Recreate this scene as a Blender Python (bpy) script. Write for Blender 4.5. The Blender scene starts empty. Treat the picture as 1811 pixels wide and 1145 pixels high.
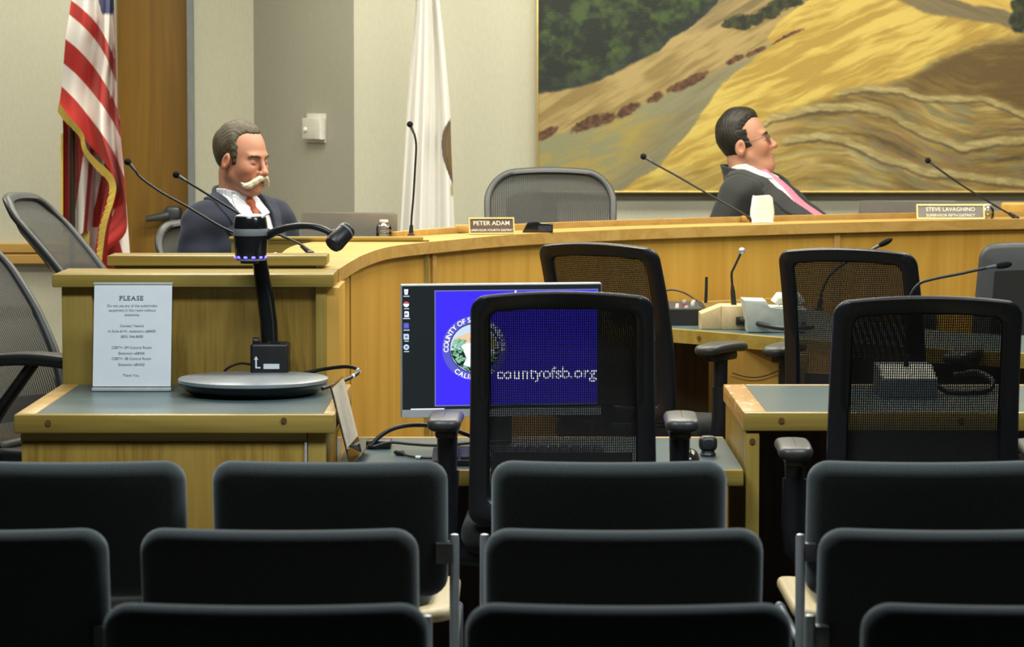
import bpy, bmesh, math, random
import numpy as np
from math import sin, cos, pi, radians as R_
from mathutils import Vector, Matrix

sc = bpy.context.scene
col = sc.collection
random.seed(7)

# ------------------------------------------------------------------ camera
CAMZ = 1.60
FPX = 5300.0                       # focal length in pixels of the 1811 px wide frame
PIT = math.atan(406.5 / FPX)       # camera pitched slightly down
cam_d = bpy.data.cameras.new('camera')
cam_d.sensor_fit = 'HORIZONTAL'
cam_d.sensor_width = 36.0
cam_d.lens = FPX / 1811.0 * 36.0
cam_d.clip_end = 100
cam_d.dof.use_dof = True
cam_d.dof.focus_distance = 8.9
cam_d.dof.aperture_fstop = 8.0
cam = bpy.data.objects.new('camera', cam_d)
cam.location = (0, 0, CAMZ)
cam.rotation_euler = (pi / 2 - PIT, 0, 0)
col.objects.link(cam)
sc.camera = cam

# ------------------------------------------------------------------ world, lights, exposure
w = bpy.data.worlds.new('world')
sc.world = w
w.use_nodes = True
w.node_tree.nodes['Background'].inputs[0].default_value = (0.80, 0.90, 1.0, 1)
w.node_tree.nodes['Background'].inputs[1].default_value = 0.008
sc.view_settings.view_transform = 'Standard'
sc.view_settings.look = 'None'
sc.view_settings.exposure = 0.08
sc.view_settings.gamma = 1.0
sc.view_settings.use_curve_mapping = False


def area_light(x, y, z, sx, sy, watts, color, tilt=0.0):
    d = bpy.data.lights.new('ceiling_light', 'AREA')
    d.shape = 'RECTANGLE'
    d.size = sx
    d.size_y = sy
    d.energy = watts
    d.color = color
    o = bpy.data.objects.new('ceiling_light', d)
    o.location = (x, y, z)
    o.rotation_euler = (R_(tilt), 0, 0)
    col.objects.link(o)
    return o


WARM = (1.0, 0.955, 0.80)
COOL = (0.90, 0.97, 1.0)
for lx, k in ((-1.2, 0.95), (0.35, 1.10), (2.2, 1.05)):
    area_light(lx, 9.7, 3.12, 1.2, 0.6, 52 * k, WARM)
    area_light(lx, 11.6, 3.12, 1.2, 0.6, 40 * k, WARM)
area_light(-3.0, 10.9, 3.12, 0.6, 1.2, 34, WARM)
for lx in (-0.9, 1.3):
    area_light(lx, 6.3, 3.12, 1.2, 0.6, 60, COOL)

# ------------------------------------------------------------------ pixel helper: a point of the place seen at (px, py), Y metres ahead


def at(px, py, Y):
    u = (px - 905.5) / FPX
    v = (572.5 - py) / FPX
    t = Y / (cos(PIT) + sin(PIT) * v)
    return Vector((u * t, Y, CAMZ + (-sin(PIT) + cos(PIT) * v) * t))


def pxx(X, Y):
    return 905.5 + X / Y * FPX


# ------------------------------------------------------------------ materials
def srgb(r, g, b):
    def f(c):
        c = c / 255.0
        return c / 12.92 if c <= 0.04045 else ((c + 0.055) / 1.055) ** 2.4
    return (f(r), f(g), f(b), 1.0)


class NT:
    def __init__(self, name):
        self.m = bpy.data.materials.new(name)
        self.m.use_nodes = True
        self.t = self.m.node_tree
        self.b = self.t.nodes['Principled BSDF']
        self.out = self.t.nodes['Material Output']

    def n(self, kind, **kw):
        nd = self.t.nodes.new(kind)
        for k, v in kw.items():
            if k[0] == '_':
                setattr(nd, k[1:], v)
            else:
                nd.inputs[k].default_value = v
        return nd

    def l(self, a, b):
        self.t.links.new(a, b)

    def ramp(self, fac, stops):
        r = self.n('ShaderNodeValToRGB')
        e = r.color_ramp.elements
        while len(e) < len(stops):
            e.new(0.5)
        for k, (p, c) in enumerate(stops):
            e[k].position = p
            e[k].color = c
        self.l(fac, r.inputs[0])
        return r.outputs[0]

    def bump(self, h, strength, dist=0.002):
        b = self.n('ShaderNodeBump', Strength=strength, Distance=dist)
        self.l(h, b.inputs['Height'])
        self.l(b.outputs[0], self.b.inputs['Normal'])


def plain(name, c, rough=0.5, metal=0.0, var=0.08, scale=30.0, bump=0.0, spec=0.5, sheen=0.0, coat=0.0):
    k = NT(name)
    tc = k.n('ShaderNodeTexCoord')
    ns = k.n('ShaderNodeTexNoise', Scale=scale, Detail=4.0)
    k.l(tc.outputs['Object'], ns.inputs['Vector'])
    lo = tuple(max(0, v * (1 - var)) for v in c[:3]) + (1,)
    hi = tuple(min(1, v * (1 + var)) for v in c[:3]) + (1,)
    k.l(k.ramp(ns.outputs['Fac'], [(0.3, lo), (0.7, hi)]), k.b.inputs['Base Color'])
    k.b.inputs['Roughness'].default_value = rough
    k.b.inputs['Metallic'].default_value = metal
    k.b.inputs['Specular IOR Level'].default_value = spec
    if sheen:
        k.b.inputs['Sheen Weight'].default_value = sheen
        k.b.inputs['Sheen Roughness'].default_value = 0.5
        k.b.inputs['Sheen Tint'].default_value = (0.75, 0.85, 0.9, 1)
    if coat:
        k.b.inputs['Coat Weight'].default_value = coat
        k.b.inputs['Coat Roughness'].default_value = 0.15
    if bump:
        k.bump(ns.outputs['Fac'], bump)
    return k.m


def wood(name, c1, c2, c3, axis='Z', rough=0.38, scale=1.0, figure=1.0):
    k = NT(name)
    tc = k.n('ShaderNodeTexCoord')
    mp = k.n('ShaderNodeMapping')
    s = [7.0 * scale] * 3
    s['XYZ'.index(axis)] = 0.55 * scale
    mp.inputs['Scale'].default_value = s
    k.l(tc.outputs['Object'], mp.inputs['Vector'])
    big = k.n('ShaderNodeTexNoise', Scale=1.0, Detail=3.0, Distortion=0.8 * figure)
    k.l(mp.outputs[0], big.inputs['Vector'])
    mul = k.n('ShaderNodeMath', _operation='MULTIPLY')
    mul.inputs[1].default_value = 9.0
    k.l(big.outputs['Fac'], mul.inputs[0])
    fr = k.n('ShaderNodeMath', _operation='PINGPONG')
    fr.inputs[1].default_value = 1.0
    k.l(mul.outputs[0], fr.inputs[0])
    mp2 = k.n('ShaderNodeMapping')
    s2 = [160.0 * scale] * 3
    s2['XYZ'.index(axis)] = 4.0 * scale
    mp2.inputs['Scale'].default_value = s2
    k.l(tc.outputs['Object'], mp2.inputs['Vector'])
    fine = k.n('ShaderNodeTexNoise', Scale=1.0, Detail=2.0)
    k.l(mp2.outputs[0], fine.inputs['Vector'])
    a = k.n('ShaderNodeMath', _operation='MULTIPLY_ADD')
    a.inputs[1].default_value = 0.45
    k.l(fr.outputs[0], a.inputs[0])
    m2 = k.n('ShaderNodeMath', _operation='MULTIPLY')
    m2.inputs[1].default_value = 0.55
    k.l(fine.outputs['Fac'], m2.inputs[0])
    k.l(m2.outputs[0], a.inputs[2])
    k.l(k.ramp(a.outputs[0], [(0.18, c1), (0.5, c2), (0.8, c3)]), k.b.inputs['Base Color'])
    k.b.inputs['Roughness'].default_value = rough
    k.bump(fine.outputs['Fac'], 0.12, 0.001)
    return k.m


def weave_wall(name, c):
    k = NT(name)
    tc = k.n('ShaderNodeTexCoord')
    mp = k.n('ShaderNodeMapping')
    mp.inputs['Scale'].default_value = (90, 90, 35)
    k.l(tc.outputs['Object'], mp.inputs['Vector'])
    n1 = k.n('ShaderNodeTexNoise', Scale=1.0, Detail=3.0)
    k.l(mp.outputs[0], n1.inputs['Vector'])
    n2 = k.n('ShaderNodeTexNoise', Scale=1.6, Detail=4.0)
    k.l(tc.outputs['Object'], n2.inputs['Vector'])
    mx = k.n('ShaderNodeMath', _operation='MULTIPLY_ADD')
    mx.inputs[1].default_value = 0.6
    k.l(n1.outputs['Fac'], mx.inputs[0])
    m2 = k.n('ShaderNodeMath', _operation='MULTIPLY')
    m2.inputs[1].default_value = 0.4
    k.l(n2.outputs['Fac'], m2.inputs[0])
    k.l(m2.outputs[0], mx.inputs[2])
    lo = tuple(v * 0.93 for v in c[:3]) + (1,)
    hi = tuple(min(1, v * 1.05) for v in c[:3]) + (1,)
    k.l(k.ramp(mx.outputs[0], [(0.3, lo), (0.7, hi)]), k.b.inputs['Base Color'])
    k.b.inputs['Roughness'].default_value = 0.85
    k.bump(n1.outputs['Fac'], 0.25, 0.002)
    return k.m


def mesh_fabric(name, c, px_, pz_, hole_x, hole_z):
    """woven chair mesh: threads with open gaps, laid out in the panel's own coordinates"""
    k = NT(name)
    tc = k.n('ShaderNodeTexCoord')
    sp = k.n('ShaderNodeSeparateXYZ')
    k.l(tc.outputs['Object'], sp.inputs[0])

    def gap(o, per, duty):
        m = k.n('ShaderNodeMath', _operation='MULTIPLY')
        m.inputs[1].default_value = 1.0 / per
        k.l(o, m.inputs[0])
        f = k.n('ShaderNodeMath', _operation='FRACT')
        k.l(m.outputs[0], f.inputs[0])
        g = k.n('ShaderNodeMath', _operation='LESS_THAN')
        g.inputs[1].default_value = duty
        k.l(f.outputs[0], g.inputs[0])
        return g.outputs[0]
    g1 = gap(sp.outputs['X'], px_, hole_x)
    g2 = gap(sp.outputs['Z'], pz_, hole_z)
    mu = k.n('ShaderNodeMath', _operation='MULTIPLY')
    k.l(g1, mu.inputs[0])
    k.l(g2, mu.inputs[1])
    tr = k.n('ShaderNodeBsdfTransparent')
    mx = k.n('ShaderNodeMixShader')
    k.l(mu.outputs[0], mx.inputs[0])
    k.l(k.b.outputs[0], mx.inputs[1])
    k.l(tr.outputs[0], mx.inputs[2])
    k.l(mx.outputs[0], k.out.inputs[0])
    k.b.inputs['Base Color'].default_value = c
    k.b.inputs['Roughness'].default_value = 0.75
    return k.m


def clear(name, tint=(1, 1, 1, 1), refl=0.12, rough=0.05):
    k = NT(name)
    tr = k.n('ShaderNodeBsdfTransparent', Color=tint)
    gl = k.n('ShaderNodeBsdfGlossy', Roughness=rough)
    fr = k.n('ShaderNodeFresnel', IOR=1.45)
    ad = k.n('ShaderNodeMath', _operation='ADD')
    ad.inputs[1].default_value = refl
    k.l(fr.outputs[0], ad.inputs[0])
    mx = k.n('ShaderNodeMixShader')
    k.l(ad.outputs[0], mx.inputs[0])
    k.l(tr.outputs[0], mx.inputs[1])
    k.l(gl.outputs[0], mx.inputs[2])
    k.l(mx.outputs[0], k.out.inputs[0])
    return k.m


def glow(name, c, s):
    k = NT(name)
    k.b.inputs['Base Color'].default_value = (0.01, 0.01, 0.01, 1)
    k.b.inputs['Emission Color'].default_value = c
    k.b.inputs['Emission Strength'].default_value = s
    k.b.inputs['Roughness'].default_value = 0.4
    return k.m


def vcol(name, rough=0.6, bump=0.0, bscale=60, sheen=0.0, sss=0.0, stretch=(1, 1, 1)):
    k = NT(name)
    a = k.n('ShaderNodeAttribute', _attribute_name='paint')
    k.l(a.outputs['Color'], k.b.inputs['Base Color'])
    k.b.inputs['Roughness'].default_value = rough
    if sheen:
        k.b.inputs['Sheen Weight'].default_value = sheen
    if sss:
        k.b.inputs['Subsurface Weight'].default_value = sss
        k.b.inputs['Subsurface Radius'].default_value = (0.012, 0.005, 0.003)
        k.b.inputs['Subsurface Scale'].default_value = 0.5
    if bump:
        tc = k.n('ShaderNodeTexCoord')
        mp = k.n('ShaderNodeMapping')
        mp.inputs['Scale'].default_value = stretch
        k.l(tc.outputs['Object'], mp.inputs['Vector'])
        ns = k.n('ShaderNodeTexNoise', Scale=bscale, Detail=4.0)
        k.l(mp.outputs[0], ns.inputs['Vector'])
        k.bump(ns.outputs['Fac'], bump, 0.002)
    return k.m


M = {}
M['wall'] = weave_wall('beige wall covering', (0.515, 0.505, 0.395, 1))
M['wall_grey'] = weave_wall('grey beige wall covering', (0.40, 0.39, 0.32, 1))  # same covering, shade on the angled face put into the colour
M['ceiling'] = plain('ceiling tile', (0.7, 0.69, 0.64, 1), 0.9)
M['carpet'] = plain('grey carpet', (0.12, 0.12, 0.11, 1), 0.95, scale=200, var=0.25, bump=0.4)
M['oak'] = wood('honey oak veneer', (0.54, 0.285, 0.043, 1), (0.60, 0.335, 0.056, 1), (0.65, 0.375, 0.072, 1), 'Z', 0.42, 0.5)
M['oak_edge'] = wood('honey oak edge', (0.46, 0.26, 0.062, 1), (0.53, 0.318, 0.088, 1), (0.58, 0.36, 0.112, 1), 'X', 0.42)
M['olive'] = wood('brown oak veneer', (0.215, 0.130, 0.020, 1), (0.31, 0.195, 0.034, 1), (0.36, 0.235, 0.046, 1), 'Z', 0.42, 1.0, 2.0)  # oak darkened: dimmer light on podium and desk fronts put into the colour
M['olive_edge'] = wood('brown oak edge', (0.265, 0.185, 0.036, 1), (0.335, 0.24, 0.052, 1), (0.385, 0.285, 0.07, 1), 'X', 0.32)  # edges of the same oak, with the dimmer light painted in
M['olive_post'] = wood('brown oak post', (0.265, 0.185, 0.036, 1), (0.335, 0.24, 0.052, 1), (0.385, 0.285, 0.07, 1), 'Z', 0.35)  # posts of the same oak, shade painted into the tone
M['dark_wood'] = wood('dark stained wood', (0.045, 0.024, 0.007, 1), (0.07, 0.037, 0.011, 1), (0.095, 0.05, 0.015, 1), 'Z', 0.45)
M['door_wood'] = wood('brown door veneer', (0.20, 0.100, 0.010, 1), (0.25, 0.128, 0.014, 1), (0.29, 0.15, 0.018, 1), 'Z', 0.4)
M['pale_wood'] = wood('pale ash wood', (0.55, 0.42, 0.22, 1), (0.62, 0.48, 0.27, 1), (0.68, 0.54, 0.32, 1), 'Y', 0.4)
def worn(name):
    m = wood(name, (0.40, 0.20, 0.045, 1), (0.50, 0.265, 0.065, 1), (0.56, 0.32, 0.09, 1), 'Y', 0.4)
    nt = m.node_tree
    tc = nt.nodes.new('ShaderNodeTexCoord'); ns = nt.nodes.new('ShaderNodeTexNoise'); ns.inputs['Scale'].default_value = 26.0; ns.inputs['Detail'].default_value = 5.0
    nt.links.new(tc.outputs['Object'], ns.inputs['Vector'])
    gt = nt.nodes.new('ShaderNodeMath'); gt.operation = 'GREATER_THAN'; gt.inputs[1].default_value = 0.62
    nt.links.new(ns.outputs['Fac'], gt.inputs[0])
    bs = nt.nodes['Principled BSDF']; src = bs.inputs['Base Color'].links[0].from_socket
    mx = nt.nodes.new('ShaderNodeMix'); mx.data_type = 'RGBA'
    nt.links.new(gt.outputs[0], mx.inputs[0]); nt.links.new(src, mx.inputs[6]); mx.inputs[7].default_value = (0.70, 0.58, 0.36, 1)
    nt.links.new(mx.outputs[2], bs.inputs['Base Color'])
    return m
M['oak_worn'] = worn('scuffed oak edge')
M['peg'] = plain('dark wood peg', (0.13, 0.06, 0.015, 1), 0.5)
M['laminate'] = plain('blue grey laminate', (0.070, 0.112, 0.120, 1), 0.34, var=0.06, scale=9)
M['black'] = plain('black plastic', (0.012, 0.013, 0.014, 1), 0.42, var=0.2)
M['black_gloss'] = plain('glossy black plastic', (0.010, 0.011, 0.012, 1), 0.16, var=0.1)
M['navy_black'] = plain('blue black plastic', (0.008, 0.010, 0.014, 1), 0.38, var=0.1)
M['arm_pad'] = plain('grey armrest pad', (0.035, 0.036, 0.036, 1), 0.40, var=0.1)  # pad lightened: light falling on its top put into the colour
M['grey_dark'] = plain('dark grey plastic', (0.032, 0.036, 0.040, 1), 0.45)
M['grey'] = plain('mid grey plastic', (0.20, 0.22, 0.23, 1), 0.45)
M['grey_light'] = plain('light grey plastic', (0.50, 0.51, 0.50, 1), 0.45)
M['silver'] = plain('silver grey plastic', (0.52, 0.54, 0.55, 1), 0.35, metal=0.2)
M['steel'] = plain('brushed steel', (0.52, 0.57, 0.62, 1), 0.36, metal=0.6)
M['steel_dark'] = plain('dark painted steel', (0.10, 0.11, 0.12, 1), 0.4, metal=0.5)
M['lid'] = plain('grey laptop lid', (0.40, 0.40, 0.38, 1), 0.36, metal=0.45, var=0.04)
M['white'] = plain('white plastic', (0.72, 0.71, 0.64, 1), 0.5)
M['paper'] = plain('white paper', (0.74, 0.80, 0.84, 1), 0.75, var=0.02)
M['acrylic_frost'] = plain('frosted acrylic lip', (0.52, 0.57, 0.57, 1), 0.25)
M['pale_paper'] = plain('tan printed notice', (0.70, 0.62, 0.47, 1), 0.6, var=0.12, scale=40)
M['plate'] = plain('blue grey metal plate', (0.30, 0.33, 0.35, 1), 0.38, metal=0.2)
M['knob_red'] = plain('red knob', (0.45, 0.03, 0.02, 1), 0.4)
M['tissue'] = plain('white tissue', (0.86, 0.85, 0.78, 1), 0.9, var=0.04)
M['ink'] = plain('printed ink', (0.05, 0.05, 0.06, 1), 0.8)
M['ink_grey'] = plain('grey printed ink', (0.16, 0.17, 0.19, 1), 0.8)
M['chair_fabric'] = plain('charcoal upholstery', (0.040, 0.047, 0.049, 1), 0.95, var=0.3, scale=420, bump=0.25, spec=0.12, sheen=0.5)
M['seat_black'] = plain('black seat cloth', (0.016, 0.017, 0.018, 1), 0.9, var=0.2, scale=300, spec=0.2, sheen=0.1)
M['task_mesh'] = mesh_fabric('black chair mesh', (0.008, 0.009, 0.010, 1), 0.0050, 0.0062, 0.17, 0.66)
M['dais_mesh'] = mesh_fabric('graphite chair mesh', (0.024, 0.024, 0.022, 1), 0.0085, 0.004, 0.16, 0.70)
M['dais_mesh_dense'] = mesh_fabric('dense graphite chair mesh', (0.034, 0.036, 0.034, 1), 0.0085, 0.004, 0.10, 0.5)
M['graphite'] = plain('graphite chair frame', (0.045, 0.048, 0.050, 1), 0.42)
M['clear'] = clear('clear acrylic', (0.95, 0.97, 0.97, 1), 0.05)
M['clear_edge'] = clear('acrylic sheet edge', (0.93, 0.95, 0.95, 1), 0.16)
M['bottle'] = clear('clear bottle plastic', (0.90, 0.92, 0.92, 1), 0.10, 0.12)
M['gold'] = plain('gold metal', (0.72, 0.55, 0.20, 1), 0.35, metal=0.6)
M['gold_thread'] = plain('gold fringe thread', (0.74, 0.53, 0.10, 1), 0.7, var=0.2, scale=260, bump=0.5)
M['walnut'] = wood('walnut plate', (0.060, 0.034, 0.018, 1), (0.095, 0.055, 0.030, 1), (0.13, 0.08, 0.045, 1), 'X', 0.35, 2.0)
M['grey_plate'] = plain('brown grey plate', (0.16, 0.14, 0.12, 1), 0.4)
M['cream'] = plain('cream lettering', (0.85, 0.82, 0.68, 1), 0.6)
M['pole_wood'] = plain('dark flag pole wood', (0.030, 0.020, 0.012, 1), 0.4)
M['flag'] = vcol('flag cloth', 0.75, 0.08, 200, 0.1)
M['canvas'] = vcol('oil paint on canvas', 0.55, 0.35, 70, stretch=(1.0, 1.0, 2.2))
M['skin'] = vcol('skin', 0.48, 0.05, 300, 0.0, 0.12)
M['phone_grey'] = plain('pale grey phone plastic', (0.42, 0.46, 0.43, 1), 0.5)
M['screen_dark'] = glow('dark desktop', (0.010, 0.017, 0.021, 1), 0.6)
M['screen_blue'] = glow('blue display', (0.045, 0.022, 0.93, 1), 1.0)
M['screen_ring'] = glow('violet display', (0.10, 0.10, 0.62, 1), 1.0)
M['screen_white'] = glow('white display', (0.85, 0.87, 1.0, 1), 1.3)
M['screen_bright'] = glow('bright white display', (0.85, 0.87, 1.0, 1), 3.6)
M['screen_edge'] = glow('window border display', (0.16, 0.17, 0.42, 1), 1.0)
M['screen_sky'] = glow('peach sky display', (0.92, 0.62, 0.38, 1), 0.95)
M['screen_pale'] = glow('pale sky display', (0.62, 0.78, 0.95, 1), 0.95)
M['screen_green'] = glow('green display', (0.10, 0.38, 0.20, 1), 0.9)
M['screen_leaf'] = glow('pale green display', (0.30, 0.62, 0.42, 1), 0.9)
M['screen_ink'] = glow('dark display ink', (0.008, 0.02, 0.015, 1), 0.8)
M['screen_gold'] = glow('gold display', (0.75, 0.48, 0.15, 1), 0.9)
M['screen_red'] = glow('red display', (0.75, 0.10, 0.08, 1), 0.9)
M['led'] = glow('blue light', (0.08, 0.06, 1.0, 1), 6.0)
M['fixture'] = glow('lamp diffuser', (1, 0.95, 0.8, 1), 2.0)


# ------------------------------------------------------------------ mesh builder
class B:
    def __init__(self):
        self.bm = bmesh.new()

    def raw(self, verts, faces):
        vs = [self.bm.verts.new(v) for v in verts]
        for f in faces:
            try:
                self.bm.faces.new([vs[i] for i in f])
            except ValueError:
                pass
        return vs

    def box(self, lo, hi, bev=0.0, seg=2, rot=None, about=None):
        lo = Vector(lo)
        hi = Vector(hi)
        r = bmesh.ops.create_cube(self.bm, size=1.0)
        vs = r['verts']
        c = (lo + hi) / 2
        s = hi - lo
        for v in vs:
            v.co = Vector((v.co.x * s.x, v.co.y * s.y, v.co.z * s.z)) + c
        if bev:
            es = list({e for v in vs for e in v.link_edges})
            g = bmesh.ops.bevel(self.bm, geom=es, offset=bev, segments=seg, profile=0.5, affect='EDGES')
            vs = list({v for f in g['faces'] for v in f.verts} | {v for v in vs if v.is_valid})
        if rot is not None:
            p = Vector(about) if about is not None else c
            for v in vs:
                v.co = rot @ (v.co - p) + p
        return vs

    def loops(self, ls, closed=True, wrap=False, cap=True):
        """join point loops of equal length with quads"""
        n = len(ls[0])
        vv = [[self.bm.verts.new(p) for p in l] for l in ls]
        rng = range(len(vv) if wrap else len(vv) - 1)
        for i in rng:
            a = vv[i]
            b = vv[(i + 1) % len(vv)]
            for j in range(n if closed else n - 1):
                k = (j + 1) % n
                try:
                    self.bm.faces.new((a[j], a[k], b[k], b[j]))
                except ValueError:
                    pass
        if cap and not wrap and closed:
            for l in (vv[0][::-1], vv[-1]):
                try:
                    self.bm.faces.new(l)
                except ValueError:
                    pass
        return vv

    def tube(self, path, r, n=10, cap=True, flat=1.0, up=None):
        P = [Vector(p) for p in path]
        rr = r if isinstance(r, (list, tuple)) else [r] * len(P)
        ls = []
        prev = None
        for i, p in enumerate(P):
            t = (P[min(i + 1, len(P) - 1)] - P[max(i - 1, 0)]).normalized()
            if prev is None:
                ref = Vector(up) if up is not None else (Vector((0, 0, 1)) if abs(t.z) < 0.9 else Vector((0, 1, 0)))
                a = t.cross(ref).normalized()
            else:
                a = (prev - t * prev.dot(t)).normalized()
            prev = a
            b = t.cross(a)
            ls.append([p + (a * cos(2 * pi * k / n) + b * sin(2 * pi * k / n) * flat) * rr[i] for k in range(n)])
        self.loops(ls, cap=cap)

    def lathe(self, prof, o=(0, 0, 0), n=32, m=None, cap=True):
        o = Vector(o)
        m = m or Matrix.Identity(3)
        self.loops([[o + m @ Vector((r * cos(2 * pi * k / n), r * sin(2 * pi * k / n), z)) for k in range(n)] for r, z in prof], cap=cap)

    def cyl(self, a, b, r, r2=None, n=20, bev=0.0):
        a = Vector(a)
        b = Vector(b)
        r2 = r if r2 is None else r2
        L = (b - a).length
        m = (b - a).to_track_quat('Z', 'Y').to_matrix()
        if bev:
            pr = [(r - bev, 0), (r - bev * 0.3, bev * 0.3), (r, bev), (r2, L - bev), (r2 - bev * 0.3, L - bev * 0.3), (r2 - bev, L)]
        else:
            pr = [(r, 0), (r2, L)]
        self.lathe(pr, a, n, m)

    def ball(self, c, r, n=16, m=None):
        rx, ry, rz = (r, r, r) if not isinstance(r, (tuple, list)) else r
        m = m or Matrix.Identity(3)
        c = Vector(c)
        ls = []
        for i in range(1, n):
            th = pi * i / n
            ls.append([c + m @ Vector((rx * sin(th) * cos(2 * pi * k / (2 * n)), ry * sin(th) * sin(2 * pi * k / (2 * n)), -rz * cos(th))) for k in range(2 * n)])
        self.loops(ls)

    def prism(self, poly, o, ax, ay, depth, bev=0.0, seg=2):
        """polygon in the plane (ax, ay) through o, thickened by depth along ax x ay"""
        o, ax, ay = Vector(o), Vector(ax).normalized(), Vector(ay).normalized()
        nz = ax.cross(ay)
        a = [o + ax * p[0] + ay * p[1] for p in poly]
        b = [q + nz * depth for q in a]
        vv = self.loops([a, b])
        if bev:
            es = set()
            for l in vv:
                for i in range(len(l)):
                    e = self.bm.edges.get((l[i], l[(i + 1) % len(l)]))
                    if e:
                        es.add(e)
            bmesh.ops.bevel(self.bm, geom=list(es), offset=bev, segments=seg, profile=0.5, affect='EDGES')

    def sheet(self, fn, nu, nv, t=0.0):
        g = [[Vector(fn(i / nu, j / nv)) for j in range(nv + 1)] for i in range(nu + 1)]
        vs = [[self.bm.verts.new(p) for p in row] for row in g]
        for i in range(nu):
            for j in range(nv):
                self.bm.faces.new((vs[i][j], vs[i + 1][j], vs[i + 1][j + 1], vs[i][j + 1]))
        return vs

    def text(self, s, o, ax, ay, size, align='CENTER', bold=0.0, depth=0.0006):
        vs, fs = glyphs(s, size, align, bold)
        o, ax, ay = Vector(o), Vector(ax).normalized(), Vector(ay).normalized()
        n = ax.cross(ay)
        self.raw([o + ax * v[0] + ay * v[1] + n * depth for v in vs], fs)


_gl = {}


def glyphs(s, size, align='CENTER', bold=0.0):
    key = (s, align, bold)
    if key not in _gl:
        cu = bpy.data.curves.new('text', 'FONT')
        cu.body = s
        cu.size = 1.0
        cu.align_x = align
        cu.resolution_u = 3
        cu.offset = bold
        o = bpy.data.objects.new('text', cu)
        col.objects.link(o)
        dg = bpy.context.evaluated_depsgraph_get()
        me = bpy.data.meshes.new_from_object(o.evaluated_get(dg))
        _gl[key] = ([tuple(v.co) for v in me.vertices], [tuple(p.vertices) for p in me.polygons])
        bpy.data.objects.remove(o)
        bpy.data.curves.remove(cu)
        bpy.data.meshes.remove(me)
    vs, fs = _gl[key]
    return [(v[0] * size, v[1] * size) for v in vs], fs


def rrect(wd, h, r, nc=6, nx=10, nz=8):
    """rounded rectangle loop in (x, z), same number of points whatever the size"""
    r = max(min(r, wd / 2 - 1e-4, h / 2 - 1e-4), 1e-4)
    pts = []
    cs = [(wd / 2 - r, h / 2 - r, 0), (-wd / 2 + r, h / 2 - r, 90), (-wd / 2 + r, -h / 2 + r, 180), (wd / 2 - r, -h / 2 + r, 270)]
    for q, (cx, cz, a0) in enumerate(cs):
        for k in range(nc + 1):
            a = R_(a0 + 90 * k / nc)
            pts.append((cx + r * cos(a), cz + r * sin(a)))
        nx_ = nx if q % 2 == 0 else nz
        x0, z0 = pts[-1]
        cx2, cz2, a2 = cs[(q + 1) % 4]
        x1, z1 = cx2 + r * cos(R_(a2)), cz2 + r * sin(R_(a2))
        for k in range(1, nx_):
            t = k / nx_
            pts.append((x0 + (x1 - x0) * t, z0 + (z1 - z0) * t))
    return pts


def pad(b, wd, h, t, r, rb, xf, puff=0.0):
    """soft rounded cushion: outline in (x, z), thickness along y"""
    prof = []
    steps = 5
    half = min(wd, h) / 2 - 0.0004
    for k in range(4, 0, -1):
        d = rb + (half - rb) * (k / 4.0)
        prof.append((d, -t / 2 - puff * (1 - (1 - k / 4.0) ** 2)))
    for k in range(steps + 1):
        a = pi / 2 * k / steps
        prof.append((rb * (1 - sin(a)) if False else rb - rb * sin(a), -t / 2 * cos(a)))
    back = [(d, -y) for d, y in prof[::-1]][1:]
    ls = []
    for d, y in prof + back:
        ls.append([xf(x, y, z) for x, z in rrect(wd - 2 * d, h - 2 * d, r - d)])
    b.loops(ls, cap=False)


def hoop(b, outer, inner, t, rb, xf):
    """flat frame with a hole between two matching loops, thickness t along y"""
    def mix(s):
        return [(o[0] * (1 - s) + i[0] * s, o[1] * (1 - s) + i[1] * s) for o, i in zip(outer, inner)]
    ls = []
    for s, y in ((0, t * 0.22), (0, -t * 0.22), (rb, -t / 2), (1 - rb, -t / 2), (1, -t * 0.22), (1, t * 0.22), (1 - rb, t / 2), (rb, t / 2)):
        ls.append([xf(x, y, z) for x, z in mix(s)])
    b.loops(ls, wrap=True)


def finish(me, smooth):
    if smooth is not None:
        for p in me.polygons:
            p.use_smooth = True
        if smooth < 170:
            me.set_sharp_from_angle(angle=R_(smooth))


def local(parent):
    o = parent
    while o.parent:
        o = o.parent
    return o.matrix_basis.inverted()


def obj(name, b, mat, parent=None, smooth=35, world=False, label=None):
    bmesh.ops.recalc_face_normals(b.bm, faces=b.bm.faces)
    me = bpy.data.meshes.new(name)
    b.bm.to_mesh(me)
    b.bm.free()
    finish(me, smooth)
    me.materials.append(mat)
    o = bpy.data.objects.new(name, me)
    if parent is not None:
        if world:
            me.transform(local(parent))
        o.parent = parent
    col.objects.link(o)
    if label:
        o['label'] = label
    return o


def tag(o, label, cat, group=None):
    o['label'] = label
    o['category'] = cat
    if group:
        o['group'] = group
    return o


def thing(name, label, cat, loc=(0, 0, 0), rz=0.0, group=None):
    o = bpy.data.objects.new(name, None)
    o.empty_display_size = 0.05
    o.location = loc
    o.rotation_euler = (0, 0, rz)
    col.objects.link(o)
    o.matrix_basis = Matrix.Translation(Vector(loc)) @ Matrix.Rotation(rz, 4, 'Z')
    return tag(o, label, cat, group)


def single(name, b, mat, label, cat, group=None, smooth=35):
    """a thing that is one mesh, built in world coordinates with its origin moved to its base"""
    o = obj(name, b, mat, None, smooth)
    me = o.data
    co = np.empty(len(me.vertices) * 3)
    me.vertices.foreach_get('co', co)
    co = co.reshape(-1, 3)
    c = Vector(((co[:, 0].min() + co[:, 0].max()) / 2, (co[:, 1].min() + co[:, 1].max()) / 2, co[:, 2].min()))
    me.transform(Matrix.Translation(-c))
    o.location = c
    return tag(o, label, cat, group)


def struct(name, b, mat, smooth=None):
    o = obj(name, b, mat, None, smooth)
    o['kind'] = 'structure'
    return o


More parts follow.
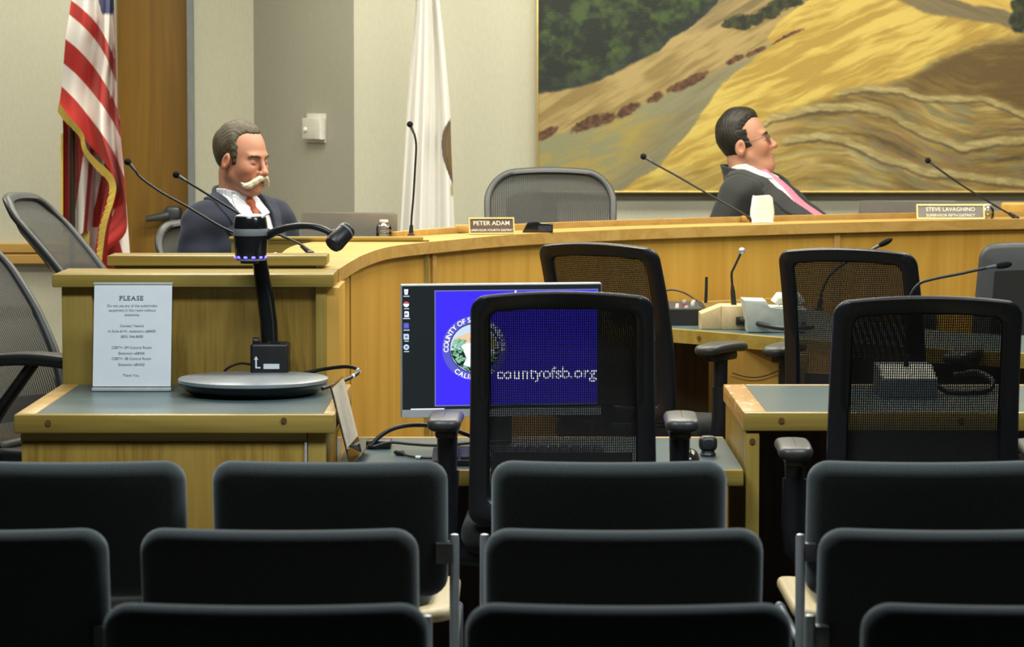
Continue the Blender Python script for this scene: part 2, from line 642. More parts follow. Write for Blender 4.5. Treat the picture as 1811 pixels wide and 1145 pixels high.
def dup(root, loc, rz, label):
    r = root.copy()
    col.objects.link(r)
    r.location = loc
    r.rotation_euler = (0, 0, rz)
    r['label'] = label
    for ch in list(root.children):
        c = ch.copy()
        col.objects.link(c)
        c.parent = r
        for g in list(ch.children):
            d = g.copy()
            col.objects.link(d)
            d.parent = c
    return r


def catmull(pts, n=8):
    P = [Vector(p) for p in pts]
    P = [P[0] * 2 - P[1]] + P + [P[-1] * 2 - P[-2]]
    out = []
    for i in range(1, len(P) - 2):
        for k in range(n):
            t = k / n
            a, b_, c, d = P[i - 1], P[i], P[i + 1], P[i + 2]
            out.append(0.5 * ((2 * b_) + (c - a) * t + (2 * a - 5 * b_ + 4 * c - d) * t * t + (3 * b_ - a - 3 * c + d) * t ** 3))
    out.append(P[-2])
    return out


def paint(me, cols):
    at_ = me.attributes.new('paint', 'FLOAT_COLOR', 'POINT')
    c = np.ones((len(me.vertices), 4), np.float32)
    c[:, :3] = cols
    at_.data.foreach_set('color', c.ravel())


def lin(c):
    c = np.asarray(c, float) / 255.0
    return np.where(c <= 0.04045, c / 12.92, ((c + 0.055) / 1.055) ** 2.4)


# ------------------------------------------------------------------ the room
PLAT = 0.10                          # raised floor behind the dais and at the left
YW = 13.0
b = B(); b.box((-4.5, 2.0, -0.1), (4.5, 15.0, 0.0)); struct('floor', b, M['carpet'])
b = B(); b.box((-4.4, 8.7, 0.0), (-0.56, 14.5, PLAT)); b.prism([(-0.56, 10.5), (0.0, 11.1), (0.7, 11.75), (1.35, 12.1), (4.4, 12.3), (4.4, 14.5), (-0.56, 14.5)], (0, 0, 0), (1, 0, 0), (0, 1, 0), PLAT)
struct('floor_platform', b, M['carpet'])
b = B(); b.box((-4.5, 2.0, 3.2), (4.5, 15.0, 3.3)); struct('ceiling', b, M['ceiling'])
b = B(); b.box((-0.683, YW, 0), (4.5, YW + 0.15, 3.2)); struct('wall_back', b, M['wall'])
xa, xb_ = at(627, 300, YW).x, at(450, 300, 13.62).x
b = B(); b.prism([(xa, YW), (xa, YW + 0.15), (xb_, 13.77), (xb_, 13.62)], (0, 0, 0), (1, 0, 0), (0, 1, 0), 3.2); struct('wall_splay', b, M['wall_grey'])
xc = at(345, 300, 13.62).x
b = B(); b.box((xc, 13.62, 0), (xb_, 13.77, 3.2)); struct('wall_alcove', b, M['wall'])
# door frame and door in the alcove
xd = at(333, 300, 13.60).x
b = B(); b.box((xd, 13.585, 0), (xc, 13.80, 2.55)); b.box((-2.50, 13.585, 0), (-2.45, 13.80, 2.55)); b.box((-2.50, 13.585, 2.55), (xc, 13.80, 2.6))
struct('trim_1', b, M['grey'])
b = B(); b.box((-2.5, 13.6, 2.6), (xc, 13.77, 3.2)); struct('wall_over_door', b, M['wall'])
dr = B(); dr.box((-2.45, 13.72, PLAT), (xd, 13.765, 2.55), 0.003)
door = struct('door_1', dr, M['door_wood'])
b = B()
p = at(300, 380, 13.69)
b.cyl((p.x, 13.72, p.z), (p.x, 13.67, p.z), 0.034, bev=0.006)
b.box((p.x - 0.02, 13.665, p.z - 0.022), (p.x + 0.055, 13.712, p.z + 0.04), 0.016, 3)
b.tube([(p.x, 13.66, p.z), (p.x - 0.04, 13.655, p.z - 0.008), (p.x - 0.105, 13.655, p.z - 0.018)], [0.02, 0.018, 0.014], 12)
obj('door_handle', b, M['steel_dark'], door, 40)
# wall at the left with its timber rail and baseboard
xl = at(204, 300, 12.6).x
b = B(); b.prism([(-4.5, 12.6), (xl, 12.6), (xl - 0.16, 13.95), (xl - 0.30, 13.95), (xl - 0.15, 12.75), (-4.5, 12.75)], (0, 0, 0), (1, 0, 0), (0, 1, 0), 3.2); struct('wall_left', b, M['wall'])
for nm, z0, z1 in (('trim_2', at(100, 467, 12.55).z, at(100, 431, 12.55).z), ('baseboard_left', at(10, 808, 12.55).z, at(10, 773, 12.55).z)):
    zm = (z0 + z1) / 2
    b = B(); b.box((-4.4, 12.55, z0), (xl - 0.01, 12.6, zm - 0.004), 0.003); b.box((-4.4, 12.56, zm - 0.006), (xl - 0.01, 12.6, zm + 0.006)); b.box((-4.4, 12.55, zm + 0.004), (xl - 0.01, 12.6, z1), 0.003)
    struct(nm, b, M['oak_edge'])

# thermostat on the splayed wall
tdir = Vector((xa - xb_, YW - 13.62, 0)).normalized()
tn = Vector((tdir.y, -tdir.x, 0))
if tn.y > 0:
    tn = -tn
def splay(px, py, out):
    s = (px - 450) / (627 - 450)
    Yp = 13.62 + (YW - 13.62) * s
    return at(px, py, Yp) + tn * out
th = thing('thermostat', 'white wall thermostat with round dial on the grey wall beside the door', 'thermostat', splay(560, 250, 0.0))
def wallbox(px0, px1, py0, py1, o0, o1, bev, bb):
    a, c = splay(px0, py1, 0), splay(px1, py0, 0)
    L = (Vector((c.x, c.y, 0)) - Vector((a.x, a.y, 0))).length
    pts = [(0, 0), (L, 0), (L, c.z - a.z), (0, c.z - a.z)]
    bb.prism(pts, a + tn * o1, tdir, (0, 0, 1), -(o1 - o0) if tdir.cross(Vector((0, 0, 1))).dot(tn) > 0 else (o1 - o0), bev)
b = B(); wallbox(546, 578, 201, 252, 0.0, 0.012, 0.003, b); obj('wall_plate', b, M['white'], th, 35, True)
b = B(); wallbox(549, 580, 209, 246, 0.012, 0.046, 0.006, b); obj('housing', b, M['white'], th, 35, True)
b = B(); q = splay(556, 229, 0.046); b.cyl(q, q + tn * 0.010, 0.010, bev=0.002); obj('dial', b, M['tissue'], th, 35, True)

# ------------------------------------------------------------------ framed landscape painting
PY = YW - 0.055
def vnoise(x, y, seed):
    r = np.random.RandomState(seed)
    T = r.rand(256, 256)
    xi = np.floor(x).astype(int); yi = np.floor(y).astype(int)
    fx = x - xi; fy = y - yi
    fx = fx * fx * (3 - 2 * fx); fy = fy * fy * (3 - 2 * fy)
    a = T[xi % 256, yi % 256]; b_ = T[(xi + 1) % 256, yi % 256]; c = T[xi % 256, (yi + 1) % 256]; d = T[(xi + 1) % 256, (yi + 1) % 256]
    return (a * (1 - fx) + b_ * fx) * (1 - fy) + (c * (1 - fx) + d * fx) * fy
def fbm(x, y, seed, o=4):
    s = 0; a = 0.5; n = 0
    for k in range(o):
        s = s + a * vnoise(x * 2 ** k, y * 2 ** k, seed + k); n += a; a *= 0.55
    return s / n
def picture(x, y):
    """pigment of the canvas: x, y in frame pixels"""
    wx = x + 10 * (fbm(x / 40, y / 40, 3) - 0.5) + 3 * (fbm(x / 9, y / 9, 4) - 0.5)
    wy = y + 10 * (fbm(x / 40, y / 40, 13) - 0.5) + 3 * (fbm(x / 9, y / 9, 14) - 0.5)
    def line(pts):
        p = np.array(pts, float)
        return np.interp(wx, p[:, 0], p[:, 1])
    def m(d, s=2.0):
        return np.clip(d / s + 0.5, 0, 1)[..., None]
    def over(a, c, k):
        return a * (1 - k) + c * k
    def stroke(ang, L, W, seed):
        ca, sa = cos(R_(ang)), sin(R_(ang))
        return fbm((x * ca + y * sa) / L, (-x * sa + y * ca) / W, seed, 3) - 0.5
    def tone(c, n, amp, c2=None):
        c = np.array(c, float)
        if c2 is None:
            return c * (1 + amp * n[..., None])
        k = np.clip(0.5 + n * amp, 0, 1)[..., None]
        return c * (1 - k) + np.array(c2, float) * k
    s1 = stroke(-32, 70, 7, 21); s2 = stroke(-18, 55, 6, 31); s3 = stroke(20, 80, 7, 41); s0 = fbm(x / 90, y / 60, 51) - 0.5
    # far hill behind, greyish gold
    img = tone((128, 108, 68), s1, 2.2, (176, 146, 92))
    # tan slope at the left
    tan = tone((150, 122, 66), s1 + s0, 2.4, (186, 156, 96))
    tanlow = tone((176, 150, 74), s2 + s0, 2.4, (150, 142, 100))
    bush = [(900, 262), (952, 247), (1010, 232), (1060, 216), (1110, 196), (1160, 176), (1215, 150), (1260, 128), (1320, 102), (1370, 70), (1420, 40), (1500, 0)]
    lb = line(bush)
    k = m(lb - wy, 3)
    tl = over(tanlow, tan, k)
    edge_top = line([(900, 60), (1225, 60), (1290, 42), (1340, 22), (1400, -30), (1500, -130)])
    img = over(img, tl, m(wy - edge_top, 10))
    # valley in blue grey shadow left of the bright hill
    hill_l = [(-60, 2000), (-30, 1462), (0, 1432), (20, 1402), (45, 1372), (68, 1356), (76, 1366), (95, 1345), (122, 1310), (150, 1278), (180, 1255), (215, 1232), (240, 1212), (265, 1190), (290, 1168), (315, 1130), (345, 1095), (380, 1060)]
    hp = np.array(hill_l[1:], float)
    hx = np.interp(wy, hp[:, 0], hp[:, 1])
    dval = hx - wx
    val = tone((128, 116, 82), s1, 1.6, (146, 136, 104))
    vw = np.interp(wy, [40, 100, 200, 280, 340], [55, 70, 75, 60, 30])
    kv = np.clip(1.0 - np.abs(dval - vw * 0.35) / vw, 0, 1) ** 0.7 * np.clip((wy - lb + 6) / 14, 0, 1)
    img = over(img, val, kv[..., None] * 0.9)
    # bright golden hill
    gv_ = y + 0.42 * x + 18 * (fbm(x / 70, y / 50, 33) - 0.5)
    g1 = fbm(x / 60, gv_ / 6.5, 34, 4) - 0.5; g2_ = fbm(x / 90, gv_ / 24, 38, 3) - 0.5
    gold = tone((188, 150, 62), g1 * 1.0 + g2_ * 1.0 + s0 * 0.4, 2.6, (226, 192, 92))
    img = over(img, gold, m(-dval, 4))
    # upper right: grey track and far tan fields
    tr_top = line([(1400, -140), (1540, -40), (1575, 0), (1630, 24), (1700, 34), (1760, 46), (1811, 62), (2100, 90)])
    trk = tone((112, 96, 62), s3, 1.6, (140, 122, 84))
    img = over(img, trk, m(tr_top - wy, 5) * m(wx - line([(0, 1500), (1811, 1500), (2100, 1500)]), 20))
    gold2 = tone((206, 164, 70), s3, 2.0, (228, 190, 96))
    img = over(img, gold2, m(line([(1400, -150), (1580, -50), (1650, -6), (1700, 6), (1760, 18), (1811, 34), (2100, 60)]) - wy, 4))
    # olive brown lower right hill side: strokes follow the roll of the slope
    ol_top = line([(1050, 420), (1100, 345), (1190, 300), (1270, 292), (1330, 270), (1360, 218), (1420, 190), (1500, 165), (1560, 150), (1600, 140), (1660, 104), (1700, 84), (1740, 72), (1811, 62), (2100, 30)])
    def flow(xx):
        return np.interp(xx, [1000, 1200, 1300, 1360, 1420, 1500, 1580, 1650, 1720, 1811, 2100], [330, 285, 250, 222, 208, 210, 236, 268, 290, 284, 260])
    vv = y - flow(x) + 14 * (fbm(x / 60, y / 40, 65) - 0.5)
    f1 = fbm(x / 46, vv / 5.0, 61, 4) - 0.5; f2 = fbm(x / 70 + 9, vv / 9.0, 71, 3) - 0.5; f3 = fbm(x / 110, vv / 26.0, 76, 3) - 0.5
    pal = np.array([(92, 74, 40), (124, 98, 46), (146, 118, 58), (164, 136, 72), (186, 160, 96)], float)
    q_ = np.clip(2.0 + 4.2 * f1 + 3.2 * f2 + 4.0 * f3, 0, 3.999)
    qi = q_.astype(int); qf = (q_ - qi)[..., None]
    oliv = pal[qi] * (1 - qf) + pal[np.minimum(qi + 1, 4)] * qf
    gt = np.clip(fbm(x / 50, vv / 10.0, 85, 3) * 3.0 - 1.55, 0, 0.55)[..., None]
    oliv = oliv * (1 - gt) + np.array((126, 124, 96.)) * gt
    pk = np.clip(fbm(x / 60, vv / 12.0, 88, 3) * 3.0 - 1.75, 0, 0.5)[..., None]
    oliv = oliv * (1 - pk) + np.array((150, 110, 80.)) * pk
    olg = oliv * 0.35 + tone((196, 158, 66), f1 + f2, 2.4, (222, 188, 98)) * 0.65
    kx = np.clip((wx - 1330) / 200, 0, 1)[..., None]
    oliv = oliv * kx + olg * (1 - kx)
    img = over(img, oliv, m(wy - ol_top, 16))
    # deep brown upper part at the right
    db = tone((104, 80, 36), f1 + s0, 2.4, (132, 104, 50))
    dt = line([(1560, 150), (1640, 125), (1700, 90), (1811, 66), (2100, 40)])
    dbm = line([(1560, 152), (1640, 172), (1740, 170), (1811, 196), (2100, 230)])
    img = over(img, db, m(wy - dt, 10) * m(dbm - wy, 14) * m(wx - 1600, 60))
    # pale tracks winding over the slope, a dark line under each
    for pts, wd in (([(1340, 228), (1365, 207), (1450, 192), (1520, 187), (1570, 202), (1640, 236), (1700, 262), (1760, 252), (1811, 246), (2100, 230)], 6.5),
                    ([(1385, 250), (1450, 241), (1500, 249), (1560, 279), (1620, 300), (1700, 312), (1811, 322), (2100, 340)], 6.0),
                    ([(1480, 164), (1540, 156), (1590, 162), (1640, 175), (1740, 176), (1811, 206), (2100, 260)], 5.0)):
        q = line(pts)
        ins = m(wx - pts[0][0], 14)
        img = over(img, tone((74, 58, 34), s3, 1.0), m(wd * 0.55 - np.abs(wy - q - wd * 1.25), 4) * ins * 0.6)
        img = over(img, tone((164, 142, 84), stroke(10, 20, 4, 81), 2.4, (198, 176, 116)), m(wd - np.abs(wy - q), 4) * ins * 0.92)
    # low red brown shrubs along the gully
    for cx, cy, rx, ry in ((966, 238, 22, 9), (1040, 220, 26, 11), (1068, 212, 20, 9), (1108, 196, 22, 9), (1158, 174, 14, 7), (1200, 152, 22, 9), (1228, 140, 24, 8), (1300, 106, 16, 6), (1336, 92, 18, 5), (1392, 66, 26, 3)):
        d = 1 - np.sqrt(((wx - cx) / rx) ** 2 + ((wy - cy + (wx - cx) * 0.42) / ry) ** 2) + 0.5 * (fbm(x / 5, y / 5, 91) - 0.5)
        img = over(img, tone((70, 44, 26), fbm(x / 6, y / 6, 95) - 0.5, 2.6, (118, 76, 46)), m(d, 0.35))
    # dark oak wood at the upper left
    eg = line([(900, 176), (952, 168), (1000, 160), (1050, 146), (1100, 122), (1140, 104), (1165, 92), (1185, 72), (1215, 52), (1240, 34), (1262, 10), (1290, -30), (1400, -140)])
    n1 = fbm(x / 34, y / 30, 101, 4); n2 = fbm(x / 11, y / 10, 111, 3)
    gx_ = np.clip((n1 - 0.5) * 2.8 + (n2 - 0.5) * 1.6 + 0.30, 0, 1)[..., None]
    gr = np.array((20, 30, 20.)) * (1 - gx_) + np.array((66, 84, 36.)) * gx_
    blu = np.clip(1 - (eg - wy) / 34, 0, 1)[..., None]
    gr = gr * (1 - 0.6 * blu) + np.array((38, 42, 48.)) * 0.6 * blu
    img = over(img, gr, m(eg - wy, 5))
    # separate tree clumps
    for cx, cy, rx, ry in ((1308, 40, 26, 13), (1334, 36, 14, 10), (1358, 26, 18, 12), (1372, 14, 18, 10), (1392, 6, 24, 9), (1420, -8, 26, 9), (1288, 46, 14, 6), (1800, 38, 20, 20), (1811, 12, 28, 16), (1830, 40, 30, 24), (1880, 20, 40, 30)):
        d = 1 - np.sqrt(((wx - cx) / rx) ** 2 + ((wy - cy) / ry) ** 2) + 0.5 * (fbm(x / 8, y / 8, 121) - 0.5)
        img = over(img, tone((26, 28, 16), fbm(x / 9, y / 9, 125) - 0.5, 2.6, (66, 70, 34)), m(d, 0.25))
    return lin(np.clip(img * np.array((0.895, 0.93, 0.98)), 4, 250))
c00, c11 = at(952, 338, PY), at(1811, 338, PY)
kx = (c11.x - c00.x) / (1811 - 952)
x0, x1, zb, zt = c00.x, c00.x + kx * (2110 - 952), c00.z, c00.z + kx * (338 + 130)
pt = thing('landscape_painting', 'large framed oil painting of golden hills and dark oaks on the back wall', 'painting', (x0, PY, zb))
nx_, nz_ = 560, 226
b = B()
gu = np.linspace(0, 1, nx_ + 1); gv = np.linspace(0, 1, nz_ + 1)
U, V = np.meshgrid(gu, gv, indexing='ij')
co = np.stack([x0 + (x1 - x0) * U, np.full_like(U, PY), zb + (zt - zb) * V], -1).reshape(-1, 3)
ii = np.arange((nx_ + 1) * (nz_ + 1)).reshape(nx_ + 1, nz_ + 1)
fc = np.stack([ii[:-1, :-1], ii[1:, :-1], ii[1:, 1:], ii[:-1, 1:]], -1).reshape(-1, 4)
me = bpy.data.meshes.new('canvas')
me.from_pydata((co - np.array([x0, PY, zb])).tolist(), [], fc.tolist())
pxs = 952 + (2110 - 952) * U; pys = 338 - (338 + 130) * V
paint(me, picture(pxs, pys).reshape(-1, 3))
me.materials.append(M['canvas'])
cv = bpy.data.objects.new('canvas', me); cv.parent = pt; col.objects.link(cv)
b = B()
fw = 0.008
b.box((x0 - fw, PY - 0.008, zb - fw), (x0, YW - 0.005, zt + fw), 0.002); b.box((x1, PY - 0.008, zb - fw), (x1 + fw, YW - 0.005, zt + fw), 0.002)
b.box((x0, PY - 0.008, zb - fw), (x1, YW - 0.005, zb), 0.002); b.box((x0, PY - 0.008, zt), (x1, YW - 0.005, zt + fw), 0.002)
obj('frame', b, M['gold'], pt, 35, True)
b = B(); b.box((x0, PY + 0.004, zb), (x1, YW - 0.002, zt)); obj('stretcher', b, M['dark_wood'], pt, 35, True)

# ------------------------------------------------------------------ dais
ZT, ET = 1.102, 0.040                # ledge top and edge thickness
ctrl = [(-0.493, 8.54), (-0.478, 8.95), (-0.455, 9.35), (-0.395, 9.80), (-0.25, 10.15), (-0.01, 10.60), (0.30, 10.94), (0.62, 11.20), (1.27, 11.62), (2.03, 11.95), (2.9, 12.15)]
path = [Vector((p.x, p.y, 0)) for p in catmull([(x, y, 0) for x, y in ctrl], 10)]
nrm = []
for i in range(len(path)):
    t = (path[min(i + 1, len(path) - 1)] - path[max(i - 1, 0)]).normalized()
    nrm.append(Vector((-t.y, t.x, 0)))
ppx = [pxx(p.x, p.y) for p in path]
def offs(d, i0=0, i1=None):
    return [path[i] + nrm[i] * d for i in range(i0, len(path) if i1 is None else i1)]
def idx(px):
    return min(range(len(path)), key=lambda i: abs(ppx[i] - px))
def strip(b, fr, bk, z0, z1):
    n = len(fr)
    ls = []
    for i in range(n):
        f, k = fr[i], bk[i]
        ls.append([Vector((f.x, f.y, z0)), Vector((f.x, f.y, z1)), Vector((k.x, k.y, z1)), Vector((k.x, k.y, z0))])
    b.loops(ls)
dais = thing('council_dais', 'curved honey oak council dais with a raised ledge along its back', 'dais', (-0.5, 8.3, 0))
# ledge: podium part and curved part
b = B(); b.box((-1.272, 8.27, ZT - ET + 0.004), (-0.495, 8.56, ZT), 0.004); obj('end_ledge', b, M['olive_edge'], dais, 35, True)
wid = [0.20 + 0.16 * math.exp(-((ppx[i] - 735) / 95.0) ** 2) for i in range(len(path))]
b = B(); strip(b, offs(0.0), [path[i] + nrm[i] * wid[i] for i in range(len(path))], ZT - ET, ZT - 0.0005); obj('ledge', b, M['oak_edge'], dais, 30, True)
# front panels between the seams
seams = [0, idx(632), idx(770), idx(1480), len(path) - 1]
for a, c in zip(seams[:-1], seams[1:]):
    fr = offs(0.022, a, c + 1); bk = offs(0.05, a, c + 1)
    if c - a > 2:
        tf = (fr[1] - fr[0]).normalized(); te = (fr[-1] - fr[-2]).normalized()
        ga = 0.022 if a == seams[1] else 0.003; gb = 0.022 if c == seams[1] else 0.003
        fr[0] = fr[0] + tf * ga; bk[0] = bk[0] + tf * ga; fr[-1] = fr[-1] - te * gb; bk[-1] = bk[-1] - te * gb
    b = B(); strip(b, fr, bk, 0.0, ZT - ET - 0.001); obj('front_panel', b, M['oak'], dais, 30, True)
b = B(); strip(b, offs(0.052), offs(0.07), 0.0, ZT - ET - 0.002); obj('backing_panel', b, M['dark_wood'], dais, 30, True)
for pxs_ in (774, 1480):
  i = idx(pxs_)
  t = (path[i + 1] - path[i - 1]).normalized(); q = path[i] + nrm[i] * 0.021
  b = B(); b.prism([(-0.014, 0), (0.014, 0), (0.014, 0.008), (-0.014, 0.008)], (q.x, q.y, 0.0), t, -nrm[i], -(ZT - ET - 0.002)) ; obj('seam_strip', b, M['oak_edge'], dais, 30, True)
# end face with corner posts
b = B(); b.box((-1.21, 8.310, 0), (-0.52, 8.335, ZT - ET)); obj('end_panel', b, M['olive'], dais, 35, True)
b = B(); b.box((-1.25, 8.298, 0), (-1.165, 8.345, ZT - ET + 0.003), 0.003); obj('corner_post', b, M['olive_post'], dais, 35, True)
b = B(); b.box((-0.545, 8.292, 0), (-0.515, 8.56, ZT - ET + 0.003), 0.003); obj('corner_post', b, M['olive_post'], dais, 35, True)
b = B(); b.box((-0.5185, 8.296, 0), (-0.480, 8.60, ZT - ET + 0.002), 0.002); obj('front_panel', b, M['oak'], dais, 35, True)
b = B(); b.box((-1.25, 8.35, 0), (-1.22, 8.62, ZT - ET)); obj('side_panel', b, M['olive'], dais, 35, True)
# raised rails behind the ledge
za, zc_ = at(400, 452, 8.56).z, at(400, 476, 8.56).z
b = B(); b.box((-1.158, 8.552, za - 0.030), (-0.53, 8.70, za), 0.005); b.box((-1.14, 8.575, 0.80), (-0.56, 8.68, za - 0.029)); obj('back_rail', b, M['olive_edge'], dais, 35, True)
za = at(450, 419, 10.1).z
b = B(); b.box((at(405, 430, 10.1).x, 10.095, za - 0.012), (-0.30, 10.13, za), 0.003); b.box((at(409, 430, 10.1).x, 10.10, 0.0), (-0.28, 10.127, za - 0.011)); obj('screen_panel', b, M['olive_edge'], dais, 35, True)
i0 = idx(812)
fr = offs(0.235, i0); bk = offs(0.262, i0)
b = B(); strip(b, fr, bk, 0.5, 1.122); obj('inner_rail', b, M['oak_edge'], dais, 30, True)
# inner work surface
b = B(); strip(b, offs(0.262, i0), offs(0.70, i0), 0.84, 0.87)
b.box((-1.02, 10.13, 0.84), (-0.42, 10.30, 0.87)); b.box((-0.74, 10.30, 0.84), (-0.30, 10.95, 0.87)); obj('work_surface', b, M['laminate'], dais, 30, True)

# ------------------------------------------------------------------ the desks in front of the dais
def pegs(parent, pts):
    for p in pts:
        b = B()
        b.cyl(p, Vector(p) + Vector((0, -0.0025, 0)), 0.0075, n=14)
        obj('wood_peg', b, M['peg'], parent, 35, True)
ZD = at(400, 735, 7.49).z
YF, YR = 7.49, 8.288
dk = thing('side_desk', 'oak side desk with blue grey top under the document camera', 'desk', (-0.85, 7.9, 0))
XL, XR = -1.252, -0.447
b = B(); b.box((XL + 0.05, YF + 0.032, ZD - 0.03), (XR - 0.03, YR - 0.002, ZD)); obj('desk_top', b, M['laminate'], dk, 35, True)
et = 0.046
b = B(); b.box((XL, YF, ZD - et), (XR, YF + 0.032, ZD + 0.0015), 0.004); obj('front_edge', b, M['olive_edge'], dk, 35, True)
b = B(); b.box((XL, YF + 0.0325, ZD - et), (XL + 0.05, YR, ZD + 0.001), 0.003); obj('side_edge', b, M['oak_edge'], dk, 35, True)
b = B(); b.box((XR - 0.03, YF + 0.0325, ZD - et), (XR, YR, ZD + 0.001), 0.003); obj('side_edge', b, M['oak_edge'], dk, 35, True)
b = B(); b.box((XL + 0.012, YF + 0.028, ZD - et - 0.024), (XR - 0.07, YF + 0.05, ZD - et)); obj('apron', b, M['olive_edge'], dk, 35, True)
b = B(); b.box((XL + 0.015, YF + 0.020, 0), (XR - 0.075, YF + 0.04, ZD - et - 0.025), 0.002); obj('front_panel', b, M['olive'], dk, 35, True)
b = B(); b.box((XR - 0.068, YF + 0.018, 0), (XR - 0.022, YF + 0.06, ZD - et), 0.003); obj('corner_post', b, M['olive_post'], dk, 35, True)
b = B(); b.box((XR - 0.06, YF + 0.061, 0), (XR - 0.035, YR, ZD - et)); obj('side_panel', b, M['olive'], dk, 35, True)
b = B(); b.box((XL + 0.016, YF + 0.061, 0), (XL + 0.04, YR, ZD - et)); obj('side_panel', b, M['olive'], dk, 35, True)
b = B(); b.box((XR - 0.0755, YF + 0.015, 0), (XR - 0.0695, YF + 0.03, ZD - et - 0.024)); obj('corner_bead', b, M['silver'], dk, 35, True)
pegs(dk, [at(85, 748, YF), at(502, 744, YF)])

mk = thing('computer_desk', 'low grey topped oak desk under the computer monitor', 'desk', (0.1, 7.85, 0))
ZM = at(1050, 833, 7.49).z
b = B(); b.box((XR + 0.002, YF + 0.03, ZM - 0.03), (0.583, 8.21, ZM)); obj('desk_top', b, M['laminate'], mk, 35, True)
b = B(); b.box((XR + 0.002, YF, ZM - 0.040), (0.583, YF + 0.0295, ZM + 0.0015), 0.004); obj('front_edge', b, M['olive_edge'], mk, 35, True)
b = B(); b.box((XR + 0.002, 8.2105, ZM - 0.040), (0.583, 8.232, ZM + 0.0015), 0.003); obj('back_edge', b, M['oak_edge'], mk, 35, True)
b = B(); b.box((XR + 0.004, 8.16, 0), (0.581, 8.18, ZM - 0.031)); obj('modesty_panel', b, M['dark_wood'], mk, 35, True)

rk = thing('oak_desk', 'oak desk with worn blue grey top and open front, right of the monitor', 'desk', (1.2, 7.9, 0))
XA, XE = 0.587, 2.02
b = B(); b.box((XA + 0.06, YF + 0.08, ZD - 0.03), (XE, YR - 0.02, ZD)); obj('desk_top', b, M['laminate'], rk, 35, True)
b = B(); b.box((XA, YF + 0.05, ZD - et), (XE, YF + 0.0795, ZD + 0.0015), 0.004); obj('front_edge', b, M['olive_edge'], rk, 35, True)
b = B(); b.box((XA, YF + 0.08, ZD - et), (XA + 0.06, YR, ZD + 0.001), 0.003); obj('side_edge', b, M['oak_worn'], rk, 35, True, 'oak edge with scuffed bare patches')
b = B(); b.box((XA + 0.0605, YR - 0.0195, ZD - et), (XE, YR, ZD + 0.001), 0.003); obj('back_edge', b, M['oak_edge'], rk, 35, True)
b = B(); b.box((XA + 0.005, YF + 0.055, 0), (XA + 0.04, YF + 0.10, ZD - et - 0.004), 0.003); obj('leg', b, M['olive_post'], rk, 35, True)
b = B(); b.box((XA + 0.006, YF + 0.101, 0), (XA + 0.03, YR - 0.01, ZD - et)); obj('side_panel', b, M['olive'], rk, 35, True)
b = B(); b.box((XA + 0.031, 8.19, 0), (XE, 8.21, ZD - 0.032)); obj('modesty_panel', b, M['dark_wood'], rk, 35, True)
pegs(rk, [at(1382, 744, YF + 0.05), at(1700, 744, YF + 0.05), (XA + 0.022, YF + 0.055, at(1330, 785, YF).z)])
# curved staff table standing against the dais
ck = thing('staff_table', 'curved oak table with grey top below the dais, holding the mixer and phone', 'table', (1.0, 10.2, 0))
fr = catmull([(0.20, 10.42, 0), (0.36, 10.33, 0), (0.58, 10.15, 0), (0.94, 9.76, 0), (1.25, 9.46, 0), (1.60, 9.20, 0), (2.05, 8.93, 0)], 6)
def rearY(x):
    dx = np.interp(x, [p.x for p in path], [p.y for p in path])
    return float(min(dx - 0.04, np.interp(x, [0.2, 0.95, 1.15, 1.5, 2.05], [20, 20, 10.75, 10.05, 9.75])))
n = len(fr)
bk = [Vector((p.x + 0.0, max(rearY(p.x), p.y + 0.25), 0)) for p in fr]
tt = [(fr[min(i + 1, n - 1)] - fr[max(i - 1, 0)]).normalized() for i in range(n)]
nn = [Vector((-t.y, t.x, 0)) for t in tt]
f2 = [fr[i] + nn[i] * 0.03 for i in range(n)]
ZC = at(1300, 596, 9.88).z
b = B(); strip(b, f2, bk, ZC - 0.03, ZC); obj('table_top', b, M['laminate'], ck, 30, True)
b = B(); strip(b, fr, [f2[i] - nn[i] * 0.0005 for i in range(n)], ZC - 0.044, ZC + 0.0015); obj('front_edge', b, M['olive_edge'], ck, 30, True)
ia = [i for i in range(n) if 0.2 <= bk[i].x <= 1.0]
b = B(); strip(b, [bk[i] - Vector((0, 0.06, 0)) for i in ia], [bk[i] - Vector((0, 0.025, 0)) for i in ia], ZC + 0.0005, ZC + 0.026); obj('back_strip', b, M['oak_edge'], ck, 30, True)
b = B(); b.box((at(1288, 640, 9.95).x, 9.95, 0), (at(1396, 640, 9.95).x, 9.97, ZC - 0.046)); obj('support_panel', b, M['oak'], ck, 35, True)
b = B(); b.box((at(1397, 640, 9.95).x, 9.72, 0), (at(1420, 640, 9.9).x, 9.97, ZC - 0.046), 0.003); obj('leg', b, M['olive_post'], ck, 35, True)
for lo, hi in (((0.46, 10.62, 0), (0.70, 10.64, ZC - 0.046)), ((1.05, 9.80, 0), (2.0, 9.82, ZC - 0.046))):
    b = B(); b.box(lo, hi); obj('modesty_panel', b, M['dark_wood'], ck, 35, True)
for px in (1227, 1389):
    b = B()
    i = min(range(n), key=lambda i: abs(pxx(fr[i].x, fr[i].y) - px)); q = fr[i] + Vector((0, 0, ZC - 0.022))
    b.cyl(q, q - nn[i] * 0.002, 0.0085, n=14)
    obj('wood_peg', b, M['peg'], ck, 35, True)
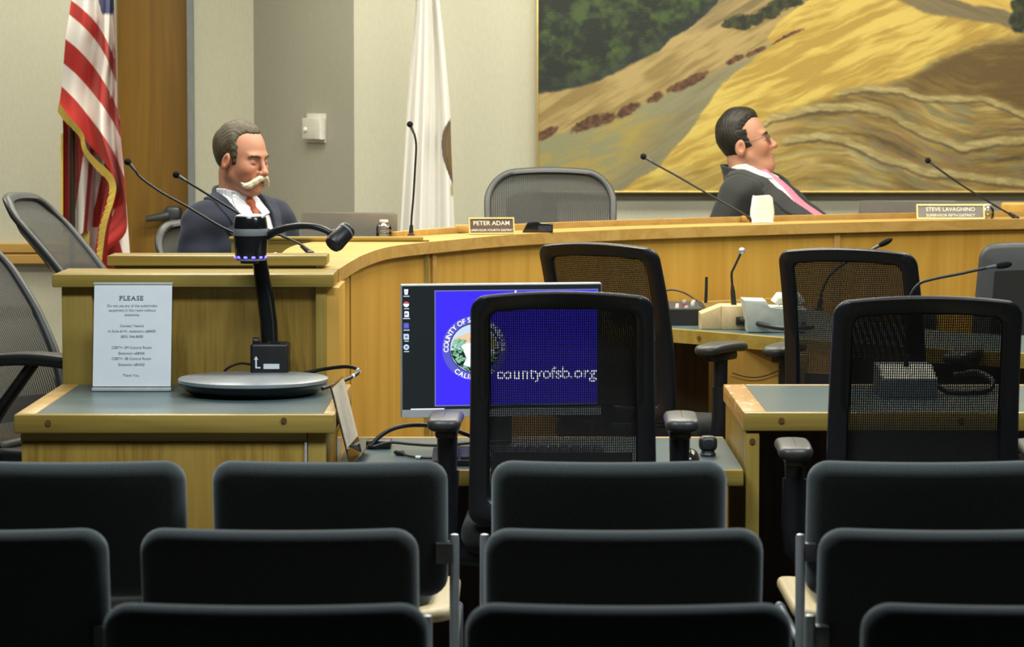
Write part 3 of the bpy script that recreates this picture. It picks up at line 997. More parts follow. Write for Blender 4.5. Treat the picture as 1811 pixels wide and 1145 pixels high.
# ------------------------------------------------------------------ audience chairs
def audience_chair(label, loc, rz):
    t = thing('audience_chair', label, 'chair', loc, rz, 'audience chairs')
    lean = math.tan(R_(9))
    def xf(x, y, z):
        zz = 0.665 + z
        return (x, y - (zz - 0.45) * lean - 0.16 + 0.35 * x * x - 0.02, zz - 0.35 * abs(x) ** 2.0 * (0.0) + (0.003 * (abs(x) / 0.25) ** 2 if z > 0.1 else 0))
    b = B(); pad(b, 0.505, 0.300, 0.066, 0.046, 0.032, xf, 0.003); obj('backrest', b, M['chair_fabric'], t, 60)
    def xs(x, y, z):
        return (x, 0.09 + z, 0.452 + y + 0.25 * x * x)
    b = B(); pad(b, 0.545, 0.46, 0.030, 0.05, 0.012, xs); obj('seat_shell', b, M['pale_wood'], t, 60, False, 'pale wood seat shell')
    def xq(x, y, z):
        return (x, 0.11 + z, 0.487 + y + 0.25 * x * x)
    b = B(); pad(b, 0.43, 0.40, 0.040, 0.05, 0.018, xq, 0.004); obj('seat', b, M['chair_fabric'], t, 60)
    for s in (-1, 1):
        x = s * 0.267
        b = B(); b.tube([(x, -0.245, 0.0), (x, -0.235, 0.30), (x, -0.228, 0.652), (x, -0.228, 0.658), (x, -0.228, 0.660)], [0.0105, 0.0105, 0.0105, 0.009, 0.004], 16); obj('rear_leg', b, M['steel'], t, 40)
        b = B(); b.tube([(x, 0.30, 0.0), (x, 0.285, 0.38), (x, 0.26, 0.42), (x, 0.20, 0.425)], 0.0105, 14); obj('front_leg', b, M['steel'], t, 40)
        b = B(); b.tube([(x, 0.21, 0.424), (x, -0.233, 0.424)], 0.009, 10); obj('side_rail', b, M['steel'], t, 40)
        b = B(); b.box((x - s * 0.008, -0.24, 0.60), (x - s * 0.035, -0.19, 0.64), 0.004); obj('back_bracket', b, M['steel_dark'], t, 40)
    b = B(); b.tube([(-0.267, -0.234, 0.40), (0.267, -0.234, 0.40)], 0.009, 10); obj('cross_bar', b, M['steel'], t, 40)
    return t

rows = [('nearest', 4.5, [(460, 'the nearest row to the camera, lower left'), (1118, 'the nearest row to the camera, lower middle'), (1838, 'the nearest row to the camera, cut off at lower right')]),
        ('middle', 5.3, [(-78, 'the middle row, cut off at the left edge'), (487, 'the middle row, left of the steel posts'), (1106, 'the middle row, in front of the computer monitor'), (1712, 'the middle row, at the right edge')]),
        ('far', 6.3, [(105, 'the far row, cut off at the left edge'), (577, 'the far row, in front of the document camera desk'), (1081, 'the far row, before the monitor'), (1650, 'the far row, at the right edge')])]
ac = None
for nm, Y, cs in rows:
    for px, what in cs:
        X = (px - 905.5) * Y / FPX
        lb = 'charcoal upholstered audience chair in ' + what
        loc = (X, Y + 0.295, 0)
        rz = R_({487: -0.8, 1106: 0.6, 460: -0.5}.get(px, 0.0))
        if ac is None:
            ac = audience_chair(lb, loc, rz)
        else:
            dup(ac, loc, rz, lb)

# ------------------------------------------------------------------ black mesh task chairs
def task_chair(label, loc, rz, az=0.0):
    t = thing('task_chair', label, 'office chair', loc, rz, 'black mesh task chairs')
    H = 0.56
    def bend(z, x):
        # lumbar curve and wrap: y of the back at height z (z from the frame middle)
        s = (z + H / 2) / H
        return -0.16 - 0.10 * s + 0.035 * sin(s * pi) + 0.55 * x * x - 0.02
    def xf(x, y, z):
        s = (z + H / 2) / H
        k = 1.0 - 0.045 * max(0, (s - 0.35)) + 0.05 * max(0, 0.35 - s)
        top = 0.016 * (1 - (x / 0.22) ** 2) if z > 0.15 else 0
        return (x * k, bend(z, x) + y, 0.838 + z + top)
    outer = rrect(0.450, H, 0.035, 6, 14, 14)
    inner = [(x, z + 0.006) for x, z in rrect(0.352, H - 0.098, 0.02, 6, 14, 14)]
    b = B(); hoop(b, outer, inner, 0.030, 0.13, xf); obj('back_frame', b, M['navy_black'], t, 60)
    b = B()
    b.sheet(lambda u, v: xf((u - 0.5) * 0.358, -0.004, (v - 0.5) * (H - 0.092) + 0.006), 24, 32); obj('back_mesh', b, M['task_mesh'], t, 60)
    b = B(); b.sheet(lambda u, v: xf((u - 0.5) * 0.34, 0.03 + 0.012 * cos((u - 0.5) * 3), (v - 0.5) * 0.07 - 0.14), 16, 6); obj('lumbar_pad', b, M['navy_black'], t, 60)
    def xs(x, y, z):
        return (x, 0.07 + z, 0.515 + y - 0.02 * max(0, (z - 0.12)) / 0.12 + 0.25 * x * x * (0.5))
    b = B(); pad(b, 0.50, 0.48, 0.085, 0.09, 0.035, xs, 0.006); obj('seat', b, M['seat_black'], t, 60)
    b = B(); b.tube([(0, -0.05, 0.45), (0, -0.17, 0.46), (0, -0.225, 0.53), (0, -0.215, 0.62)], [0.035, 0.035, 0.03, 0.026], 12, flat=1.5); obj('back_stem', b, M['black'], t, 50)
    b = B(); b.box((-0.11, -0.08, 0.41), (0.11, 0.16, 0.472), 0.02); obj('tilt_mechanism', b, M['black'], t, 40)
    for s in (-1, 1):
        x = s * 0.288
        b = B()
        def padf(x_, y, z):
            return (x + x_ + s * 0.004, 0.03 + z, 0.795 + az + y - 0.006 * (z / 0.12) ** 2)
        pad(b, 0.084, 0.25, 0.030, 0.035, 0.013, padf, 0.002); ap = obj('arm_pad', b, M['arm_pad'], t, 60)
        b = B(); b.box((x - 0.028, -0.04, 0.752 + az), (x + 0.028, 0.10, 0.781 + az), 0.01); obj('pad_mount', b, M['black'], ap, 40)
        b = B(); b.tube([(x, 0.03, 0.765 + az), (x, 0.03, 0.66)], [0.026, 0.024], 14, flat=0.75); b.tube([(x, 0.03, 0.668), (x + s * 0.004, 0.025, 0.56), (x, 0.02, 0.50), (x - s * 0.03, 0.02, 0.455), (x - s * 0.10, 0.02, 0.445), (s * 0.10, 0.02, 0.44)], [0.030, 0.029, 0.028, 0.025, 0.022, 0.02], 14, flat=0.8); obj('arm_post', b, M['navy_black'], t, 50)
    b = B(); b.cyl((0, 0.04, 0.09), (0, 0.04, 0.26), 0.026); b.cyl((0, 0.04, 0.26), (0, 0.04, 0.42), 0.016); obj('gas_column', b, M['black'], t, 40)
    b = B()
    for k in range(5):
        a = 2 * pi * k / 5 + 0.3
        b.tube([(0, 0.04, 0.105), (0.15 * cos(a), 0.04 + 0.15 * sin(a), 0.098), (0.29 * cos(a), 0.04 + 0.29 * sin(a), 0.078)], [0.034, 0.028, 0.018], 10, flat=0.6)
    obj('star_base', b, M['black'], t, 50)
    for k in range(5):
        a = 2 * pi * k / 5 + 0.3
        b = B(); c = Vector((0.28 * cos(a), 0.04 + 0.28 * sin(a), 0.03)); d = Vector((-sin(a), cos(a), 0))
        b.cyl(c - d * 0.026, c - d * 0.006, 0.03, bev=0.006); b.cyl(c + d * 0.006, c + d * 0.026, 0.03, bev=0.006); b.cyl(c - d * 0.007, c + d * 0.007, 0.012); b.cyl(c, c + Vector((0, 0, 0.045)), 0.008); obj('caster', b, M['black'], t, 40)
    return t

def chair_at(px, Yb, rz):
    """chair whose back stands at pixel column px, Yb metres ahead"""
    d = Vector((0, -0.24, 0)); d.rotate(Matrix.Rotation(rz, 3, 'Z'))
    return ((px - 905.5) * Yb / FPX - d.x, Yb - d.y, 0)
tc1 = task_chair('black mesh task chair in front of the computer monitor, blue screen showing through its back', chair_at(995, 7.12, R_(-1.5)), R_(-1.5))
z1 = 0.018
task_chair('black mesh task chair at the open oak desk on the right, nearest the camera', chair_at(1642, 6.95, R_(-2)), R_(-2), -0.05)
dup(tc1, chair_at(1060, 9.45, R_(-33)), R_(-33), 'black mesh task chair turned toward the mixer, behind the computer monitor')
dup(tc1, chair_at(1500, 9.12, R_(-24)), R_(-24), 'black mesh task chair beside the grey desk phone at the curved table')

# plain upholstered office chair beyond the curved table
t = thing('office_chair', 'dark office chair with a solid back behind the curved table at right edge', 'office chair', (1.83, 10.55, 0), R_(160))
def xb(x, y, z):
    s = (z + 0.31) / 0.62
    return (x * (1.08 - 0.16 * s), -0.20 - 0.08 * s + 0.5 * x * x + y, 0.745 + z + (0.012 * (1 - (x / 0.24) ** 2) if z > 0.2 else 0))
b = B(); pad(b, 0.50, 0.62, 0.05, 0.05, 0.022, xb, 0.006); obj('backrest', b, M['grey_dark'], t, 60)
b = B(); b.sheet(lambda u, v: xb((u - 0.5) * 0.36, 0.0335, (v - 0.5) * 0.46 - 0.02), 14, 14); obj('back_cushion', b, M['seat_black'], t, 60)
b = B(); pad(b, 0.50, 0.48, 0.08, 0.09, 0.035, lambda x, y, z: (x, 0.05 + z, 0.50 + y), 0.006); obj('seat', b, M['seat_black'], t, 60)
b = B(); b.cyl((0, 0.05, 0.08), (0, 0.05, 0.47), 0.025); obj('gas_column', b, M['black'], t, 40)
b = B()
for k in range(5):
    a = 2 * pi * k / 5
    b.tube([(0, 0.05, 0.10), (0.29 * cos(a), 0.05 + 0.29 * sin(a), 0.05)], [0.03, 0.018], 10, flat=0.6); b.ball((0.28 * cos(a), 0.05 + 0.28 * sin(a), 0.03), 0.03, 8)
obj('star_base', b, M['black'], t, 50)

# ------------------------------------------------------------------ graphite mesh chairs of the dais
def dais_chair(label, loc, rz, top=1.30, lean=0.22):
    t = thing('mesh_armchair', label, 'office chair', loc, rz, 'graphite mesh chairs of the dais')
    H = 0.62
    def shape(wd, h, r0, r1):
        pts = rrect(wd, h, r0, 8, 16, 16)
        return pts
    def xf(x, y, z):
        s = (z + H / 2) / H
        k = 0.80 + 0.24 * (1 - (1 - min(1, s * 1.15)) ** 2) if s < 0.87 else 1.04 - 0.02 * (s - 0.87)
        arch = 0.022 * (1 - (x / 0.26) ** 2) if s > 0.6 else 0
        return (x * k, -0.16 - lean * s + 0.06 * sin(pi * min(1, s * 1.1)) + 0.75 * x * x - 0.04 + y, top - 0.022 - H / 2 + z + arch)
    o = rrect(0.505, H, 0.115, 8, 16, 16); i = rrect(0.452, H - 0.052, 0.095, 8, 16, 16)
    b = B(); hoop(b, o, i, 0.030, 0.25, xf); obj('back_frame', b, M['graphite'], t, 60)
    ih = [(0.456, H - 0.048)]
    def panel(z0, z1, off, nz):
        b = B()
        def fn(u, v):
            z = z0 + (z1 - z0) * v
            hw = 0.228
            zz = abs(z) - ((H - 0.048) / 2 - 0.095)
            if zz > 0:
                hw = 0.228 - 0.095 + math.sqrt(max(0, 0.095 ** 2 - zz * zz))
            return xf((u - 0.5) * 2 * hw, off, z)
        b.sheet(fn, 24, nz)
        return b
    hz = (H - 0.048) / 2
    obj('back_mesh', panel(-hz, hz - 0.075, 0.0, 40), M['dais_mesh'], t, 60)
    obj('upper_mesh', panel(hz - 0.075, hz, 0.0, 12), M['dais_mesh_dense'], t, 60)
    b = B(); b.sheet(lambda u, v: xf(-0.03 + u * 0.20, -0.035, 0.07 + v * 0.12 + 0.03 * sin(u * 3)), 12, 8); obj('lumbar_pad', b, M['dais_mesh_dense'], t, 60)
    b = B(); b.sheet(lambda u, v: xf((u - 0.5) * 0.40, -0.028, -0.24 + v * 0.07), 12, 4); b.tube([xf(-0.2, -0.03, -0.2), xf(0, -0.055, -0.2), xf(0.2, -0.03, -0.2)], 0.012, 8); obj('lumbar_bar', b, M['black'], t, 60)
    zs = top - 0.66
    b = B(); pad(b, 0.52, 0.46, 0.05, 0.10, 0.022, lambda x, y, z: (x, 0.06 + z, zs + y + 0.3 * x * x), 0.0); obj('seat', b, M['black'], t, 60)
    for s in (-1, 1):
        x = s * 0.315
        b = B(); pad(b, 0.09, 0.36, 0.036, 0.04, 0.016, lambda x_, y, z: (x + x_ - s * 0.02 * (z / 0.14), 0.06 + z, zs + 0.315 + y - 0.012 * (z / 0.14) ** 2)); obj('arm_pad', b, M['black'], t, 60)
        b = B(); b.tube([(x, 0.06, zs + 0.300), (x, -0.04, zs + 0.18), (x * 0.96, -0.14, zs + 0.05), (x * 0.9, -0.16, zs - 0.01), (x * 0.5, -0.12, zs - 0.05), (0, -0.06, zs - 0.06)], [0.022, 0.024, 0.026, 0.028, 0.028, 0.028], 12, flat=0.7); obj('arm_post', b, M['black'], t, 50)
        b = B(); c = Vector((s * 0.255, -0.15, zs + 0.03)); b.cyl(c - Vector((s * 0.02, 0, 0)), c + Vector((s * 0.02, 0, 0)), 0.042, bev=0.01); obj('tilt_knob', b, M['grey_dark'], t, 40)
    b = B(); b.box((-0.13, -0.12, zs - 0.09), (0.13, 0.14, zs - 0.03), 0.02); obj('tilt_mechanism', b, M['black'], t, 40)
    b = B(); b.cyl((0, 0.03, PLAT + 0.08), (0, 0.03, zs - 0.08), 0.024); obj('gas_column', b, M['black'], t, 40)
    b = B()
    for k in range(5):
        a = 2 * pi * k / 5 + 0.2
        b.tube([(0, 0.03, PLAT + 0.10), (0.30 * cos(a), 0.03 + 0.30 * sin(a), PLAT + 0.06)], [0.032, 0.018], 10, flat=0.6); b.ball((0.29 * cos(a), 0.03 + 0.29 * sin(a), PLAT + 0.03), 0.03, 8)
    obj('star_base', b, M['black'], t, 50)
    return t
pv = at(974, 298, 11.75)
dc = dais_chair('empty graphite mesh armchair behind the dais, under the corner of the painting', (pv.x, 11.55, 0), R_(180), top=pv.z)
def dais_pos(px, py, Y, rz, lean):
    """base position of a dais chair whose back top stands at (px, py), Y metres ahead"""
    p = at(px, py, Y)
    d = Vector((0, -0.20 - lean, 0)); d.rotate(Matrix.Rotation(rz, 3, 'Z'))
    return (p.x - d.x, Y - d.y, 0), p.z
loc, z = dais_pos(24, 340, 9.62, R_(-96), 0.34)
dais_chair('grey mesh armchair left of the dais end, leaning back, in front of the flag', loc, R_(-96), z, 0.34)
loc, z = dais_pos(-122, 404, 8.95, R_(-114), 0.30)
dais_chair('grey mesh armchair cut off at the left edge, nearest of the dais chairs', loc, R_(-114), z, 0.30)
loc, z = dais_pos(350, 386, 10.76, R_(-134), 0.22)
dais_chair('grey mesh armchair behind the man with the white moustache', loc, R_(-134), z, 0.22)
# ------------------------------------------------------------------ document camera on the side desk
YC = 8.03
cx = at(448, 690, YC).x
vz = thing('document_camera', 'black document camera with round grey base and blue lights on the side desk', 'document camera', (cx, YC, ZD))
zb0 = ZD + 0.001
b = B(); b.lathe([(0.150, zb0), (0.172, zb0 + 0.004), (0.194, zb0 + 0.022), (0.1995, zb0 + 0.030)], (cx, YC, 0), 64); obj('base', b, M['black_gloss'], vz, 40, True)
b = B(); b.lathe([(0.1985, zb0 + 0.0305), (0.2015, zb0 + 0.033), (0.2015, zb0 + 0.041), (0.199, zb0 + 0.043)], (cx, YC, 0), 64); obj('base_plate', b, M['plate'], vz, 40, True)
YB = 8.215
p0, p1 = at(445, 662, YB), at(511, 606, YB)
b = B(); b.box((p0.x, YB - 0.045, ZD + 0.002), (p1.x, YB + 0.05, p1.z), 0.008, 3)
hb = obj('column_foot', b, M['black'], vz, 40, True)
b = B(); pa, pb = at(457, 615, YB - 0.03), at(497, 615, YB - 0.03); b.cyl(pa, pb, 0.015, bev=0.003); obj('hinge', b, M['black_gloss'], hb, 40, True)
b = B(); q = at(452, 604, YB - 0.02); b.cyl((q.x - 0.008, q.y, q.z), (q.x + 0.010, q.y, q.z), 0.011, bev=0.002); obj('tilt_lever', b, M['black'], hb, 40, True)
b = B(); q0, q1 = at(466, 653, YB - 0.046), at(494, 644, YB - 0.046); b.box((q0.x, q0.y, q0.z), (q1.x, q0.y + 0.0008, q1.z)); obj('sticker', b, M['paper'], hb, None, True)
b = B(); r = at(453, 652, YB - 0.0465); h = 0.024
b.prism([(-0.0022, 0), (0.0022, 0), (0.0022, h), (0.006, h), (0, h + 0.010), (-0.006, h), (-0.0022, h)], (r.x, r.y, r.z), (1, 0, 0), (0, 0, 1), 0.0006)
b.prism([(0.0022, 0), (0.012, 0), (0.012, 0.004), (0.0022, 0.004)], (r.x, r.y, r.z), (1, 0, 0), (0, 0, 1), 0.0006); obj('arrow_mark', b, M['paper'], hb, None, True)
cpath = [(477, 612, 31), (475, 570, 31), (470, 530, 31), (465, 500, 29), (460, 466, 27), (456, 440, 25)]
b = B()
ls = []
for px, py, wd in cpath:
    p = at(px, py, YB + 0.01); hw = wd / 2.0 * YB / FPX
    ls.append([Vector((p.x + hw * cos(a) * (1 if abs(cos(a)) < 0.8 else 1.0), p.y + 0.022 * sin(a), p.z)) for a in [2 * pi * k / 20 for k in range(20)]])
b.loops(ls); obj('column', b, M['black_gloss'], vz, 50, True)
YH = 8.14
ht, hbz = at(443, 383, YH), at(445, 457, YH)
prof = [(0.034, 0), (0.0405, 0.001), (0.0425, 0.006), (0.0450, 0.03), (0.0468, 0.066), (0.0462, 0.09), (0.0430, 0.112), (0.0405, 0.1165)]
H = ht.z - hbz.z
b = B(); b.lathe([(r, hbz.z + z / 0.1165 * H) for r, z in prof], (ht.x, YH, 0), 48); hd = obj('light_head', b, M['black_gloss'], vz, 40, True)
b = B(); b.lathe([(0.0470, hbz.z + 0.062), (0.0474, hbz.z + 0.063), (0.0474, hbz.z + 0.080), (0.0468, hbz.z + 0.081)], (ht.x, YH, 0), 48); obj('head_band', b, M['grey'], hd, 40, True)
b = B(); b.lathe([(0.0408, ht.z + 0.0002), (0.0395, ht.z + 0.0030), (0.030, ht.z + 0.0060), (0.002, ht.z + 0.0075)], (ht.x, YH, 0), 48); obj('head_cap', b, M['silver'], hd, 40, True)
b = B(); b.lathe([(0.0385, hbz.z - 0.006), (0.0405, hbz.z - 0.005), (0.0405, hbz.z - 0.001), (0.038, hbz.z)], (ht.x, YH, 0), 48); obj('head_ring', b, M['grey'], hd, 40, True)
for k in range(6):
    a = -pi / 2 + (k - 2.5) * 0.52
    b = B(); b.ball((ht.x + 0.0415 * cos(a), YH + 0.0415 * sin(a), hbz.z + 0.004), (0.0060, 0.0042, 0.0036), 6); obj('light', b, M['led'], hd, 60, True)
b = B(); b.cyl((ht.x - 0.004, YH, hbz.z - 0.0055), (ht.x - 0.004, YH, hbz.z - 0.014), 0.026, 0.024); obj('lens', b, M['black'], hd, 40, True)
ap = [at(px, py, Y) for px, py, Y in ((468, 421, 8.16), (485, 411, 8.13), (505, 404, 8.10), (530, 400, 8.08), (555, 401, 8.06), (577, 408, 8.05), (590, 418, 8.045))]
b = B(); b.tube(catmull(ap, 4), [0.0150 - 0.004 * min(1, k / 14.0) for k in range(25)], 16, flat=0.8); obj('swing_arm', b, M['black'], vz, 50, True)
la, lb_ = at(615, 405, 8.03), at(588, 434, 7.99)
ax = (lb_ - la).normalized(); mm = ax.to_track_quat('Z', 'Y').to_matrix(); L = (lb_ - la).length
b = B(); b.lathe([(0.018, -0.003), (0.0225, 0.0), (0.0240, 0.004), (0.0255, L * 0.5), (0.0262, L * 0.85), (0.0225, L), (0.012, L + 0.003)], la, 32, mm); cmh = obj('camera_head', b, M['black'], vz, 45, True)
b = B(); b.lathe([(0.0248, 0.010), (0.0252, 0.0105), (0.0254, 0.015), (0.0250, 0.0155)], la, 32, mm); obj('head_band', b, M['grey'], cmh, 45, True)
b = B(); b.ball(at(592, 413, 8.04), (0.014, 0.016, 0.012), 10); obj('swivel', b, M['black'], vz, 50, True)

def cable(label, pts, r, mat='black', n=8, group=None, name='cable'):
    b = B(); b.tube(catmull(pts, n), r, 10)
    return single(name, b, M[mat], label, 'cable', group, 60)
cab = thing('video_cable', 'black video cable looping off the side desk beside the document camera', 'cable', at(585, 660, 8.2))
b = B(); b.tube(catmull([at(512, 668, 8.24), at(540, 660, 8.235), at(575, 653, 8.22), at(610, 649, 8.17), at(630, 652, 8.12), at(634, 658, 8.08), at(624, 666, 8.02), at(604, 675, 7.96), at(582, 684, 7.92), at(570, 688, 7.90)], 8), 0.0052, 10); vc = obj('cord', b, M['black'], cab, 60, True)
b = B(); b.tube(catmull([at(633.5, 655, 8.10), at(634, 659, 8.08), at(629, 663, 8.05), at(622, 667, 8.01)], 6), 0.0060, 10); obj('label_sleeve', b, M['paper'], cab, 60, True)
cable('thin black cord curling out of the left of the document camera foot', [at(444, 645, 8.24), at(425, 643, 8.25), at(405, 650, 8.25), at(396, 660, 8.25), at(396, 672, 8.24)], 0.0035)

# ------------------------------------------------------------------ notice in its acrylic holder
sg = thing('sign_holder', 'clear upright holder with the white PLEASE notice on the side desk', 'sign', at(232, 686, 8.10))
A0, A1 = at(164, 684, 8.10), at(302, 683, 8.10)
T0 = at(162, 504, 8.155)
ux = Vector((A1.x - A0.x, 0, 0)).normalized(); uy = (Vector((0, T0.y - A0.y, T0.z - A0.z))).normalized(); un = ux.cross(uy)
W_, H_ = A1.x - A0.x, (T0 - A0).length
b = B(); b.prism([(0, 0), (W_, 0), (W_, H_), (0, H_)], A0 + un * 0.0005, ux, uy, 0.0012); pp = obj('notice', b, M['paper'], sg, None, True)
b = B(); b.prism([(-0.002, -0.004), (W_ + 0.002, -0.004), (W_ + 0.002, H_ + 0.006), (-0.002, H_ + 0.006)], A0 - un * 0.004, ux, uy, 0.003); b.box((A0.x - 0.002, A0.y - 0.006, ZD + 0.001), (A1.x + 0.002, A0.y + 0.085, ZD + 0.004)); obj('acrylic_stand', b, M['clear_edge'], sg, None, True)
b = B(); b.box((A0.x - 0.002, A0.y - 0.010, ZD + 0.001), (A1.x + 0.002, A0.y - 0.002, ZD + 0.011), 0.002); b.prism([(-0.002, H_ + 0.001), (W_ + 0.002, H_ + 0.001), (W_ + 0.002, H_ + 0.006), (-0.002, H_ + 0.006)], A0 + un * 0.002, ux, uy, 0.003); obj('acrylic_lip', b, M['acrylic_frost'], sg, None, True)
def on_notice(px, py):
    return A0 + ux * ((px - 164) / (302 - 164) * W_) + uy * ((684 - py) / (684 - 504) * H_) + un * 0.0022
def for_serif(b):
    """bold heading letters with small serifs at the ends of their strokes"""
    sz = 0.0178; lay = []; pos = 0.0
    for ch in 'PLEASE':
        vs, fs = glyphs(ch, sz, 'LEFT', 0.014)
        x0_, x1_ = min(v[0] for v in vs), max(v[0] for v in vs)
        lay.append((vs, fs, x0_, x1_, pos)); pos += x1_ - x0_ + 0.0026
    o_ = on_notice(231, 532) - ux * (pos / 2)
    cap_h = max(v[1] for v in lay[1][0])
    def bar(xa, xb, ya, yb):
        b.raw([o_ + ux * xa + uy * ya, o_ + ux * xb + uy * ya, o_ + ux * xb + uy * yb, o_ + ux * xa + uy * yb], [(0, 1, 2, 3)])
    for (vs, fs, x0_, x1_, p_), ch in zip(lay, 'PLEASE'):
        b.raw([o_ + ux * (v[0] - x0_ + p_) + uy * v[1] for v in vs], fs)
        w_ = x1_ - x0_; t = 0.0009; e = 0.0016
        if ch in 'PLE':
            bar(p_ - e, p_ + 0.0042, 0, t); bar(p_ - e, p_ + 0.0042, cap_h - t, cap_h)
        if ch in 'LE':
            bar(p_ + w_ - t, p_ + w_ + 0.0003, 0, cap_h * 0.34)
        if ch == 'E':
            bar(p_ + w_ - t, p_ + w_ + 0.0003, cap_h * 0.70, cap_h)
        if ch == 'A':
            bar(p_ - e, p_ + 0.0034, 0, t); bar(p_ + w_ - 0.0038, p_ + w_ + e, 0, t)
        if ch == 'S':
            bar(p_ - 0.0002, p_ + 0.0008, 0, cap_h * 0.3); bar(p_ + w_ - 0.0012, p_ + w_ - 0.0002, cap_h * 0.72, cap_h)
b = B()
for_serif(b)
obj('heading', b, M['ink'], pp, None, True)
b = B()
for ln, py in (('Do not use any of the audio/video', 543.5), ('equipment in this room without', 551.5), ('assistance.', 559.5), ('Contact Yesenia', 579), ('In Suite #141, extension x68400', 588.5), ('(805) 346-8400', 598), ('CSBTV- SM Control Room', 617.5), ('Extension x68406', 627.5), ('CSBTV- SB Control Room', 637), ('Extension x83420', 647.5), ('Thank You.', 666.5)):
    b.text(ln, on_notice(232, py), ux, uy, 0.0099, 'CENTER')
obj('printed_text', b, M['ink_grey'], pp, None, True)

# leaning clear sign at the side of the computer desk
ls_ = thing('leaning_sign_holder', 'clear acrylic sign holder leaning on the side desk, seen nearly edge on', 'sign', (-0.41, 7.72, ZM))
q0 = Vector((-0.413, 7.57, ZM + 0.002)); q1 = Vector((-0.399, 7.87, ZM + 0.002)); q2 = Vector((-0.462, 7.57, at(582, 685, 7.57).z))
sx = (q1 - q0).normalized(); sy = (q2 - q0); sh = sy.length; sy = sy.normalized(); swd = (q1 - q0).length
b = B(); b.prism([(0, 0), (swd, 0), (swd, sh), (0, sh)], q0, sx, sy, 0.003); obj('acrylic_sheet', b, M['clear_edge'], ls_, None, True)
b = B(); b.prism([(0.01, 0.045), (swd - 0.01, 0.045), (swd - 0.01, sh - 0.006), (0.01, sh - 0.006)], q0 + sx.cross(sy) * 0.0035, sx, sy, 0.0006); pp2 = obj('notice', b, M['pale_paper'], ls_, None, True)
b = B(); b.prism([(0, 0), (swd, 0), (swd, 0.03), (0, 0.03)], q0 + Vector((0.0065, 0, 0)), sx, (Vector((0.55, 0, 0.83))), 0.003); obj('acrylic_lip', b, M['clear_edge'], ls_, None, True)

# clear panel standing against the desk side
b = B(); q = at(571, 765, 7.55); b.box((-0.4445, 7.53, ZM + 0.002), (-0.4415, 7.72, at(600, 760, 7.6).z)); single('acrylic_panel', b, M['clear'], 'small clear acrylic panel standing against the side of the side desk', 'panel', None, None)

# ------------------------------------------------------------------ monitor
YMN = 7.93
mc = at(888, 735, YMN)
yaw = R_(9)
mo = thing('computer_monitor', 'silver framed computer monitor showing a blue county web page', 'monitor', (mc.x, YMN, ZM), -0.0)
mo.rotation_euler = (0, 0, yaw); mo.matrix_basis = Matrix.Translation((mc.x, YMN, ZM)) @ Matrix.Rotation(yaw, 4, 'Z')
S = YMN / FPX / cos(yaw) * 1.004
def mp_(px, py, d=0.0):
    """monitor coordinates: photograph pixels on the screen plane, d towards the viewer"""
    skew = (px - 888) * 0.021
    return Vector(((px - 888) * S, -d, mc.z - ZM + (737 - (py + 0.0 * skew)) * YMN / FPX))
b = B(); lo, hi = mp_(711, 739), mp_(1065, 502); b.box((lo.x, 0, lo.z), (hi.x, 0.030, hi.z), 0.004); obj('housing', b, M['silver'], mo, 40)
b = B(); lo, hi = mp_(712.5, 724), mp_(1063.5, 505); b.box((lo.x, -0.0012, lo.z), (hi.x, 0.0, hi.z)); scn = obj('screen', b, M['screen_dark'], mo, None)
b = B(); lo, hi = mp_(712, 738.5), mp_(1064.5, 725); b.box((lo.x, -0.002, lo.z), (hi.x, 0.0, hi.z), 0.0008); obj('chin', b, M['silver'], mo, None)
b = B(); b.box((-0.03, 0.03, 0.0), (0.03, 0.06, 0.30), 0.006); b.box((-0.11, -0.06, 0.0005), (0.11, 0.14, 0.012), 0.005); obj('stand', b, M['grey_dark'], mo, 40)
def flat(px0, px1, py0, py1, d, mat, name, parent):
    b = B(); a, c = mp_(px0, py1, d), mp_(px1, py0, d); b.raw([(a.x, -d, a.z), (c.x, -d, a.z), (c.x, -d, c.z), (a.x, -d, c.z)], [(0, 1, 2, 3)])
    return obj(name, b, M[mat], parent, None)
flat(769, 1058, 513, 719, 0.0016, 'screen_edge', 'window_border', scn)
flat(771, 1056, 515, 717, 0.0018, 'screen_blue', 'web_page', scn)
flat(727, 786, 722.5, 724.2, 0.0016, 'screen_white', 'task_bar', scn)
def disc(cx_, cy_, r, d, mat, name, r_in=0.0, n=64, a0=0, a1=360):
    b = B()
    out = [mp_(cx_ + r * cos(R_(a0 + (a1 - a0) * k / n)), cy_ - r * sin(R_(a0 + (a1 - a0) * k / n)), d) for k in range(n + 1)]
    if r_in:
        inn = [mp_(cx_ + r_in * cos(R_(a0 + (a1 - a0) * k / n)), cy_ - r_in * sin(R_(a0 + (a1 - a0) * k / n)), d) for k in range(n + 1)]
        b.loops([out, inn], closed=False, cap=False)
    else:
        b.raw(out[:-1], [tuple(range(n))])
    return obj(name, b, M[mat], scn, None)
SX, SY = 839, 616
disc(SX, SY, 57, 0.0021, 'screen_ring', 'seal_ring')
disc(SX, SY, 44, 0.0023, 'screen_ink', 'seal_outline')
disc(SX, SY, 42.5, 0.0025, 'screen_pale', 'seal_sky')
def blob(pts, d, mat, name):
    b = B()
    def clip(p):
        v = Vector((p[0] - SX, p[1] - SY))
        if v.length > 42.3:
            v = v.normalized() * 42.3
        return (SX + v.x, SY + v.y)
    b.raw([mp_(*clip(p), d) for p in pts], [tuple(range(len(pts)))])
    return obj(name, b, M[mat], scn, None)
blob([(SX - 42, SY - 8)] + [(SX + 42.3 * cos(R_(a)), SY - 42.3 * sin(R_(a))) for a in range(160, 19, -10)] + [(SX + 42, SY - 8)], 0.0026, 'screen_pale', 'seal_upper_sky')
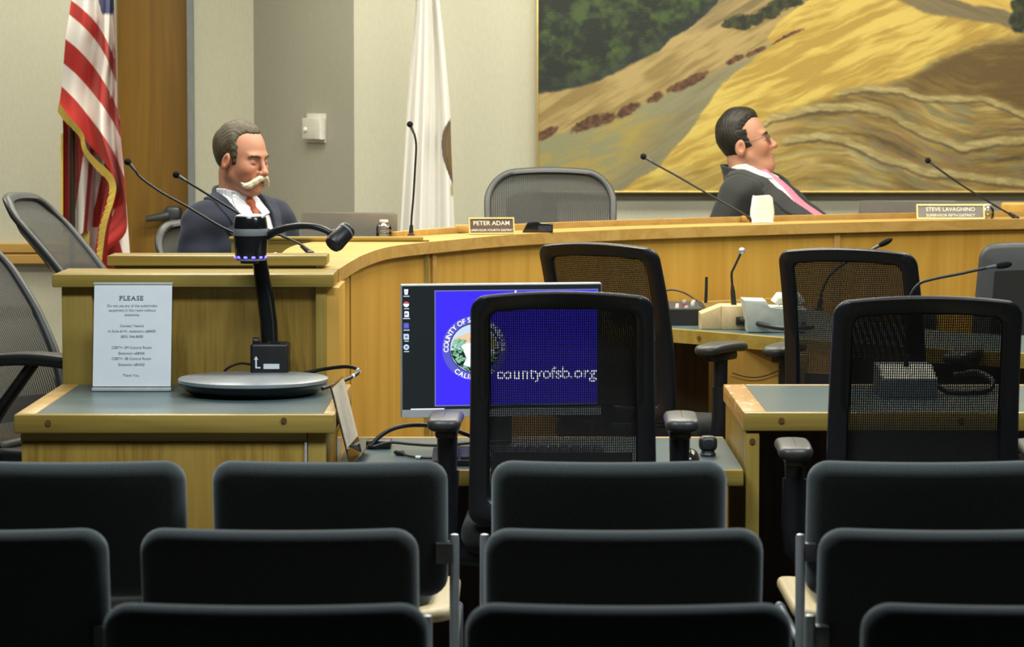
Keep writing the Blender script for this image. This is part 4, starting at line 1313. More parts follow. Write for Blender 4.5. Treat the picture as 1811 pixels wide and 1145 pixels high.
blob([(SX - 41, SY - 12), (SX - 30, SY - 20), (SX - 8, SY - 28), (SX + 12, SY - 30), (SX + 34, SY - 22), (SX + 42, SY - 6), (SX, SY - 4)], 0.0027, 'screen_sky', 'seal_sunset')
blob([(SX - 42, SY + 4), (SX - 18, SY + 2), (SX + 8, SY), (SX + 42, SY + 2), (SX + 40, SY + 14), (SX + 30, SY + 30), (SX + 12, SY + 41), (SX - 12, SY + 41), (SX - 30, SY + 30), (SX - 41, SY + 14)], 0.0028, 'screen_ink', 'seal_ground')
rs = random.Random(12)
bd, bl = B(), B()
for k in range(330):
    if k % 3 == 0:
        cx_, cy_ = SX + rs.uniform(-40, -16), SY + rs.uniform(-16, 34)
    elif k % 3 == 1:
        cx_, cy_ = SX + rs.uniform(16, 40), SY + rs.uniform(-18, 24)
    else:
        cx_, cy_ = SX + rs.uniform(-30, 26), SY + rs.uniform(-18, 40)
        if abs(cx_ - SX + 6) < 16 and -10 < cy_ - SY < 30:
            continue
    r = rs.uniform(1.3, 2.9)
    if math.hypot(cx_ - SX, cy_ - SY) > 41 - r:
        continue
    tgt, d = (bd, 0.0030 + 0.000002 * k) if k % 2 else (bl, 0.0034 + 0.000002 * k)
    pts = [mp_(cx_ + r * (1 + 0.25 * sin(5 * a)) * cos(a), cy_ + r * 0.8 * sin(a), d) for a in [2 * pi * q / 9 for q in range(9)]]
    tgt.raw(pts, [tuple(range(9))])
for nm, bb, mt in (('seal_trees', bd, 'screen_green'), ('seal_leaves', bl, 'screen_leaf')):
    o = obj(nm, bb, M[mt], scn, None); o['kind'] = 'stuff'
blob([(SX - 24, SY - 4), (SX - 12, SY - 9), (SX + 2, SY - 8), (SX + 6, SY + 6), (SX + 2, SY + 16), (SX - 2, SY + 26), (SX - 8, SY + 33), (SX - 20, SY + 30), (SX - 14, SY + 18), (SX - 18, SY + 8)], 0.0039, 'screen_white', 'seal_white_shape')
blob([(SX + 16, SY + 4), (SX + 34, SY + 2), (SX + 35, SY + 12), (SX + 16, SY + 15)], 0.0039, 'screen_white', 'seal_white_wall')
blob([(SX + 28, SY - 14), (SX + 34, SY - 14), (SX + 34, SY), (SX + 28, SY)], 0.0039, 'screen_gold', 'seal_gold_tower')
def arc_text(s, r, a_start, a_end, size, inward):
    b = B()
    # proportional letter advance
    adv = []
    for ch in s:
        if ch == ' ':
            adv.append(0.36)
        else:
            vs, _f = glyphs(ch, 1.0, 'LEFT', 0.01)
            adv.append(max(v[0] for v in vs) + 0.14)
    tot = sum(adv); pos = 0.0
    for ch, a_ in zip(s, adv):
        mid = (pos + a_ / 2) / tot; pos += a_
        if ch == ' ':
            continue
        ang = R_(a_start + (a_end - a_start) * mid)
        rad = Vector((cos(ang), 0, sin(ang))); tan_ = Vector((sin(ang), 0, -cos(ang)))
        c = mp_(SX, SY, 0.0032)
        if inward:
            o_ = c + rad * (r * S) - rad * 0.0; axv, ayv = tan_, rad
        else:
            o_ = c + rad * (r * S); axv, ayv = -tan_, -rad
        vs, fs = glyphs(ch, size * S, 'CENTER', 0.012)
        b.raw([o_ + axv * v[0] + ayv * v[1] for v in vs], fs)
    return b
obj('seal_upper_text', arc_text('COUNTY OF SANTA BARBARA', 45.8, 188, -8, 12.4, True), M['screen_white'], scn, None)
obj('seal_lower_text', arc_text('CALIFORNIA', 55.0, 228, 312, 12.4, False), M['screen_white'], scn, None)
b = B(); b.text('countyofsb.org', mp_(966, 672, 0.003), (1, 0, 0), (0, 0, 1), 29.5 * S, 'CENTER', 0.012); obj('web_address', b, M['screen_bright'], scn, None)
b = B(); q = mp_(911.5, 517, 0.003); b.raw([q + Vector((cos(a) * 1.6 * S, 0, sin(a) * 3.0 * S)) for a in [2 * pi * k / 12 for k in range(12)]], [tuple(range(12))]); obj('cursor', b, M['screen_white'], scn, None)
for k, (py, c1, cap) in enumerate(((515, 'screen_white', 'Recycle'), (537, 'screen_red', 'Google'), (554.5, 'screen_white', 'Document'), (575, 'screen_ring', 'Webcast'), (594.5, 'screen_pale', 'Voice'), (613, 'screen_pale', 'County'))):
    b = B(); ww, hh = 4.6, 5.0
    if k in (1, 5):
        b.raw([mp_(719.5 + 5 * cos(a), py + 5 * sin(a), 0.0018) for a in [2 * pi * q / 16 for q in range(16)]], [tuple(range(16))])
    elif k == 0:
        b.raw([mp_(719.5 + x, py + y, 0.0018) for x, y in ((-3.6, -4.5), (3.6, -4.5), (2.6, 5), (-2.6, 5))], [(0, 1, 2, 3)])
    else:
        b.raw([mp_(719.5 + x, py + y, 0.0018) for x, y in ((-ww + (1.6 if k == 2 else 0), -hh), (ww - 1, -hh), (ww, -hh + 2), (ww, hh), (-ww + (1.6 if k == 2 else 0), hh))], [(0, 1, 2, 3, 4)])
    ic = obj('desktop_icon', b, M['screen_white' if k == 1 else c1], scn, None)
    b = B()
    if k == 1:
        b.raw([mp_(719.5 + 5 * cos(a), py - 5 * sin(a), 0.002) for a in [pi * (0.05 + 0.9 * q / 8) for q in range(9)]], [tuple(range(9))]); obj('icon_mark', b, M['screen_red'], ic, None)
    else:
        b.raw([mp_(719.5 + x, py + y, 0.002) for x, y in ((-2.2, -2), (2.2, -2), (2.2, 2), (-2.2, 2))], [(0, 1, 2, 3)]); obj('icon_mark', b, M['screen_edge' if k else 'screen_pale'], ic, None)
    flat(720 - len(cap) * 0.75, 720 + len(cap) * 0.75, py + 7.0, py + 8.6, 0.0018, 'screen_pale', 'icon_caption', scn)

# ------------------------------------------------------------------ things on the computer desk
kb = thing('keyboard', 'black computer keyboard in front of the monitor', 'keyboard', (0.02, 7.66, ZM))
b = B(); ka, kc = -0.205, 0.245
b.prism([(0, 0.002), (0.16, 0.002), (0.16, 0.030), (0, 0.014)], (ka, 7.58, ZM), (0, 1, 0), (0, 0, 1), kc - ka, 0.003); obj('case', b, M['black'], kb, 40, True)
b = B()
for r in range(5):
    for c in range(15):
        x = ka + 0.016 + c * 0.0285; y = 7.602 + r * 0.026; z = ZM + 0.0175 + (y - 7.58) * 0.10
        b.box((x, y, z - 0.003), (x + 0.023, y + 0.021, z + 0.005), 0.002, 1)
ko = obj('keys', b, M['grey_dark'], kb, 40, True); ko['kind'] = 'stuff'
b = B(); qz = at(1050, 788, 7.93).z
ms = thing('computer_mouse', 'glossy black computer mouse on the low desk right of the monitor', 'mouse', (at(1218, 815, 7.66).x, 7.66, ZM))
c = Vector((at(1217, 815, 7.66).x, 7.66, ZM + 0.001))
b = B(); ls = []
for k in range(9):
    t = k / 8.0; z = 0.036 * t; sc_ = math.sqrt(max(0.0, 1 - (t * 0.97) ** 2.4))
    ls.append([c + Vector((0.030 * sc_ * cos(a), 0.054 * sc_ * sin(a) + 0.006 * t, z)) for a in [2 * pi * q / 28 for q in range(28)]])
b.loops(ls); mo_ = obj('shell', b, M['black_gloss'], ms, 60, True)
b = B(); b.cyl(c + Vector((-0.003, 0.030, 0.030)), c + Vector((0.003, 0.030, 0.030)), 0.008); obj('wheel', b, M['grey'], mo_, 40, True)
wb = thing('desk_camera', 'small black round desk camera beside the mouse', 'camera', (at(1252, 807, 7.80).x, 7.80, ZM))
c = Vector((at(1252, 807, 7.80).x, 7.80, ZM + 0.001))
b = B(); b.lathe([(0.020, 0), (0.022, 0.003), (0.018, 0.008), (0.017, 0.014)], c, 28); obj('foot', b, M['black'], wb, 40, True)
b = B(); b.box(c + Vector((-0.024, -0.02, 0.012)), c + Vector((0.024, 0.022, 0.052)), 0.014, 4); obj('housing', b, M['black'], wb, 50, True)
b = B(); b.cyl(c + Vector((0, -0.016, 0.033)), c + Vector((0, -0.023, 0.031)), 0.016, bev=0.003); obj('lens', b, M['grey_dark'], wb, 50, True)
gr = B(); q = at(668, 793, 7.98); gr.box((at(648, 790, 7.98).x, 7.95, ZM + 0.0005), (at(692, 790, 7.98).x, 8.02, ZM + 0.022), 0.004); single('cable_grommet', gr, M['black'], 'black cable grommet box at the back left of the computer desk', 'grommet')
cable('thick black cord arching from the grommet toward the monitor', [at(655, 791, 7.94), at(672, 772, 7.95), at(700, 757, 7.96), at(740, 752, 7.97), at(790, 757, 7.98), at(835, 772, 7.99), at(880, 783, 8.0)], 0.006)
cable('black cord lying along the low desk below the monitor', [at(660, 791, 7.93), at(690, 783, 7.93), at(730, 786, 7.92), at(775, 788, 7.92), at(830, 784, 7.92), at(900, 780, 7.95)], 0.0042)
us = thing('usb_cable', 'black cable end with a white tag lying on the low desk', 'cable', (at(730, 803, 7.75).x, 7.75, ZM))
b = B(); zz = ZM + 0.006
up = [Vector((at(px, 800, Y).x, Y, ZM + 0.0045)) for px, Y in ((712, 7.80), (725, 7.76), (740, 7.73), (758, 7.715), (775, 7.72))]
b.tube(catmull(up, 6), 0.0032, 10); obj('cord', b, M['black'], us, 60, True)
b = B(); b.tube([up[0] + Vector((-0.022, 0.016, 0.003)), up[0] + Vector((-0.016, 0.012, 0.003)), up[0] + Vector((0.0, 0, 0.002)), up[0] + Vector((0.006, -0.004, 0.0))], [0.004, 0.0075, 0.0075, 0.003], 10); obj('plug', b, M['black'], us, 60, True)
b = B(); b.tube([up[2] + Vector((-0.006, 0.003, 0)), up[2] + Vector((0.007, -0.004, 0))], 0.0046, 10); obj('tag', b, M['paper'], us, 60, True)
b = B(); q = at(836, 790, 7.9); b.box((-0.125, 7.85, ZM + 0.001), (0.10, 7.92, ZM + 0.010), 0.001); single('paper_stack', b, M['paper'], 'low stack of white paper behind the keyboard, half hidden by the task chair', 'paper')

# ------------------------------------------------------------------ gooseneck microphones
def gooseneck(label, pts, Ys, r=0.0045, head=0.012, hl=0.03, foot=None, style='round', name='gooseneck_microphone'):
    """pts from head to foot in pixels"""
    P = [at(p[0], p[1], Y) for p, Y in zip(pts, Ys)]
    f = P[-1] if foot is None else Vector(foot)
    t = thing(name, label, 'microphone', f, 0, 'gooseneck microphones')
    d = (P[0] - P[1]).normalized(); m = d.to_track_quat('Z', 'Y').to_matrix()
    b = B()
    if style == 'round':
        b.ball(P[0], head, 12)
    else:
        b.lathe([(0.003, -hl), (head * 0.75, -hl * 0.8), (head, -hl * 0.3), (head, hl * 0.3), (head * 0.7, hl * 0.75), (0.002, hl)], P[0], 20, m)
    obj('windscreen', b, M['foam'], t, 60, True)
    nb = P[0] - d * (head if style == 'round' else hl)
    b = B(); b.lathe([(r * 0.9, -0.028), (r * 1.25, -0.018), (r * 1.5, 0.002)], nb, 14, m); obj('capsule', b, M['steel_dark'], t, 40, True)
    path_ = catmull([nb - d * 0.026] + P[1:], 8)
    b = B(); b.tube(path_, r, 10); obj('gooseneck', b, M['black'], t, 60, True)
    e = (P[-1] - P[-2]).normalized()
    b = B(); b.cyl(P[-1] - e * 0.035, P[-1], r * 1.7, r * 2.4); b.lathe([(r * 3.4, 0), (r * 3.4, 0.004), (r * 2.2, 0.008)], P[-1] + Vector((0, 0, -0.001)), 20); obj('base_collar', b, M['black'], t, 40, True)
    return t
M['foam'] = plain('black foam windscreen', (0.012, 0.012, 0.013, 1), 0.95, scale=500, var=0.4, bump=0.6, spec=0.2)
gooseneck('long gooseneck microphone slanting in front of the flag and brown door', [(226, 286), (250, 315), (285, 340), (330, 365), (385, 398), (412, 411), (434, 420)], [10.06, 10.07, 10.08, 10.09, 10.10, 10.11, 10.112], 0.0044, 0.0125)
gooseneck('gooseneck microphone crossing the chest of the man with the white moustache', [(312, 309), (345, 330), (400, 364), (450, 394), (500, 418), (530, 432), (548, 447)], [9.48, 9.47, 9.45, 9.43, 9.41, 9.40, 9.395], 0.0040, 0.012)
gooseneck('upright gooseneck microphone in front of the white flag', [(725, 220), (733, 238), (736, 258), (734, 300), (731, 350), (728, 385), (727, 416)], [10.41] * 7, 0.0036, 0.011)
gooseneck('gooseneck microphone leaning left beside the tissue in front of the suited man', [(1138, 277), (1160, 291), (1200, 313), (1250, 342), (1300, 370), (1322, 383), (1334, 394)], [11.59] * 7, 0.0040, 0.0125)
gooseneck('gooseneck microphone leaning left at the far right end of the dais', [(1641, 284), (1660, 299), (1700, 327), (1740, 352), (1770, 370), (1788, 380), (1797, 386)], [12.02] * 7, 0.0040, 0.0125)

# ------------------------------------------------------------------ things on the curved staff table
def on_table(px, Y, dz=0.0):
    return Vector(((px - 905.5) * Y / FPX, Y, ZC + dz))
mb = thing('microphone_block', 'pale wood microphone block with a silver ball microphone on the curved table', 'microphone stand', on_table(1275, 10.2))
xa0 = on_table(1240, 10.2).x; x2 = on_table(1276, 10.2).x; x3 = on_table(1335, 10.2).x
hz = at(1290, 541, 10.2).z - ZC
b = B(); b.prism([(xa0, ZC + 0.0008), (x2, ZC + 0.0008), (x2, ZC + hz), (xa0, ZC + hz * 0.66)], (0, 10.32, 0), (1, 0, 0), (0, 0, 1), 0.13, 0.002); obj('sloped_block', b, M['pale_wood'], mb, 30, True)
b = B(); b.box((x2 + 0.0005, 10.18, ZC + 0.0008), (x3, 10.32, ZC + hz), 0.002); obj('block', b, M['pale_wood'], mb, 30, True)
b = B(); q = at(1310, 568, 10.17); b.box((q.x - 0.016, 10.165, q.z - 0.014), (q.x + 0.016, 10.185, q.z + 0.014), 0.003); obj('socket', b, M['black'], mb, 40, True)
P = [at(px, py, 10.24) for px, py in ((1312, 444), (1307, 455), (1298, 474), (1294, 484), (1295, 505), (1298, 540))]
b = B(); b.ball(P[0], 0.012, 14); obj('ball_microphone', b, M['steel'], mb, 60, True)
b = B(); b.tube(catmull(P, 8), 0.0042, 10); b.tube([P[4], P[4] + (P[5] - P[4]) * 0.3, P[5], P[5] + Vector((0, 0, -0.004))], [0.005, 0.008, 0.0095, 0.0095], 12); obj('gooseneck', b, M['black'], mb, 60, True)
cable('thick black cable plugged into the pale wood microphone block', [at(1311, 566, 10.16), at(1325, 568, 10.10), at(1345, 574, 10.03), at(1375, 580, 9.98), at(1400, 581, 9.95), at(1440, 578, 9.93)], 0.0085)
mx = thing('audio_mixer', 'black audio mixer with small coloured knobs and an antenna on the curved table', 'mixer', on_table(1180, 10.4))
m0, m1 = on_table(1085, 10.36).x, on_table(1252, 10.36).x
zf = at(1200, 548, 10.36).z - ZC; zr = at(1200, 534, 10.62).z - ZC
b = B(); b.prism([(10.36, ZC + 0.001), (10.64, ZC + 0.001), (10.64, ZC + zr), (10.36, ZC + zf)], (m0, 0, 0), (0, 1, 0), (0, 0, 1), m1 - m0, 0.004); bd_ = obj('case', b, M['black'], mx, 35, True)
def on_mix(u, v, d):
    return Vector((m0 + (m1 - m0) * u, 10.36 + 0.28 * v, ZC + zf + (zr - zf) * v + d))
b = B(); vs = [on_mix(0.04, 0.06, 0.001), on_mix(0.94, 0.06, 0.001), on_mix(0.94, 0.94, 0.001), on_mix(0.04, 0.94, 0.001)]; b.raw(vs, [(0, 1, 2, 3)]); obj('control_panel', b, M['grey_dark'], bd_, None, True)
rs = random.Random(5)
for u in np.linspace(0.12, 0.88, 9):
    for v in (0.15, 0.4, 0.62, 0.85):
        if rs.random() < 0.25:
            continue
        q = on_mix(u + rs.uniform(-0.02, 0.02), v, 0.0015)
        b = B(); mt = rs.choice(['white', 'white', 'grey_light', 'knob_red']); b.cyl(q, q + Vector((0, 0, 0.008)), 0.007, 0.006, 12); obj('knob', b, M[mt], bd_, 40, True)
b = B(); q = at(1248, 536, 10.55); b.tube([q, at(1249, 512, 10.55), at(1249.5, 490, 10.55)], [0.006, 0.0055, 0.005], 10); obj('antenna', b, M['black'], mx, 60, True)
cable('thin black cord arching behind the mixer', [at(1172, 515, 10.75), at(1190, 513, 10.74), at(1210, 518, 10.72), at(1228, 529, 10.70), at(1236, 535, 10.66)], 0.0032)
ph = thing('desk_phone', 'pale grey office telephone on the curved table', 'telephone', on_table(1360, 10.05))
f0, f1 = on_table(1316, 10.05).x, on_table(1428, 10.05).x
zt_ = at(1340, 531, 10.05).z - ZC
b = B(); b.prism([(f0 + 0.014, 0.002), (f1, 0.002), (f1, zt_ * 0.72), (f0 + 0.085, zt_ * 0.74), (f0 + 0.075, zt_ * 0.98), (f0, zt_), (f0 + 0.008, zt_ * 0.45)], (0, 10.20, ZC), (1, 0, 0), (0, 0, 1), 0.16, 0.004); obj('body', b, M['phone_grey'], ph, 35, True)
h0, h1 = on_table(1370, 10.05).x, on_table(1425, 10.05).x
b = B(); b.tube([(h0 + 0.01, 10.12, ZC + zt_ * 0.86), (h0 + 0.02, 10.12, ZC + zt_ * 1.0), (h1 - 0.02, 10.12, ZC + zt_ * 1.02), (h1 - 0.01, 10.12, ZC + zt_ * 0.86)], [0.022, 0.026, 0.026, 0.022], 14, flat=0.85); obj('handset', b, M['white'], ph, 50, True)
b = B(); b.box((f1 - 0.02, 10.036, ZC + 0.012), (f1 - 0.004, 10.042, ZC + 0.035), 0.001); obj('jack', b, M['black'], ph, 40, True)
g = gooseneck('slim gooseneck microphone on the curved table, seen through the right task chair mesh', [(1566, 429), (1545, 440), (1500, 462), (1470, 485), (1456, 510), (1451, 530), (1449, 548)], [9.82] * 7, 0.0042, 0.0095, 0.026, None, 'oval')
# cord hanging under the table
cable('thin cord sagging under the curved table', [at(1295, 660, 9.93), at(1320, 667, 9.93), at(1345, 667, 9.93), at(1372, 658, 9.93), at(1392, 646, 9.93)], 0.0022, 'pole_wood')

# ------------------------------------------------------------------ microphone on the oak desk at the right
mb2 = thing('desk_microphone', 'grey and cream microphone base on the oak desk, seen through the chair mesh', 'microphone', ((1606 - 905.5) * 8.0 / FPX, 8.0, ZD))
a0, a1 = (1556 - 905.5) * 8.0 / FPX, (1656 - 905.5) * 8.0 / FPX
b = B(); b.prism([(7.93, 0.001), (8.12, 0.001), (8.12, 0.078), (8.03, 0.078), (7.93, 0.048)], (a0, 0, ZD), (0, 1, 0), (0, 0, 1), a1 - a0, 0.004); obj('base', b, M['grey'], mb2, 35, True)
b = B(); b.raw([(a0 + 0.006, 7.9345, ZD + 0.0505), (a1 - 0.006, 7.9345, ZD + 0.0505), (a1 - 0.006, 8.028, ZD + 0.0795), (a0 + 0.006, 8.028, ZD + 0.0795)], [(0, 1, 2, 3)]); obj('top_plate', b, M['cream'], mb2, None, True)
P = [at(1776, 469, 8.02), at(1745, 474, 8.02), at(1700, 484, 8.02), at(1650, 494, 8.02), at(1625, 503, 8.02), at(1610, 525, 8.02), at(1603, 570, 8.02), at(1602, 620, 8.02), at(1603, 662, 8.02)]
d = (P[0] - P[1]).normalized(); m = d.to_track_quat('Z', 'Y').to_matrix()
b = B(); b.lathe([(0.003, -0.024), (0.007, -0.02), (0.009, -0.008), (0.009, 0.008), (0.006, 0.018), (0.002, 0.021)], P[0], 20, m); obj('windscreen', b, M['foam'], mb2, 60, True)
b = B(); b.lathe([(0.0038, -0.05), (0.0055, -0.024), (0.006, -0.02)], P[0], 14, m); obj('capsule', b, M['steel_dark'], mb2, 60, True)
b = B(); b.tube(catmull([P[0] - d * 0.045] + P[1:], 8), 0.0040, 10); b.tube([P[-2] + (P[-1] - P[-2]) * 0.2, P[-1]], [0.006, 0.010], 12); obj('gooseneck', b, M['black'], mb2, 60, True)
cable('thick black cable looped on the oak desk beside the cream microphone base', [(a1 - 0.002, 8.02, ZD + 0.03), (a1 + 0.04, 8.0, ZD + 0.008), (a1 + 0.10, 7.99, ZD + 0.008), (a1 + 0.15, 8.03, ZD + 0.010), (a1 + 0.17, 8.10, ZD + 0.03), (a1 + 0.14, 8.17, ZD + 0.045), (a1 + 0.08, 8.19, ZD + 0.035)], 0.0075)

# ------------------------------------------------------------------ things on the dais ledge
def nameplate(label, px0, px1, py0, py1, Y, rz, l1, l2, plate, k2):
    c = at((px0 + px1) / 2, py1, Y)
    t = thing('nameplate', label, 'nameplate', (c.x, c.y, ZT), rz, 'nameplates on the dais')
    Wn = (px1 - px0) * Y / FPX; Hn = (py1 - py0) * Y / FPX
    tl = math.tan(R_(18))
    def P(x, z, d):
        return Vector((x, z * tl - d, z + 0.002))
    b = B(); b.loops([[P(-Wn / 2, 0.004, 0), P(Wn / 2, 0.004, 0), P(Wn / 2, Hn - 0.002, 0), P(-Wn / 2, Hn - 0.002, 0)], [P(-Wn / 2, 0.004, -0.004), P(Wn / 2, 0.004, -0.004), P(Wn / 2, Hn - 0.002, -0.004), P(-Wn / 2, Hn - 0.002, -0.004)]]); pl = obj('plate', b, M[plate], t, None)
    b = B(); e = 0.0035
    for x0_, x1_, z0_, z1_ in ((-Wn / 2 - e, Wn / 2 + e, Hn - 0.003, Hn + 0.002), (-Wn / 2 - e, Wn / 2 + e, 0.0, 0.005), (-Wn / 2 - e, -Wn / 2 + 0.001, 0.005, Hn - 0.003), (Wn / 2 - 0.001, Wn / 2 + e, 0.005, Hn - 0.003)):
        b.loops([[P(x0_, z0_, 0.003), P(x1_, z0_, 0.003), P(x1_, z1_, 0.003), P(x0_, z1_, 0.003)], [P(x0_, z0_, -0.006), P(x1_, z0_, -0.006), P(x1_, z1_, -0.006), P(x0_, z1_, -0.006)]])
    b.box((-Wn / 2, 0.0, 0.0005), (Wn / 2, 0.05, 0.003)); obj('holder', b, M['gold'], t, None, False, 'gold coloured holder')
    b = B(); ay = Vector((0, tl, 1))
    b.text(l1, P(0, Hn * 0.55, 0.0008), (1, 0, 0), ay, Hn * 0.40, 'CENTER', 0.004)
    b.text(l2, P(0, Hn * 0.17, 0.0008), (1, 0, 0), ay, Hn * k2, 'CENTER', 0.004); obj('lettering', b, M['cream'], pl, None)
    return t
nameplate('brown nameplate reading SUPERVISOR FOURTH DISTRICT on the dais ledge', 831, 909, 384, 412, 10.62, R_(8), 'PETER ADAM', 'SUPERVISOR FOURTH DISTRICT', 'walnut', 0.205)
nameplate('grey brown nameplate reading SUPERVISOR FIFTH DISTRICT at the right of the dais', 1623, 1740, 363, 388, 11.90, R_(0), 'STEVE LAVAGNINO', 'SUPERVISOR FIFTH DISTRICT', 'grey_plate', 0.27)
# small black desk unit
dv = thing('timer_display', 'small black wedge shaped display box on the dais in front of the empty mesh armchair', 'display box', at(950, 405, 10.78))
c = at(950, 406, 10.78); s_ = 10.78 / FPX
b = B(); b.prism([(-26 * s_, 0.0), (28 * s_, 0.0), (28 * s_, 15 * s_), (6 * s_, 14 * s_), (2 * s_, 18 * s_), (-16 * s_, 19 * s_)], (c.x, c.y + 0.05, ZT + 0.001), (1, 0, 0), (0, 0, 1), 0.05, 0.002); obj('case', b, M['black_gloss'], dv, 30, True)
b = B(); b.box((c.x + 2 * s_, c.y - 0.0015, ZT + 0.004), (c.x + 26 * s_, c.y, ZT + 12 * s_)); obj('display', b, M['grey_dark'], dv, None, True)
# tissue pack
ts = thing('tissue_box', 'white tissue standing up on the dais in front of the grey suited man', 'tissues', at(1348, 392, 11.60))
c = at(1348, 392, 11.60); s_ = 11.6 / FPX
b = B()
ls = []
rs = random.Random(4)
for k in range(9):
    z = k / 8.0
    wdt = (19 + 1.6 * sin(z * 5)) * s_ * (1 - 0.10 * max(0, z - 0.85) / 0.15)
    ls.append([Vector((c.x + wdt * (abs(cos(a)) ** 0.5) * (1 if cos(a) > 0 else -1) + 0.002 * sin(7 * a + 3 * z), c.y + 0.028 * (abs(sin(a)) ** 0.5) * (1 if sin(a) > 0 else -1) + 0.002 * cos(6 * a + 4 * z), ZT + 0.001 + z * (48 * s_) - (0.006 * (1 + cos(3 * a)) * 0.5 if k == 8 else 0))) for a in [2 * pi * q / 32 for q in range(32)]])
b.loops(ls); obj('tissue', b, M['tissue'], ts, 60, True)
b = B(); b.box((c.x - 20 * s_, c.y - 0.032, ZT + 0.0008), (c.x + 20 * s_, c.y + 0.032, ZT + 0.004), 0.001); obj('tray', b, M['white'], ts, 40, True)
# laptops
def laptop(label, px0, px1, pxb0, pxb1, py0, Y, zb, rz=0.0):
    cxm = (px0 + px1) / 2
    top = at(cxm, py0, Y); x0_ = at(pxb0, py0, Y).x; x1_ = at(pxb1, py0, Y).x; t0_, t1_ = at(px0, py0, Y).x, at(px1, py0, Y).x
    t = thing('laptop', label, 'laptop', (top.x, Y, zb))
    b = B(); h = top.z - zb
    b.loops([[Vector((x0_, Y + 0.05, zb + 0.012)), Vector((x1_, Y + 0.05, zb + 0.012)), Vector((t1_ + 0.002, Y, top.z - 0.008)), Vector((t1_ - 0.006, Y, top.z)), Vector((t0_ + 0.006, Y, top.z)), Vector((t0_ - 0.002, Y, top.z - 0.008))],
             [Vector((x0_, Y + 0.056, zb + 0.012)), Vector((x1_, Y + 0.056, zb + 0.012)), Vector((t1_ + 0.002, Y + 0.006, top.z - 0.008)), Vector((t1_ - 0.006, Y + 0.006, top.z)), Vector((t0_ + 0.006, Y + 0.006, top.z)), Vector((t0_ - 0.002, Y + 0.006, top.z - 0.008))]]); obj('lid', b, M['lid'], t, 30, True)
    b = B(); b.box((x0_, Y + 0.055, zb + 0.001), (x1_, Y + 0.29, zb + 0.013), 0.004); obj('base', b, M['lid'], t, 30, True)
    return t
laptop('silver laptop seen from behind, right of the man with the white moustache', 534, 702, 526, 700, 376, 10.52, 0.871)
laptop('dark silver laptop behind the fifth district nameplate', 1521, 1692, 1515, 1694, 355, 12.28, 0.90)
# water bottles
def bottle(label, px, py0, py1, Y, zb):
    c = at(px, py1, Y); s_ = Y / FPX
    H = at(px, py0, Y).z - zb
    t = thing('water_bottle', label, 'bottle', (c.x, Y, zb), 0, 'clear plastic water bottles')
    r = 0.0275
    b = B(); b.lathe([(r * 0.86, 0.0), (r, 0.006), (r, H * 0.30), (r * 0.95, H * 0.34), (r, H * 0.38), (r, H * 0.52), (r * 0.9, H * 0.66), (r * 0.52, H * 0.82), (r * 0.46, H * 0.86)], (0, 0, 0.001), 28); obj('bottle_body', b, M['bottle'], t, 40)
    b = B(); b.lathe([(r * 0.54, H * 0.865), (r * 0.56, H * 0.87), (r * 0.56, H * 0.985), (r * 0.50, H)], (0, 0, 0), 24); obj('cap', b, M['white'], t, 40)
    b = B(); b.lathe([(r * 0.84, 0.004), (r * 0.94, 0.010), (r * 0.94, H * 0.25)], (0, 0, 0.001), 24); obj('water', b, M['clear'], t, 40)
bottle('clear plastic water bottle on the dais ledge in front of the silver laptop', 679, 389, 420, 10.38, ZT)
bottle('clear plastic water bottle behind the fifth district nameplate', 1746, 361, 388, 11.98, ZT)
# knitted strap and dark bag corner behind the end ledge
st = thing('bag_strap', 'grey knitted bag strap hanging behind the end of the dais', 'bag', at(496, 476, 8.80))
b = B(); b.tube(catmull([at(486, 449, 8.80), at(492, 455, 8.79), at(496, 464, 8.78), at(502, 478, 8.78)], 5), 0.009, 12, flat=0.6); obj('strap', b, M['grey_light'], st, 60, True)
b = B(); b.tube(catmull([at(498, 456, 8.83), at(505, 462, 8.82), at(511, 474, 8.82), at(513, 484, 8.82)], 5), [0.004] + [0.012] * 15, 10); obj('bag', b, M['black'], st, 60, True)
b = B(); b.tube(catmull([at(477, 452, 8.80), at(480, 462, 8.79), at(485, 476, 8.79)], 5), 0.003, 8); obj('cord', b, M['black'], st, 60, True)
# bits of timber on the dais
b = B(); c = at(818, 405, 10.60); b.box((at(805, 405, 10.76).x, 10.745, ZT + 0.0005), (at(834, 405, 10.76).x, 10.78, at(815, 398, 10.76).z), 0.002); single('wood_block', b, M['oak_edge'], 'small oak block on the dais ledge left of the fourth district nameplate', 'block')
b = B(); b.box((at(1312, 388, 11.66).x, 11.645, ZT + 0.0005), (at(1331, 388, 11.66).x, 11.68, at(1320, 382, 11.66).z), 0.002); single('wood_block', b, M['oak_edge'], 'small oak block on the dais ledge left of the tissue', 'block')
cr = thing('wooden_chair_back', 'brown wooden chair back at the far right end of the dais', 'chair', (at(1795, 375, 12.45).x, 12.45, PLAT))
zt2 = at(1790, 358, 12.45).z; xx0 = at(1770, 370, 12.45).x
b = B(); b.box((xx0, 12.44, zt2 - 0.11), (xx0 + 0.46, 12.47, zt2), 0.012, 3); obj('top_rail', b, M['oak'], cr, 35, True)
for xx in (xx0 + 0.02, xx0 + 0.40):
    b = B(); b.box((xx, 12.445, PLAT), (xx + 0.035, 12.475, zt2 - 0.09), 0.005); obj('rear_post', b, M['oak'], cr, 35, True)
    b = B(); b.box((xx, 12.82, PLAT), (xx + 0.035, 12.855, PLAT + 0.43), 0.005); obj('front_leg', b, M['oak'], cr, 35, True)
b = B(); b.box((xx0 + 0.01, 12.43, PLAT + 0.43), (xx0 + 0.45, 12.87, PLAT + 0.47), 0.008); obj('seat', b, M['oak'], cr, 35, True)
